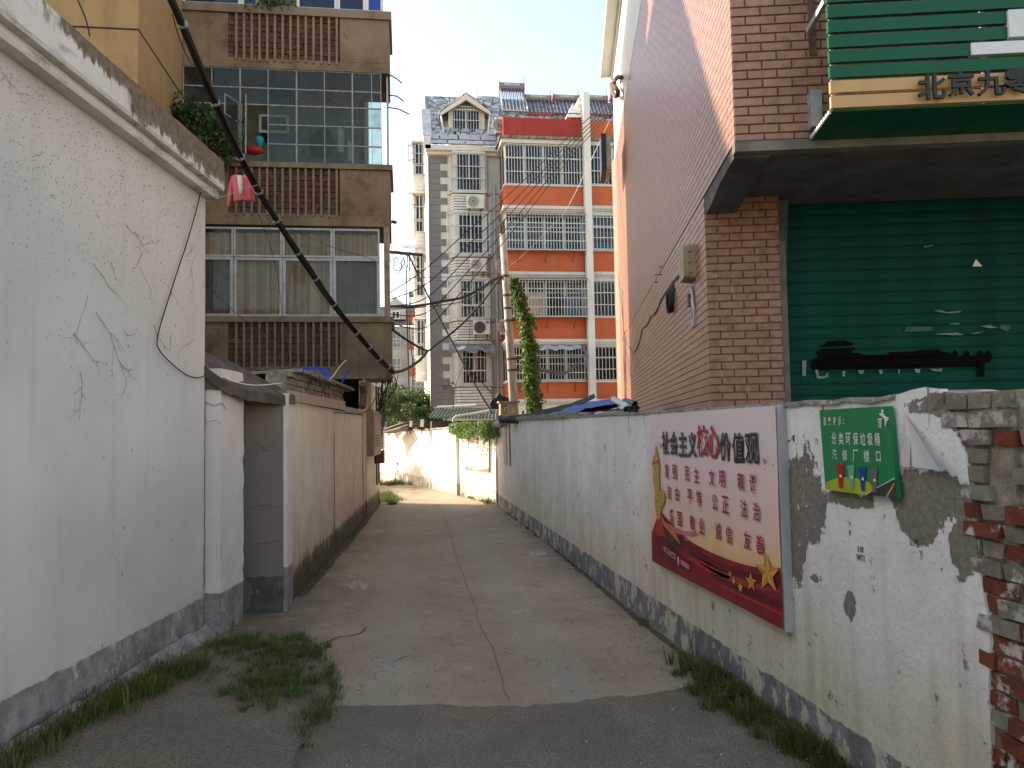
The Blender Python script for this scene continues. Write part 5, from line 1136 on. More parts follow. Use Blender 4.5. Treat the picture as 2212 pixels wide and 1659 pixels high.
m = MB(); m.box(XC-.12, XB+.05, TF-.45, TF, ZE-.22, ZE+.0); m.box(XC-.05, XB+.04, TF-.28, TF, ZE-.36, ZE-.221); O('eaves', m, m_cn, tb)
m = MB(); m.prism([rp(XC-.2, 0)+Vector((0,0,-.2)), rp(XC-.2, .55)+Vector((0,0,-.2)), rp(XC-.2, .55)+Vector((0,0,.35)), rp(XC-.2, 0)+Vector((0,0,.30))], (.32,0,0)); O('verge_wall', m, m_tw, tb)
for k in range(5):
    v0 = .02+k*.105; m = MB(); m.prism([rp(XC-.24, v0)+Vector((0,0,.345)), rp(XC+.16, v0)+Vector((0,0,.345)), rp(XC+.16, v0+.095)+Vector((0,0,.355)), rp(XC-.24, v0+.095)+Vector((0,0,.355))], (0,0,.05)); O('verge_sheet', m, m_fl2, tb)
# dormer
DY = TF+.35
def dm(x, y, d=0): return GY(x, y, DY-d)
dx0, dx1 = dm(969,270).x, dm(1047,270).x; dz0, dz1 = dm(1007,299).z, dm(1007,243).z; pk = dm(1007,212); 
m = MB(); m.prism([(dx0,DY,dz0),(dx1,DY,dz0),(dx1,DY,dz1),(pk.x,DY,pk.z),(dx0,DY,dz1)], (0,3.2,0)); O('dormer_wall', m, m_tw, tb)
window(tb, dm(976,270).x, dm(1038,270).x, dm(1007,291).z, dm(1007,238).z, DY-.05, (.5,), 0.0); grille(tb, dm(975,270).x, dm(1040,270).x, dm(1007,292).z, dm(1007,233).z, DY-.14, 11, (.5,.88))
m = MB(); m.box(dx0+.05, dx1-.05, DY-.14, DY, dm(1007,297).z, dm(1007,292.5).z); O('dormer_sill', m, m_tw, tb)
el, er, pkt = dm(952,241,.4), dm(1060,241,.4), dm(1007,203,.4)
for s, e in ((-1, el), (1, er)):
    m = MB(); m.prism([e, e+Vector((0,0,-.16)), pkt+Vector((0,0,-.26)), pkt], (0,.12,0)); O('dormer_bargeboard', m, m_cn, tb)
    m = MB(); m.prism([e+Vector((s*.05,.0,.01)), pkt+Vector((0,.0,.01)), pkt+Vector((0,0,.09)), e+Vector((s*.06,0,.07))], (0,3.6,0)); O('dormer_roof', m, m_foil, tb)
    m = MB(); m.prism([e+Vector((0,.12,-.10)), e+Vector((0,.5,-.10)), e+Vector((-s*.12,.5,-1.05)), e+Vector((-s*.12,.12,-1.05))], (-s*.05,0,0)); O('dormer_cheek', m, m_tw, tb)
m = MB(); m.prism([dm(986,234,.02), dm(1029,234,.02), dm(1007,220,.02)], (0,-.03,0)); O('gable_louvre', m, M('grey_louvre', (.13,.12,.115), .8), tb)
# downpipes
for x, y0, y1 in ((1068,400,690),(1073,530,860)):
    m = MB(); m.tube([tf(x-1, y0, .12), tf(x+3, y1, .12)], .06, 8); O('downpipe', m, m_upv, tb, smooth=True)
# side bays on the sunlit left face
for k, (ya, yb, yc) in enumerate(((310,378,418),(420,502,548),(552,640,690),(690,770,820))):
    Ys = TF+5.2; p = lambda x, y: GY(x, y, Ys); z1, z0, zb = p(912, ya).z, p(912, yb).z, p(912, yc).z; xo = XC-.62
    m = MB(); m.box(xo+.08, XC, Ys, Ys+1.5, zb, z0); O('side_bay', m, m_clap, tb)
    for j in range(5):
        z = zb+(z0-zb)*j/5; m = MB(); m.box(xo+.06, XC-.01, Ys-.02, Ys, z, z+(z0-zb)/5-.05); O('clapboard', m, m_clap, tb)
    window(tb, xo+.1, XC-.05, z0, z1, Ys, (.5,), .3); grille(tb, xo, XC, z0, z1, Ys-.1, 4, (.33,.66), .1); m = MB(); m.box(xo-.05, XC, Ys-.2, Ys+1.6, z1, z1+.08); O('side_bay_head', m, m_cn, tb); m = MB(); m.box(xo+.02, xo+.1, Ys+.05, Ys+1.5, z0, z1); O('side_bay_glass', m, m_upv, tb)
for k, (x, y, h) in enumerate(((882,312,32),(885,415,26))):
    Ys = TF+5.2; P = lambda a, b: GY(a, b, Ys); m = MB()
    for dz in (0, h): m.tube([P(908, y-2+dz), P(x, y+2+dz), ], .018, 4); m.tube([P(908, y+12+dz), P(x, y+2+dz)], .014, 4)
    m.tube([P(x, y), P(x, y+h+3)], .016, 4); m.tube([P(x+12, y-4), P(x+12, y+h+5)], .016, 4); O('drying_rack', m, m_rust, label=('upper' if k == 0 else 'lower')+' wire drying rack sticking out left of the white building', cat='rack', group='wire drying racks')
m = MB(); a, b = GY(869,537,TF+5), GY(912,534,TF+5); m.prism([a, b, b+Vector((0,.9,.35)), a+Vector((0,.9,.35))], (0,0,.05)); O('side_awning', m, m_steel, tb)
# ============================================================ AIR CONDITIONERS, SOLAR HEATERS (things of their own)
m_acw = M('ac_white', (.60,.59,.55), .5, .08, 4, .03); m_acg = M('ac_grille', (.16,.155,.15), .6, .2, 30); m_acb = M('badge_blue', (.02,.15,.42), .5)
def acunit(x0, y0, x1, y1, Y, label, badge=False, dark=False):
    a, b = GY(x0, y0, Y), GY(x1, y1, Y); e = T('air_conditioner', label, 'air conditioner', ((a.x+b.x)/2, Y+.15, b.z), 0, 'outdoor air conditioner units'); w_, h_ = b.x-a.x, a.z-b.z
    m = MB(); m.box(a.x, b.x, Y, Y+.30, b.z, a.z); O('case', m, m_acw, e)
    cx, cz, r = a.x+w_*.37, (a.z+b.z)/2, h_*.42
    m = MB(); m.tube([(cx, Y-.012, cz), (cx, Y-.002, cz)], r, 20); O('fan_grille', m, m_acg if not dark else m_black, e)
    m = MB()
    for rr in (.35, .6, .85, 1.0): m.tube([(cx+r*rr*math.cos(k*math.pi/9), Y-.018, cz+r*rr*math.sin(k*math.pi/9)) for k in range(19)], .012, 4, False)
    O('fan_guard', m, m_acw if not dark else m_acg, e)
    m = MB()
    for x in (a.x+w_*.15, a.x+w_*.85): m.box(x-.02, x+.02, Y, Y+.42, b.z-.04, b.z-.001); m.bar((x, Y+.02, b.z-.03), (x, Y+.42, b.z-.22), .03)
    O('bracket', m, m_rust, e)
    if badge: m = MB(); m.box(a.x+w_*.72, b.x-w_*.04, Y-.006, Y-.001, a.z-h_*.24, a.z-h_*.06); O('badge', m, m_acb, e); letter('badge_text', 'Midea', h_*.13, (a.x+w_*.84, Y-.0075, a.z-h_*.15), Vector((1,0,0)), UZ, m_acw, e, sx=.85)
YA = TF-PD-.42
acunit(1008,420,1046,450, YA, 'topmost white air conditioner on the clapboards under the upper bay window'); acunit(1016,557,1050,586, YA, 'middle white air conditioner on the clapboards behind the black wires'); acunit(1023,692,1059,722, YA, 'air conditioner with dark fan and blue badge on the clapboards', True, True)
acunit(1081,558,1092,592, TF-1.2, 'narrow air conditioner half hidden behind the pole top'); acunit(1082,690,1096,722, TF-1.2, 'narrow air conditioner beside the pole, beneath the middle balcony'); acunit(1070,253,1090,287, TF-1.3, 'air conditioner on the roof left of the red parapet')
m_tube = M('vacuum_tube', (.10,.10,.15), .15, .2, 4, 0, spec=.8); m_alr = M('tube_reflector', (.55,.56,.58), .3, .1, 8, .05, 60, .7); m_tank = M('tank_grey', (.21,.20,.19), .5, .12, 4); m_lbl = M('tank_label', (.42,.42,.40), .6)
def solar(x0, x1, y0, y1, y2, Y, label, tank=None, capm=None, txt=''):
    a, b = GY(x0, y0, Y), GY(x1, y1, Y); r = (a.z-b.z)/2; zc_ = (a.z+b.z)/2; zb = GY(x0, y2, Y-.9).z; e = T('solar_heater', label, 'solar heater', ((a.x+b.x)/2, Y, zb), 0, 'solar water heaters on the roof')
    m = MB(); m.tube([(a.x+.03, Y, zc_), (b.x-.03, Y, zc_)], r, 18); O('tank', m, tank or m_tank, e, smooth=False)
    for x, s in ((a.x, 1), (b.x, -1)): m = MB(); m.tube([(x-s*.01, Y, zc_), (x+s*.05, Y, zc_)], r*1.04, 18); O('end_cap', m, capm or tank or m_tank, e)
    m = MB(); m.box(a.x+(b.x-a.x)*.2, b.x-(b.x-a.x)*.2, Y-r-.006, Y-r+.05, zc_+.0*r, zc_+.5*r); O('label_plate', m, m_lbl, e)
    n = 14
    for k in range(n):
        x = a.x+.06+(b.x-a.x-.12)*k/(n-1); m = MB(); m.tube([(x, Y-r*.7, zc_-r*.6), (x+.0, Y-.95, zb)], .026, 6); O('tube', m, m_tube if k % 2 else m_alr, e, smooth=True)
    m = MB()
    for x in (a.x+.03, b.x-.03): m.bar((x, Y-.98, zb-.03), (x, Y-.1, zc_-r), .035); m.bar((x, Y+.35, zb-.4), (x, Y+.1, zc_), .035); m.bar((x, Y-.98, zb-.03), (x, Y+.35, zb-.4), .03)
    m.bar((a.x, Y-.97, zb-.02), (b.x, Y-.97, zb-.02), .06); O('stand', m, capm or m_steel, e)
    m = MB(); m.tube([(b.x-.02, Y, zc_), (b.x-.02, Y, a.z+.3)], .012, 4); m.tube([(a.x+.02, Y, zc_), (a.x+.02, Y, a.z+.25)], .012, 4); O('vent_pipe', m, m_rust, e)
SY = TF+1.75
m_redc = M('red_frame', (.33,.02,.04), .5)
solar(1077,1132,178,199,238, SY, 'tallest grey solar water heater, set above the red parapet'); solar(1030,1080,207,222,237, SY+.8, 'white solar water heater behind the dormer roof', m_white)
solar(1132,1190,204,222,246, SY+.2, 'grey solar water heater with red frame right of the tallest one', None, m_redc); solar(1194,1251,204,222,246, SY+.2, 'grey solar water heater with red frame left of the white fin', None, m_redc); solar(1258,1311,205,223,246, SY+.2, 'grey solar water heater right of the white fin', None, m_redc); solar(1318,1370,205,223,246, SY+.2, 'red-capped solar water heater half hidden by the pink building', None, m_redc)
# ---- washing and torn awning on the balconies
YC = YB-.3
def hang(nm, px, Y, mat, label, cat, th=.04): m = MB(); m.prism([GY(x, y, Y) for x, y in px], (0,th,0)); return O(nm, m, mat, label=label, cat=cat)
hang('blanket', [(1142,632),(1176,630),(1178,655),(1176,681),(1144,681),(1142,660)], YB-.2, M('beige_blanket', (.45,.37,.28), .95, .15, 5, .2), 'beige blanket drying inside the balcony cage', 'blanket'); hang('dark_coat', [(1190,634),(1213,632),(1214,680),(1192,680)], YB-.15, M('black_coat', (.02,.02,.022), .95), 'black coat drying inside the balcony cage', 'coat'); hang('blue_curtain', [(1222,640),(1252,640),(1252,680),(1222,680)], YB-.02, M('pale_blue_curtain', (.12,.17,.21), .9), 'pale blue curtain in the balcony beside the black coat', 'curtain')
m_ta = M('torn_awning', (.13,.125,.16), .9, .3, 4, .3)
ta = T('torn_awning', 'torn grey awning sagging across the lowest orange balcony', 'awning', bf(1200, 780))
m = MB(); P = [GY(x, y, YB-.7) for x, y in ((1150,788),(1180,797),(1210,804),(1225,800),(1245,785),(1260,768),(1265,752))]
for i in range(len(P)-1): m.grid(lambda u, v, i=i: P[i].lerp(P[i+1], u)+Vector((0,.12*v,-.16*v-.04*math.sin(v*6))), 3, 4)
O('hanging_cloth', m, m_ta, ta, smooth=True); m = MB(); m.grid(lambda u, v: GY(1160+98*u, 747+2*math.sin(u*20), YB-.5)+Vector((0,-.2*v,-.18*v*(1+.3*nz(u*12, 2)))), 24, 3); O('head_cloth', m, M('pale_cloth', (.4,.4,.42), .9), ta, smooth=True)
m = MB(); m.tube([GY(1258,748,YB-.7), GY(1268,770,YB-.7), GY(1266,795,YB-.7)], .07, 6); m.tube([GY(1226,800,YB-.7), GY(1235,762,YB-.7)], .03, 5); O('rolled_edge', m, m_ta, ta)
# ============================================================ FAR BUILDING in the gap
DF = 86.0
def df(x, y, d=0): return GY(x, y, DF-d)
fb = T('far_building', 'distant hazy apartment building with red balconies seen in the gap', 'building', df(880, 940))
m_fw = tplast('far_render', (.46,.44,.41), 5, .3); m_fo = tplast('far_orange', (.42,.11,.06), 6, .2); m_fr = M('far_roof_tile', (.22,.21,.20), .9, .3, .8, .3, 3)
xl, xr = df(835,800).x-14, df(930,800).x+6; ze = df(870, 705).z
m = MB(); m.box(xl, df(884,800).x, DF, DF+10, 0, ze); O('wall', m, m_fw, fb); m = MB(); m.box(df(884,800).x, xr, DF-1.5, DF+10, 0, ze-.2); O('wall', m, m_fw, fb)
m = MB(); zr = df(870, 646).z
m.grid(lambda u, v: Vector((xl+(xr-xl)*u, DF-.6+6*v, ze+(zr-ze)*v)), 2, 1); O('roof', m, m_fr, fb)
for k in range(9): z = ze+(zr-ze)*(k+.5)/9; y = DF-.6+6*(k+.5)/9; m = MB(); m.box(xl, xr, y-.12, y, z-.06, z+.1); O('tile_course', m, m_fr, fb)
m = MB(); a = df(846,672); b = df(864,690); m.prism([(a.x-.6,DF-.2,b.z),(b.x+.6,DF-.2,b.z),(b.x+.6,DF-.2,a.z+.6),((a.x+b.x)/2,DF-.2,a.z+1.5),(a.x-.6,DF-.2,a.z+.6)], (0,3,0)); O('dormer', m, m_fw, fb); window(fb, a.x, b.x, b.z, a.z, DF-.3, (.5,), .0, fw_=.1)
for y0, y1 in ((652,703),(714,752),(773,808),(830,860),(886,905)):
    if y0 > 700: window(fb, df(847,800).x, df(866,800).x, df(856,y1).z, df(856,y0).z, DF-.1, (.5,), .3, fw_=.1); grille(fb, df(846,800).x, df(867,800).x, df(856,y1).z, df(856,y0).z, DF-.25, 8, (.5,), 0, None, .03)
for y0, y1, o0, o1 in ((641,667,676,697),(707,736,739,755),(764,792,795,812),(819,845,848,865),(872,900,902,915)):
    a, b = df(887,800,1.5).x, df(930,800,1.5).x
    if y0 > 700 or y0 == 707: window(fb, a, b, df(900,y1,1.5).z, df(900,y0,1.5).z, DF-1.6, (.25,.5,.75), .0, fw_=.1); grille(fb, a, b, df(900,y1,1.5).z, df(900,y0,1.5).z, DF-1.8, 18, (.4,.7), 0, None, .03)
    m = MB(); m.box(a-.2, b+3, DF-1.62, DF-1.5, df(900,o1,1.5).z, df(900,o0,1.5).z); O('balcony_band', m, m_fo, fb)
solar(883,915,631,642,662, DF+1.5, 'distant solar water heater on the far building roof'); solar(918,945,631,642,662, DF+1.5, 'distant solar water heater half hidden by the white building')
# ============================================================ VEGETATION helpers
def leafmat(name, a, b, tr=.35, dry=.6):
    t = NT(name); oi = t.n('ShaderNodeAttribute'); oi.attribute_name = 'rnd'
    c = t.mix(oi.outputs['Fac'], a, b); c = t.mix(t.rng(oi.outputs['Fac'], .9, .92, 0, dry), c, (.24,.19,.09)); c = t.mix(t.ma('MULTIPLY', t.rng(t.noise(3, 4), .5, .7), .4), c, mx(a, .7)); t.done(c, .55, spec=.35)
    tl = t.n('ShaderNodeBsdfTranslucent'); t.L(c, tl.inputs[0]); mxs = t.n('ShaderNodeMixShader'); mxs.inputs[0].default_value = tr
    t.L(t.b.outputs[0], mxs.inputs[1]); t.L(tl.outputs[0], mxs.inputs[2]); t.L(mxs.outputs[0], t.o.inputs['Surface']); return t.m
m_ivy = leafmat('vine_leaf', (.06,.135,.025), (.17,.27,.05)); m_tree = leafmat('tree_leaf', (.03,.07,.022), (.07,.125,.035)); m_gras = leafmat('grass_blade', (.06,.105,.022), (.15,.19,.045), .3, .8); m_weed = leafmat('weed_leaf', (.05,.10,.025), (.10,.17,.04)); m_bark = M('bark', (.10,.08,.06), .95, .3, 10, .5)
def rv(): return Vector((random.gauss(0, 1), random.gauss(0, 1), random.gauss(0, 1))).normalized()
def addleaf(m, p, L, down=.5, out=None):
    d = rv(); d.z -= down
    if out is not None: d += Vector(out)*.8
    n = rv()+Vector((0,0,.8))+(Vector(out) if out is not None else Vector((0,0,0))); m.col = random.random(); m.leaf(p, d, n, L, L*random.uniform(.55, .8))
# ============================================================ UTILITY POLE, its box and the vine beside it
random.seed(31)
PZ = 18.9
up_ = T('utility_pole', 'leaning grey concrete utility pole beside the vine column', 'pole', GD(1113, 1020, PZ))
m_pole = M('pole_concrete', (.43,.40,.36), .85, .2, 5, .3, 40, dirt=(.25,.2,.16), damt=.4)
pt, pbm = GD(1086, 506, PZ), GD(1119, 1015, PZ)
m = MB(); m.tube([pbm, pbm.lerp(pt, .5), pt], [.115,.10,.08], 14); O('shaft', m, m_pole, up_, smooth=True)
for y in (598, 640, 668, 695, 778, 802):
    f_ = (1015-y)/(1015-506); c = pbm.lerp(pt, f_); m = MB(); r = .115-.035*f_+.012; m.tube([c-Vector((0,0,.025)), c+Vector((0,0,.025))], r, 14); O('steel_band', m, m_rust, up_)
for y, dx in ((695,38),(778,40),(802,38)):
    f_ = (1015-y)/(1015-506); c = pbm.lerp(pt, f_); m = MB(); m.bar(c, GD(1086+33*(1-f_)+dx, y-8, PZ-.1), .05, .05); O('steel_arm', m, m_rust, up_)
bx_ = T('cable_cabinet', 'beige metal cabinet with yellow warning triangle at the foot of the pole', 'cabinet', GD(1105, 900, 17.9))
a, b = GD(1081, 870, 17.9), GD(1119, 899, 17.9); ym = a.y
m_cab2 = M('cabinet_beige', (.34,.29,.22), .6, .15, 5, .05, dirt=(.2,.15,.1), damt=.4)
m = MB(); m.box(a.x, b.x, ym, ym+.3, b.z-.45, a.z); O('case', m, m_cab2, bx_); m = MB(); m.box(a.x-.04, b.x+.05, ym-.05, ym+.35, a.z, a.z+.035); O('lid', m, m_cab2, bx_)
def bq(x, y): f_ = (x-1081)/38; g_ = (y-870)/29; return Vector((a.x+(b.x-a.x)*f_, ym-.004, a.z+(b.z-a.z)*g_))
m = MB(); m.prism([bq(1104,892), bq(1114,892), bq(1109,880)], (0,-.004,0)); O('warning_triangle', m, m_y2, bx_); m = MB(); m.prism([bq(1086,876), bq(1093,876), bq(1093,893), bq(1086,893)], (0,-.006,0)); O('gauge_frame', m, m_black, bx_); m = MB(); m.prism([bq(1087.5,878), bq(1091.5,878), bq(1091.5,891), bq(1087.5,891)], (0,-.009,0)); O('gauge_plate', m, m_y2, bx_)
vc = T('climbing_vine', 'tall green climbing vine column on the cables right of the pole', 'vine', GD(1150, 1000, 18.4))
prof = [(600,1103,1116),(615,1104,1124),(640,1108,1138),(660,1108,1145),(680,1112,1156),(700,1118,1160),(720,1122,1156),(740,1126,1162),(760,1126,1166),(800,1128,1168),(840,1132,1172),(870,1134,1176),(890,1128,1180),(905,1130,1178)]
def pr(y):
    for i in range(len(prof)-1):
        if prof[i][0] <= y <= prof[i+1][0]:
            f_ = (y-prof[i][0])/(prof[i+1][0]-prof[i][0]); return prof[i][1]+(prof[i+1][1]-prof[i][1])*f_, prof[i][2]+(prof[i+1][2]-prof[i][2])*f_
m = MB()
for k in range(5200):
    y = 600+305*random.random()**.85; l, r = pr(y); cx, hw = (l+r)/2, (r-l)/2; hw *= .8+.45*nz(y*.06, 4)+.2*nz(y*.2, 1)
    s = random.gauss(0, .5); s = max(-1.15, min(1.15, s)); dep = random.uniform(-1, 1)*math.sqrt(max(0, 1.3-s*s))*hw/1726*18.4
    if nz((cx+s*hw)*.16, y*.09, dep*6) > .22: continue
    addleaf(m, GD(cx+s*hw, y, 18.4+dep), random.uniform(.06, .12), .9, (-.4,-.5,.1))
O('foliage', m, m_ivy, vc, kind='stuff')
m = MB()
for k in range(5): m.tube([GD(1140+8*nz(k*3, y*.02)+random.uniform(-3, 3)-(8 if y < 680 else 0)-(14 if y < 640 else 0), y, 18.4) for y in range(600, 960, 20)], .018, 5)
O('stem', m, m_bark, vc)
# vine hanging over the end wall
hv = T('hanging_vine', 'sunlit leafy vine hanging over the top of the end wall', 'vine', ep(1030, 925))
m = MB()
for k in range(3000):
    x = random.uniform(972, 1078); lo = 928+30*(.5+.5*nz(x*.09, 2))*(.45+.55*min(1, (x-965)/40))+8*nz(x*.5, 7); hi = 912-6*(x-972)/100-6*nz(x*.06, 9); y = random.uniform(hi, lo)
    if nz(x*.13, y*.13, 3) > .38: continue
    addleaf(m, ep(x, y, random.uniform(.02, .28)), random.uniform(.045, .085), 1.1, (-.6,-.3,.1))
for x0 in (984, 1000, 1013, 1032, 1046, 1068):
    y = 945
    while y < 945+random.uniform(10, 48): addleaf(m, ep(x0+2*nz(y*.2, x0), y, .05), .06, 1.2, (-.6,-.3,.1)); y += 2.4
O('foliage', m, m_ivy, hv, kind='stuff'); m = MB()
for k in range(9): x0 = 980+k*10.5; m.tube([ep(x0+random.uniform(-3, 3), 908+j*7, .08) for j in range(6)], .006, 4)
O('stem', m, m_bark, hv)
# trees
def tree(name, label, base, h, crown, n, lsz, mat=m_tree, squash=.8, seed=1):
    random.seed(seed); e = T(name, label, 'tree', base); base = Vector(base); m = MB()
    top = base+Vector((.2, .1, h)); m.tube([base, base+Vector((.05,.02,h*.4)), top], [.13*h/4, .10*h/4, .03], 8)
    cl = []
    for k in range(9):
        a = random.uniform(0, 6.3); el = random.uniform(-.2, 1); d = Vector((math.cos(a), math.sin(a), el)).normalized(); p = base+Vector((0,0,h*.62))+Vector((d.x*crown, d.y*crown, d.z*crown*squash))*random.uniform(.45, .85)
        st = base+Vector((.1,.05,h*random.uniform(.35, .6))); m.tube([st, st.lerp(p, .5)+rv()*.1, p], [.05, .03, .012], 5); cl.append((p, crown*random.uniform(.32, .55)))
    O('trunk', m, m_bark, e); m = MB()
    for k in range(n):
        c, r = random.choice(cl); d = rv(); p = c+Vector((d.x, d.y, d.z*squash))*r*random.random()**.4
        if nz(p.x*1.6, p.y*1.6, p.z*1.6) > .3: continue
        addleaf(m, p, lsz*random.uniform(.7, 1.3), .4)
    O('crown', m, mat, e, kind='stuff'); return e
tree('bushy_tree', 'dark green bushy tree behind the end wall, below the far building', GD(868, 985, 36), 3.0, 1.9, 5200, .16, seed=5); tree('bushy_tree', 'small dark green tree at the foot of the white building corner', GD(905, 985, 34), 2.2, 1.3, 3000, .15, seed=6)
tree('street_tree', 'tree on the side lane casting dappled shade on the end wall', (-8.5, 27.6, 0), 6.5, 2.6, 3500, .2, seed=8)
# shrubs growing on the brown balconies
def shrub(label, px, Y, n, L, seed, cat='shrub', mat=m_tree):
    random.seed(seed); c = [GY(x, y, Y) for x, y in px]; e = T('balcony_shrub', label, cat, c[-1]); m = MB(); s_ = MB()
    for k in range(n):
        i = random.randrange(len(px)-1); p = c[i].lerp(c[i+1], random.random())+Vector((random.gauss(0, .16), random.gauss(0, .15), random.gauss(0, .14)))
        addleaf(m, p, L*random.uniform(.6, 1.3), .2)
    for k in range(8): p = c[random.randrange(len(c))]; s_.tube([c[-1]-Vector((0,0,.2)), p.lerp(c[-1], .5)+rv()*.05, p], .008, 4)
    O('foliage', m, mat, e, kind='stuff'); O('stem', s_, m_bark, e)
shrub('dense green shrub in front of the steel windows by the high wall corner', [(385,240),(410,250),(430,275),(455,290),(470,310),(440,320),(465,335)], FB-.5, 2600, .10, 3); shrub('straggly dry plant on the top balcony sill', [(560,14),(590,2),(610,10),(585,12)], FB+.02, 380, .09, 4, 'plant', m_weed)
# ============================================================ GRASS and WEEDS
def grass(label, px, z, n, h0, h1, spread, seed, name='grass', mat=m_gras):
    random.seed(seed); P = [GZ(x, y, z) for x, y in px]; L = [(P[i+1]-P[i]).length for i in range(len(P)-1)]; m = MB(); sc = 1 if P[0].y < 10 else 2.2; tuft = []
    for k in range(max(14, n//45)):
        i = random.choices(range(len(L)), L)[0]; p = P[i].lerp(P[i+1], random.random())+Vector((random.gauss(0, spread*1.25), random.gauss(0, spread*1.25), 0)); tuft.append((p, random.uniform(.012, .04)*sc, random.random()**1.6))
    for k in range(n):
        c, r, hs_ = random.choice(tuft); off = Vector((random.gauss(0, r), random.gauss(0, r), 0)); p = c+off
        if p.x > WX-.015 and z == 0: p.x = WX-.015-random.random()*.03
        p.z = max(0, z); h = (h0+(h1-h0)*hs_)*random.uniform(.45, 1.25)*(1.6 if random.random() < .03 else 1); d = Vector((off.x+random.gauss(0, r*.6), off.y+random.gauss(0, r*.6), 0)); d = d.normalized() if d.length > 1e-5 else Vector((1,0,0)); s = Vector((-d.y, d.x, 0))*random.uniform(.0011, .0032)*(1 if sc == 1 else 2); b = random.uniform(.25, 1.1)*h
        m.col = random.random(); q = p+d*b*.3+Vector((0,0,h*.62)); m.add([p-s, p+s, q+s*.8, q-s*.8, p+d*b+Vector((0,0,h*random.uniform(.55, .95)))], [(0,1,2,3),(3,2,4)])
    return O(name, m, mat, label=label, cat='grass', kind='stuff')
grass('grass strip along the foot of the high left wall', [(-60,1690),(60,1620),(150,1570),(230,1530),(330,1480),(430,1440)], .10, 7500, .05, .15, .05, 1)
grass('grass patch on the old pavement by the gate pillar', [(455,1420),(520,1385),(590,1395),(650,1410),(590,1440),(560,1470),(640,1455),(560,1500),(620,1510)], .07, 9000, .03, .09, .10, 2)
grass('grass in the broken edge of the old pavement', [(700,1430),(715,1470),(712,1510),(690,1540),(668,1560),(640,1620)], .03, 1500, .03, .08, .02, 3)
grass('grass clump at the right wall foot below the slogan board', [(1490,1455),(1540,1470),(1590,1510),(1650,1545),(1700,1580)], 0, 6000, .05, .15, .085, 4); grass('grass clump at the near foot of the right wall', [(1740,1600),(1800,1630),(1850,1650),(1900,1690)], 0, 3600, .05, .19, .07, 5)
grass('sunlit grass at the end wall foot under the poster', [(975,1060),(1005,1066),(1030,1073),(1058,1082),(1066,1088)], 0, 3200, .08, .25, .12, 6); grass('grass at the far end of the left wall', [(822,1072),(832,1080),(838,1090)], 0, 1800, .08, .25, .12, 7); grass('grass where the side lane meets the end wall', [(838,1048),(860,1046),(885,1044),(900,1042)], 0, 2200, .08, .25, .18, 8)
grass('mossy weeds along the low left wall foot', [(648,1275),(680,1240),(720,1200),(760,1160),(800,1105)], 0, 2600, .02, .07, .03, 9)
grass('thin weeds along the right wall foot', [(1440,1390),(1350,1310),(1250,1225),(1180,1165),(1120,1120),(1095,1100)], 0, 900, .02, .07, .02, 10)
def weed(label, p, h, n, L, seed, lean=.15):
    random.seed(seed); e = T('weed', label, 'weed', p, 0, 'tall weeds'); s_ = MB(); m = MB(); p = Vector(p)
    for k in range(n):
        a = random.uniform(0, 6.3); d = Vector((math.cos(a)*lean, math.sin(a)*lean, 1)); hh = h*random.uniform(.55, 1); pts = [p+d*hh*f_+Vector((.02*nz(f_*3, k), .02*nz(f_*3, k+5), 0)) for f_ in (0, .33, .66, 1)]; s_.tube(pts, [.004*h*3, .003*h*3, .002*h*3, .001], 4)
        for j in range(int(7+hh*10)):
            f_ = .2+.8*random.random(); q = p+d*hh*f_; b = random.uniform(0, 6.3); m.col = random.random(); m.leaf(q, Vector((math.cos(b), math.sin(b), .35)), Vector((0,0,1)), L*random.uniform(.6, 1.2)*(1.25-f_*.6), L*.38)
    O('stem', s_, m_weed, e); O('leaves', m, m_weed, e, kind='stuff')
for i, (x, y, h, n, L, lb) in enumerate(((305,1450,.30,2,.06,'tall leafy weed against the peeled patch of the high left wall'),(120,1560,.16,3,.05,'small spiky weed at the near foot of the high left wall'),(250,1505,.15,3,.045,'short weed midway along the high left wall foot'),(497,1385,.16,2,.04,'thin weed at the foot of the gate pillar'))): weed(lb, GZ(x, y, .1), h, n, L, 40+i)
for i, (x, y, h, n, L, lb) in enumerate(((866,1043,1.0,7,.16,'bushy green weed against the shaded part of the end wall'),(829,1036,.5,4,.22,'broad-leaved weed in the lane beside the left building'),(905,1046,.95,1,.10,'thin tall weed at the edge of the sunlit wall'),(1008,1064,.75,4,.10,'pale sunlit weed under the community poster'),(1050,1083,.5,4,.10,'weed at the right end of the sunlit wall'))): weed(lb, GZ(x, y), h, n, L, 60+i)
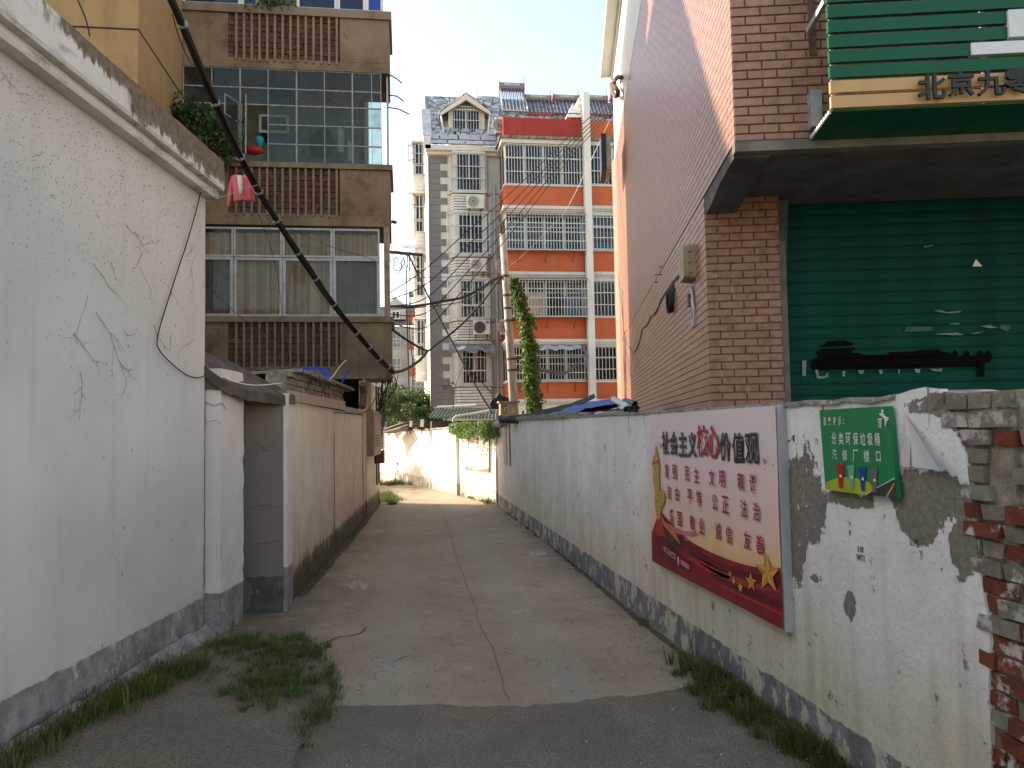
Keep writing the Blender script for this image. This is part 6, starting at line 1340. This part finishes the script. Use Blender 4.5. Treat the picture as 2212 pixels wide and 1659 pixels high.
# ============================================================ CABLES
def cat_(px, z0, z1):
    n = len(px); return [GD(x, y, z0+(z1-z0)*i/(n-1)) for i, (x, y) in enumerate(px)]
def spl(P, n=8):
    q = []; L = len(P)
    for i in range(L-1):
        p0, p1, p2, p3 = P[max(i-1, 0)], P[i], P[i+1], P[min(i+2, L-1)]
        for k in range(n): t_ = k/n; q.append(.5*(2*p1+(p2-p0)*t_+(2*p0-5*p1+4*p2-p3)*t_*t_+(3*p1-p0-3*p2+p3)*t_**3))
    return q+[P[-1]]
cb = T('cable_bundle', 'thick black bundle of cables slanting down in front of the brown balconies', 'cable', GD(848, 803, 14.95))
P = spl(cat_([(345,-60),(372,0),(410,90),(446,178),(485,265),(520,340),(560,415),(608,492),(660,570),(715,650),(775,725),(815,770),(848,803)], 8.0, 14.95), 10)
random.seed(9)
for k in range(7):
    m = MB(); q = []
    for i, p in enumerate(P):
        a = k*.9+i*.035*(1 if k % 2 else -1)+.6*nz(i*.05, k); r = (.034 if k else .0)*(1+.25*nz(i*.08, k*3)); q.append(p+Vector((math.cos(a)*r, 0, math.sin(a)*r)))
    m.tube(q, .017, 6); O('strand', m, m_wire, cb, smooth=True)
for f_ in (.14, .29, .42, .50, .57, .64, .70, .76, .82, .87, .92, .96):
    i = int(f_*len(P)); p = P[i]; d = (P[min(i+1, len(P)-1)]-p).normalized(); m = MB(); m.tube([p-d*.012, p+d*.012], .060, 10); O('tie', m, m_steel, cb); m = MB()
    if f_ > .4: m.tube([p+Vector((.05*math.cos(a)+.03, -.04, .06*math.sin(a)-.05)) for a in [j*.6 for j in range(8)]], .004, 4); O('loose_loop', m, m_wire, cb)
def wire(label, px, z0, z1, r, n=6, mat=None, cat='wire'):
    m = MB(); m.tube(spl(cat_(px, z0, z1), n), r, 5); return O('wire', m, mat or m_wire, label=label, cat=cat, group='overhead wires')
wire('thick black cable from the brown balcony corner up to the pole', [(838,662),(870,662),(905,660),(950,652),(1000,642),(1040,622),(1066,604),(1084,598)], 15.2, 18.9, .028)
wire('thin wire hugging the thick cable to the pole', [(838,668),(905,664),(960,658),(1010,648),(1050,620),(1084,596)], 15.2, 18.9, .010)
wire('second thick cable dipping low then rising to the pole', [(848,712),(875,732),(905,750),(925,757),(945,742),(965,728),(1000,698),(1040,655),(1070,615),(1084,600)], 15.2, 18.9, .024)
wire('rusty bundle from the balcony foot to the low cable', [(850,805),(870,800),(890,790),(910,775),(925,757)], 15.0, 16.2, .03, mat=m_rust)
wire('straight black stay cable slanting down to the hanging vine', [(883,551),(925,640),(975,735),(1020,820),(1064,893)], 20, 18, .022)
wire('thin cable from the stay to the black plastic', [(1000,775),(1020,805),(1045,830),(1062,850)], 19, 19, .012)
for i, (y0, yl) in enumerate(((212,652),(222,664),(228,676),(236,690),(243,706))):
    wire(('highest', 'second highest', 'middle', 'second lowest', 'lowest')[i]+' of five parallel wires running to the white eaves', [(1322,y0),(1240,y0+72+i*4),(1160,y0+150+i*10),(1080,y0+226+i*16),(1000,y0+302+i*22-6),(920,y0+372+i*24-4),(840,yl-18+i*2)], 19.5, 15.3, .011)
wire('single light wire rising right to the pink building', [(1316,262),(1270,360),(1225,450),(1195,485),(1120,560),(1060,600)], 19, 18.5, .006, mat=m_steel)
wire('vertical wire hanging before the clapboards', [(884,552),(886,640),(885,720),(892,790),(890,860)], 20, 20, .012); wire('wire drooping before the bay windows', [(1020,606),(1016,680),(1010,760),(985,830),(978,890)], 24, 24, .010); wire('thin wire between the pole and the brown balcony', [(842,610),(900,600),(980,598),(1084,590)], 15.3, 18.9, .007)
wire('thin wire sagging across the aluminium windows', [(575,470),(640,500),(720,535),(790,555),(842,580)], 14, 15, .005); wire('thin wire slanting across the curtained windows', [(440,608),(480,650),(540,700),(600,735)], 12, 14.6, .005); wire('thin wire dropping from the bundle past the curtains', [(548,440),(580,520),(600,600),(610,683)], 12, 14.6, .004); wire('thin wire from the upper left wall to the bundle', [(168,0),(185,40),(194,78)], 11, 11, .012); wire('looping wire hanging from the bundle near its top', [(372,30),(385,75),(396,105),(408,130)], 8.6, 9.4, .006)
wire('thin wire under the pink sweater', [(432,436),(480,425),(530,408),(560,398)], 8, 11.5, .004, mat=m_steel); wire('wire looping along the low left wall top', [(622,868),(650,876),(690,888),(735,892),(780,893),(800,880),(815,850),(840,810)], 8.0, 15, .008)
wp = lambda x, y: GP(x, y, LB+LN*.025, LN)
m = MB(); m.tube(spl([wp(*p) for p in ((446,300),(443,330))]+[wp(*p) for p in ((432,420),(405,520),(385,580),(350,690),(340,730),(342,752),(365,780),(400,808),(425,816),(442,812))], 6), .0045, 5); O('wire', m, m_wire, label='black wire drooping down the face of the high left wall', cat='wire', group='overhead wires')
m = MB(); m.tube(spl([GD(*p, 6.25) for p in ((425,815),(452,802),(480,815),(520,828),(560,832),(610,827))], 6), .004, 5); O('wire', m, m_white, label='pale wire lying over the gateway canopy', cat='wire', group='overhead wires')
# cross-arm with tangled wires
xa = T('cross_arm', 'dark steel cross arm with tangled loops of wire left of the white building', 'bracket', GD(878, 549, 20)); m = MB(); m.bar(GD(838,544,20), GD(914,551,20), .07, .07); O('arm', m, m_rust, xa); random.seed(14)
for k in range(9):
    c = (random.uniform(850, 892), random.uniform(552, 585)); m = MB(); a0 = random.uniform(0, 6); m.tube([GD(c[0]+random.uniform(8, 15)*math.cos(a0+j*.7), c[1]+random.uniform(10, 22)*math.sin(a0+j*.7), 20) for j in range(8)], .008, 4); O('wire_loop', m, m_wire, xa)
m = MB(); m.tube([GD(880,550,20), GD(877,620,20), GD(880,720,20), GD(884,860,20)], .016, 5); O('drop_cable', m, m_wire, xa)
# tangle at the balcony foot, meter cabinet and conduits at the end of the left wall
random.seed(16)
wt = T('wire_tangle', 'tangle of dangling black wires below the brown balcony corner', 'wires', GD(830, 900, 16))
for k in range(16):
    x, y = random.uniform(826, 858), random.uniform(800, 850); m = MB(); m.tube(spl([GD(x, y-random.uniform(0, 20), 15.3), GD(x+random.uniform(-12, 12), y+random.uniform(5, 25), 15.5), GD(random.uniform(812, 840), random.uniform(860, 910), 16.5), GD(random.uniform(815, 830), random.uniform(920, 1000), 17.5)], 5), random.choice((.006, .009, .014)), 4); O('wire', m, m_wire, wt)
mc = T('meter_cabinet', 'tall narrow tan meter cabinet at the end of the left wall', 'cabinet', wl(16.5)); mp = lambda x, y: GP(x, y, wl(15)+wn*.1, wn); a, b = mp(799, 885), mp(817, 980)
def cabx(d0, d1, y0, y1, z0, z1): m = MB(); p0, p1 = wl(y0), wl(y1); m.prism([p0+wn*d0+Vector((0,0,z0)), p0+wn*d1+Vector((0,0,z0)), p1+wn*d1+Vector((0,0,z0)), p1+wn*d0+Vector((0,0,z0))], (0,0,z1-z0)); return m
m_tan = M('tan_cabinet', (.24,.185,.14), .7, .2, 6, .1); O('case', cabx(.012, .16, a.y, b.y, b.z, a.z), m_tan, mc); O('door', cabx(.162, .172, a.y+.04, b.y-.04, b.z+.05, a.z-.05), m_tan, mc)
for k in range(5): O('vent', cabx(.173, .178, a.y+.2, b.y-.3, a.z-.5-k*.05, a.z-.485-k*.05), m_dark, mc)
O('meter_box', cabx(.012, .2, b.y+.15, b.y+.6, 1.25, 1.6), m_white, mc); O('lower_box', cabx(.012, .2, b.y+.15, b.y+.55, .95, 1.22), m_rust, mc)
for k, yy in enumerate((b.y+.1, b.y+.7)): m = MB(); m.tube([wl(yy)+wn*.06+Vector((0,0,.5)), wl(yy)+wn*.06+Vector((0,0,2.6))], .022, 6); O('conduit', m, m_rust, mc)
m = MB(); p0 = mp(784, 840); m.tube([mp(783, 830), mp(785, 850), mp(783, 880)], .06, 6); O('sheath', m, m_rust, mc)
# ground-floor pier and beam under the brown balcony
m = MB(); a, b = GY(775, 822, FB+.02), GY(800, 880, FB+.02); m.box(a.x, -.72, FB+.02, FB+.5, 0, a.z); O('pier', m, m_gw, ab); m = MB(); m.box(XL, a.x-.9, FB+.3, FB+.4, 0, 2.55); O('ground_floor_front', m, m_brn, ab); m = MB(); m.box(a.x-.9, a.x-.002, FB+.15, FB+.25, 1.2, 1.9); O('low_panel', m, m_mort, ab)
# ============================================================ PINK SWEATER on the cable
sw = T('sweater', 'pink sweater with a pale scarf drying below the cable bundle', 'sweater', GD(520, 440, 11.6)); m_pink = M('pink_knit', (.58,.13,.15), .95, .18, 9, .4, 90)
def cl(px, z, mat, nm, th=.05):
    m = MB(); q = [GD(x, y, z) for x, y in px]; c = sum(q, Vector())/len(q); n = len(q); bk = Vector((0, th, 0)); inn = [p.lerp(c, .22)-bk*.6 for p in q]; in2 = [p.lerp(c, .22)+bk*.6 for p in q]
    m.add(q+inn+in2+[c-bk*.7, c+bk*.7], [(i, (i+1) % n, n+(i+1) % n, n+i) for i in range(n)]+[((i+1) % n, i, 2*n+i, 2*n+(i+1) % n) for i in range(n)]+[(n+i, n+(i+1) % n, 3*n) for i in range(n)]+[(2*n+(i+1) % n, 2*n+i, 3*n+1) for i in range(n)]); return O(nm, m, mat, sw, smooth=True)
cl([(500,380),(508,376),(520,379),(532,376),(540,382),(543,400),(545,420),(545,435),(535,437),(525,434),(514,438),(504,436),(503,415),(502,398)], 11.6, m_pink, 'body'); cl([(499,381),(503,385),(503,405),(499,430),(496,449),(490,450),(491,425),(494,400)], 11.63, m_pink, 'sleeve', .04); cl([(540,382),(544,388),(549,410),(551,436),(546,440),(544,415)], 11.63, m_pink, 'sleeve', .04); cl([(512,378),(521,378),(524,395),(524,412),(520,424),(517,418),(514,400)], 11.52, M('pale_scarf', (.62,.55,.47), .9, .1, 8), 'scarf', .02)
m = MB(); m.tube([GD(498,379,11.6), GD(520,370,11.6), GD(542,380,11.6)], .008, 4); m.tube([GD(520,370,11.6), GD(522,362,11.6), GD(526,362,11.6)], .006, 4); O('hanger', m, m_wire, sw)
# ============================================================ YARD behind the end wall: shed, pipes, flood lamps
sd2 = T('shed', 'low shed with green corrugated roof behind the end wall', 'shed', (4, 27, 0)); m_grn = M('green_sheet', (.15,.17,.125), .55, .25, 3, .1, 40, .1, dirt=(.08,.07,.05), damt=.5)
A0, A1 = GY(926, 904, 25.0), GY(1092, 906, 25.0); B0, B1 = GY(944, 883, 26.6), GY(1092, 887, 26.6); m = MB()
m.grid(lambda u, v: (A0.lerp(A1, u)).lerp(B0.lerp(B1, u), v)+Vector((0,0,(.045 if (u*22) % 1 < .22 else 0))), 132, 1); O('roof', m, m_grn, sd2); m = MB(); m.box(A0.x+.1, A1.x, 25.25, 26.5, 0, A0.z-.08); O('wall', m, M('shed_wall', (.12,.095,.075), .95, .3, 3), sd2)
for i, (px, Y, r, mt, lb, nm) in enumerate(((((980,930),(980,904),(985,900),(1030,893),(1066,886)), 24.9, .045, m_pvc, 'grey plastic pipe bending over the shed roof edge', 'pipe'), (((945,880),(1000,878),(1028,876)), 26.6, .05, m_white, 'white plastic strip lying on top of the shed roof', 'strip'))):
    m = MB(); m.tube([GY(x, y, Y) for x, y in px], r, 8); O('pipe', m, mt, label=lb, cat=nm)
bp_ = T('black_plastic', 'black plastic sheet draped by the shed and the white wall', 'plastic sheet', GD(1070, 890, 24)); m = MB(); q = [GD(x, y, 24) for x, y in ((1058,872),(1064,862),(1072,858),(1078,848),(1086,856),(1096,858),(1102,866),(1102,882),(1062,884))]; m.prism(q, (0,.3,0)); O('sheet', m, M('black_sheet', (.018,.018,.02), .5, .3, 4, .4, 10), bp_)
fl = []
for i, (x0, y0, x1, y1) in enumerate(((880,906,893,928),(902,903,919,928))):
    Y = 23.0; a, b = GY(x0, y0, Y), GY(x1, y1, Y); e = T('flood_lamp', ('smaller left' if i == 0 else 'larger right')+' flood lamp on top of the end wall', 'lamp', ((a.x+b.x)/2, Y, b.z), 0, 'flood lamps on the end wall')
    m = MB(); m.prism([(a.x,Y,b.z),(b.x-.04,Y,b.z),(b.x,Y,a.z),(a.x+.06,Y,a.z)], (0,.12,0)); O('housing', m, m_black, e); m = MB(); w_ = b.x-a.x; m.prism([(a.x+w_*.28,Y-.006,b.z+.08),(b.x-w_*.22,Y-.006,b.z+.08),(b.x-w_*.15,Y-.006,a.z-.04),(a.x+w_*.38,Y-.006,a.z-.04)], (0,.004,0)); O('lens', m, m_pap, e); m = MB(); m.bar((a.x, Y+.1, b.z+.05), (b.x, Y+.1, b.z-.02), .03); m.bar(((a.x+b.x)/2, Y+.1, b.z-.12), ((a.x+b.x)/2, Y+.1, b.z+.1), .03); O('mount', m, m_rust, e)
for i, (x0, y0, x1, y1) in enumerate(((832,931,886,912),(845,932,896,917),(836,935,880,924))):
    m = MB(); a, b = GY(x0, y0, 27-.8*i), GY(x1, y1, 25.6-.6*i); m.bar(a, b, .5, .03); O('roof_sheet', m, m_sheet, label=('uppermost', 'middle', 'lowest')[i]+' grey sheet lying on the left end of the end wall', cat='sheet')
# ============================================================ LEAN-TO behind the right wall: tarp, fabric, tyre, pipes
ln = T('lean_to', 'low lean-to with boarded roof behind the right wall', 'shed', (2.9, 12, 0)); m = MB(); m.box(2.26, 3.3, 10.2, 16.2, 1.62, 1.68); O('roof_deck', m, m_sheet, ln); m = MB(); m.box(2.9, 3.2, 10.3, 16, 0, 1.62); O('post_wall', m, m_mort, ln)
def sheet(nm, px, zs, mat, lb, cat, th=.03):
    m = MB(); q = [GD(x, y, z) for (x, y), z in zip(px, zs)]; m.prism(q, (0,.05,-th)); return O(nm, m, mat, label=lb, cat=cat)
m_tarp = M('bright_blue_tarp', (.025,.10,.40), .5, .25, 5, .4, 14)
random.seed(12)
tp = [(1190,895),(1215,884),(1245,876),(1275,868),(1300,864),(1338,860)]; bt = [(1200,900),(1225,893),(1250,888),(1280,880),(1310,874),(1342,872)]
m = MB(); m.grid(lambda u, v: GD(*[((1-v)*spx(tp, u)[k]+v*spx(bt, u)[k]) for k in (0, 1)], 13.5-1.6*v-1.5*u)+Vector((0,0,.03*nz(u*9, v*5))), 30, 6) if False else None
def spx(pts, u): s = u*(len(pts)-1); i = min(int(s), len(pts)-2); f_ = s-i; return tuple(pts[i][k]+(pts[i+1][k]-pts[i][k])*f_ for k in (0, 1))
m.grid(lambda u, v: GD(*[((1-v)*spx(tp, u)[k]+v*spx(bt, u)[k]) for k in (0, 1)], 13.5-1.4*v-1.5*u)+Vector((0,0,.03*nz(u*9, v*5))), 30, 6); O('tarpaulin', m, m_tarp, smooth=True, label='bright blue tarpaulin stretched over the lean-to by the pink building', cat='tarp')
m_bf = M('black_fabric', (.02,.02,.021), .8, .2, 6, .3)
tp2 = [(1150,884),(1185,882),(1225,873),(1258,862),(1283,850)]; bt2 = [(1160,896),(1195,894),(1228,886),(1260,874),(1287,858)]
m = MB(); m.grid(lambda u, v: GD(*[((1-v)*spx(tp2, u)[k]+v*spx(bt2, u)[k]) for k in (0, 1)], 15.0-.6*v-1.2*u)+Vector((0,0,.02*nz(u*8, v*5))), 24, 4); O('black_fabric', m, m_bf, smooth=True, label='black fabric strip rising behind the blue tarpaulin', cat='fabric')
sheet('woven_mat', ((1235,893),(1290,874),(1322,868),(1338,874),(1300,886),(1270,895)), (11.8,11.6,11.2,11,11,11.4), M('brown_mat', (.17,.085,.055), .95, .35, 20, .6, 60), 'brown woven mat under the blue tarpaulin', 'mat')
sheet('dark_board', ((1190,898),(1300,888),(1345,880),(1342,892),(1250,898)), (11.2,11,10.6,10.2,10.6), m_dark, 'dark board lying on the lean-to roof edge', 'board', .06)
for i, (x0, y0, x1, y1, r) in enumerate(((1326,863,1364,884,.045),(1346,868,1358,882,.038),(1352,865,1372,872,.034),(1338,880,1352,884,.034),(1358,879,1376,882,.034),(1356,886,1374,892,.032))):
    m = MB(); a, b = GD(x0, y0, 11.2-.1*i), GD(x1, y1, 10.0); d = (b-a).normalized(); m.tube([a, b], r, 12, False); m.tube([b, a], r*.82, 12, False); O('plastic_pipe', m, m_pvc if i != 2 else M('dark_pipe', (.06,.06,.06), .5), smooth=True, label=('longest slanting', 'steep short', 'dark', 'lower left', 'right-hand', 'lowest')[i]+' pipe in the grey pipe pile by the pink wall', cat='pipe', group='grey plastic pipes in a pile')
sheet('blue_rag', ((1335,868),(1350,860),(1366,864),(1362,872),(1345,876)), (10.9,10.8,10.6,10.6,10.8), m_tarp, 'crumpled blue rag on the pipe pile', 'rag')
# tyre ring with a net in it
c = GD(1121, 908, 14.4); rx = 40/1726*14.4; m = MB(); m.tube([c+Vector((rx*math.cos(a), .35*math.sin(a), .02*math.sin(a*2)+(.05 if math.sin(a) > 0 else -.02))) for a in [k*math.pi/14 for k in range(29)]], .055, 8, False); O('tyre', m, m_black, smooth=True, label='black rubber tyre lying on top of the right wall', cat='tyre')
random.seed(18); m_teal = M('teal_sack', (.05,.22,.25), .7, .3, 8, .4, 30); m_sack = M('white_sack', (.52,.51,.50), .8, .25, 8, .5, 30)
def heap(nm, x, y, z, w_, h_, mat, lb, cat='sack'):
    c = GD(x, y, z); s = z/1726; m = MB(); m.grid(lambda u, v: c+Vector((w_*s*.5*math.cos(u*6.283)*math.sin(v*3.14)*(1+.35*nz(u*5, v*4, x)), .12*math.sin(u*6.283)*math.sin(v*3.14), h_*s*.5*math.cos(v*3.14)*(1+.3*nz(u*6, v*5, y)))), 20, 10); return O(nm, m, mat, smooth=True, label=lb, cat=cat)
heap('rag_heap', 1118, 908, 14.4, 56, 11, m_teal, 'teal and white rag heap inside the tyre', 'rag'); heap('rag_heap', 1090, 909, 15.6, 22, 20, m_teal, 'teal rag bundle at the far corner of the right wall', 'rag'); heap('sack', 1078, 916, 15.8, 30, 16, m_sack, 'grey crumpled sack hanging at the wall corner'); heap('sack', 1200, 899, 12.6, 40, 14, m_sack, 'white plastic sack beneath the blue tarpaulin'); heap('sack', 1218, 896, 12.2, 44, 14, m_teal, 'teal plastic sack beneath the blue tarpaulin'); heap('sack', 1100, 913, 15.2, 44, 9, m_sack, 'flat white sack between the tyre and the wall corner')
heap('sack', 1345, 893, 9.2, 36, 8, m_sack, 'white plastic scrap under the pipe pile', 'scrap'); heap('sack', 1300, 893, 9.8, 34, 8, m_sack, 'white plastic scrap on the wall top left of the pipes', 'scrap')
heap('concrete_lump', 1330, 894, 9.0, 60, 14, m_mort, 'rough lump of concrete on the wall top', 'rubble')
m_soil = M('wall_foot_soil', (.085,.072,.05), .97, .45, 9, .8, 50, dirt=(.05,.055,.025), damt=.6)
def berm(px, w, h, jit, seed):
    P = [GZ(x, y) for x, y in px]; q = []
    for i in range(len(P)-1):
        n = max(3, int((P[i+1]-P[i]).length/.08)); q += [P[i].lerp(P[i+1], k/n) for k in range(n)]
    q.append(P[-1]); m = MB(); N = len(q); K = 5; vs = []
    for i, p in enumerate(q):
        d = (q[min(i+1, N-1)]-q[max(i-1, 0)]).normalized(); s = Vector((d.y, -d.x, 0)); ww = w*(.55+.8*abs(nz(i*.11, seed))+.25*nz(i*.5, seed+3))*(.05 if i in (0, N-1) else 1)
        for k in range(K): f_ = k/(K-1)*2-1; vs.append(p+s*ww*.5*f_+Vector((0,0,.0085-.006*abs(f_)+h*(1-f_*f_)*(.4+.8*abs(nz(i*.3, k, seed))))))
    m.add(vs, [(i*K+k, i*K+k+1, (i+1)*K+k+1, (i+1)*K+k) for i in range(N-1) for k in range(K-1)]); return O('soil', m, m_soil, kind='structure', smooth=True)
berm([(648,1290),(690,1240),(730,1195),(770,1150),(805,1105),(822,1078)], .20, .03, .05, 2); berm([(1100,1104),(1180,1170),(1270,1247),(1380,1340),(1470,1410),(1560,1490),(1680,1580),(1820,1690)], .10, .012, .03, 5); berm([(1500,1455),(1560,1490),(1630,1545),(1700,1590)], .22, .02, .05, 6); berm([(975,1062),(1010,1070),(1045,1080),(1068,1090)], .35, .05, .05, 8)
# dry leaves
random.seed(77); m_dl = leafmat('dry_leaf', (.13,.085,.04), (.25,.17,.08), .2, 0); m = MB()
for k in range(240):
    y = random.uniform(2.4, 16); x = random.choice((WX-abs(random.gauss(.03, .18)), wl(y).x+abs(random.gauss(.03, .15)) if y > 8 else random.uniform(-1.2, 1.8))); p = Vector((x, y, .012)); a = random.uniform(0, 6.3); m.col = random.random(); m.leaf(p, Vector((math.cos(a), math.sin(a), random.uniform(0, .4))), Vector((0,0,1)), random.uniform(.015, .04), .015)
O('leaf_litter', m, m_dl, label='dry leaves scattered along the wall feet', cat='leaves', kind='stuff')
# ============================================================ MARKS AND LITTER on the road
m_chalk = M('chalk', (.42,.40,.37), .95, .2, 30); random.seed(22); m = MB()
for k in range(9):
    c = GZ(805-k*4.0+random.uniform(-2, 2), 1447+k*6.5, .0105); pts = [c+Vector((random.uniform(-.035, .035), random.uniform(-.03, .03), 0)) for _ in range(5)]
    m.tube(spl(pts, 3), .0025, 3, False)
for k in range(4): c = GZ(826-k*5, 1448+k*6, .0105); m.tube([c+Vector((random.uniform(-.03, .03), random.uniform(-.03, .03), 0)) for _ in range(4)], .002, 3, False)
O('chalk_scrawl', m, m_chalk, label='faint white chalk numbers scrawled on the road', cat='graffiti')
m_lime = NT('lime_spill'); c = m_lime; sp_ = c.rng(c.noise(22, 6, .7), .45, .55); tr = c.n('ShaderNodeBsdfTransparent'); c.done((.50,.47,.42), .95); ms = c.n('ShaderNodeMixShader'); c.L(sp_, ms.inputs[0]); c.L(tr.outputs[0], ms.inputs[1]); c.L(c.b.outputs[0], ms.inputs[2]); c.L(ms.outputs[0], c.o.inputs['Surface']); m_lime = c.m
for i, (x, y, rx, ry) in enumerate(((775,1265,22,10),(1160,1196,20,6),(760,1245,14,3))):
    m = MB(); m.poly([GZ(x+rx*math.cos(a)*(1+.3*nz(a, i)), y+ry*math.sin(a)*(1+.3*nz(a, i+5)), .0115) for a in [k*.35 for k in range(18)]]); O('lime_stain', m, m_lime, kind='structure')
m = MB(); random.seed(25)
for k in range(900):
    y = random.uniform(2.2, 9); x = random.choice((random.gauss(1.75, .25), random.uniform(-1.4, 1.9))); 
    if x > 1.95: continue
    p = Vector((x, y, .008+.003*random.random())); s = random.uniform(.002, .007); m.col = random.random(); a = random.uniform(0, 6.3); m.add([p+Vector((s*math.cos(a+j*2.1)*random.uniform(.6, 1.2), s*math.sin(a+j*2.1), .002*j)) for j in range(3)], [(0,1,2)])
O('plaster_flakes', m, m_white, label='scattered white plaster flakes and litter on the road', cat='litter', kind='stuff')
m = MB()
for k in range(1400):
    y = random.uniform(2.2, 8); x = random.uniform(-1.6, 1.9); s = random.uniform(.003, .009); p = Vector((x, y, .006)); m.add([p+Vector((s*random.uniform(.6, 1.2), 0, 0)), p+Vector((-s*.6, s*.9, 0)), p+Vector((-s*.6, -s*random.uniform(.6, 1), 0)), p+Vector((0, 0, s*.8))], [(0,1,3),(1,2,3),(2,0,3)])
O('grit', m, m_mort, label='loose grit on the road', cat='gravel', kind='stuff')
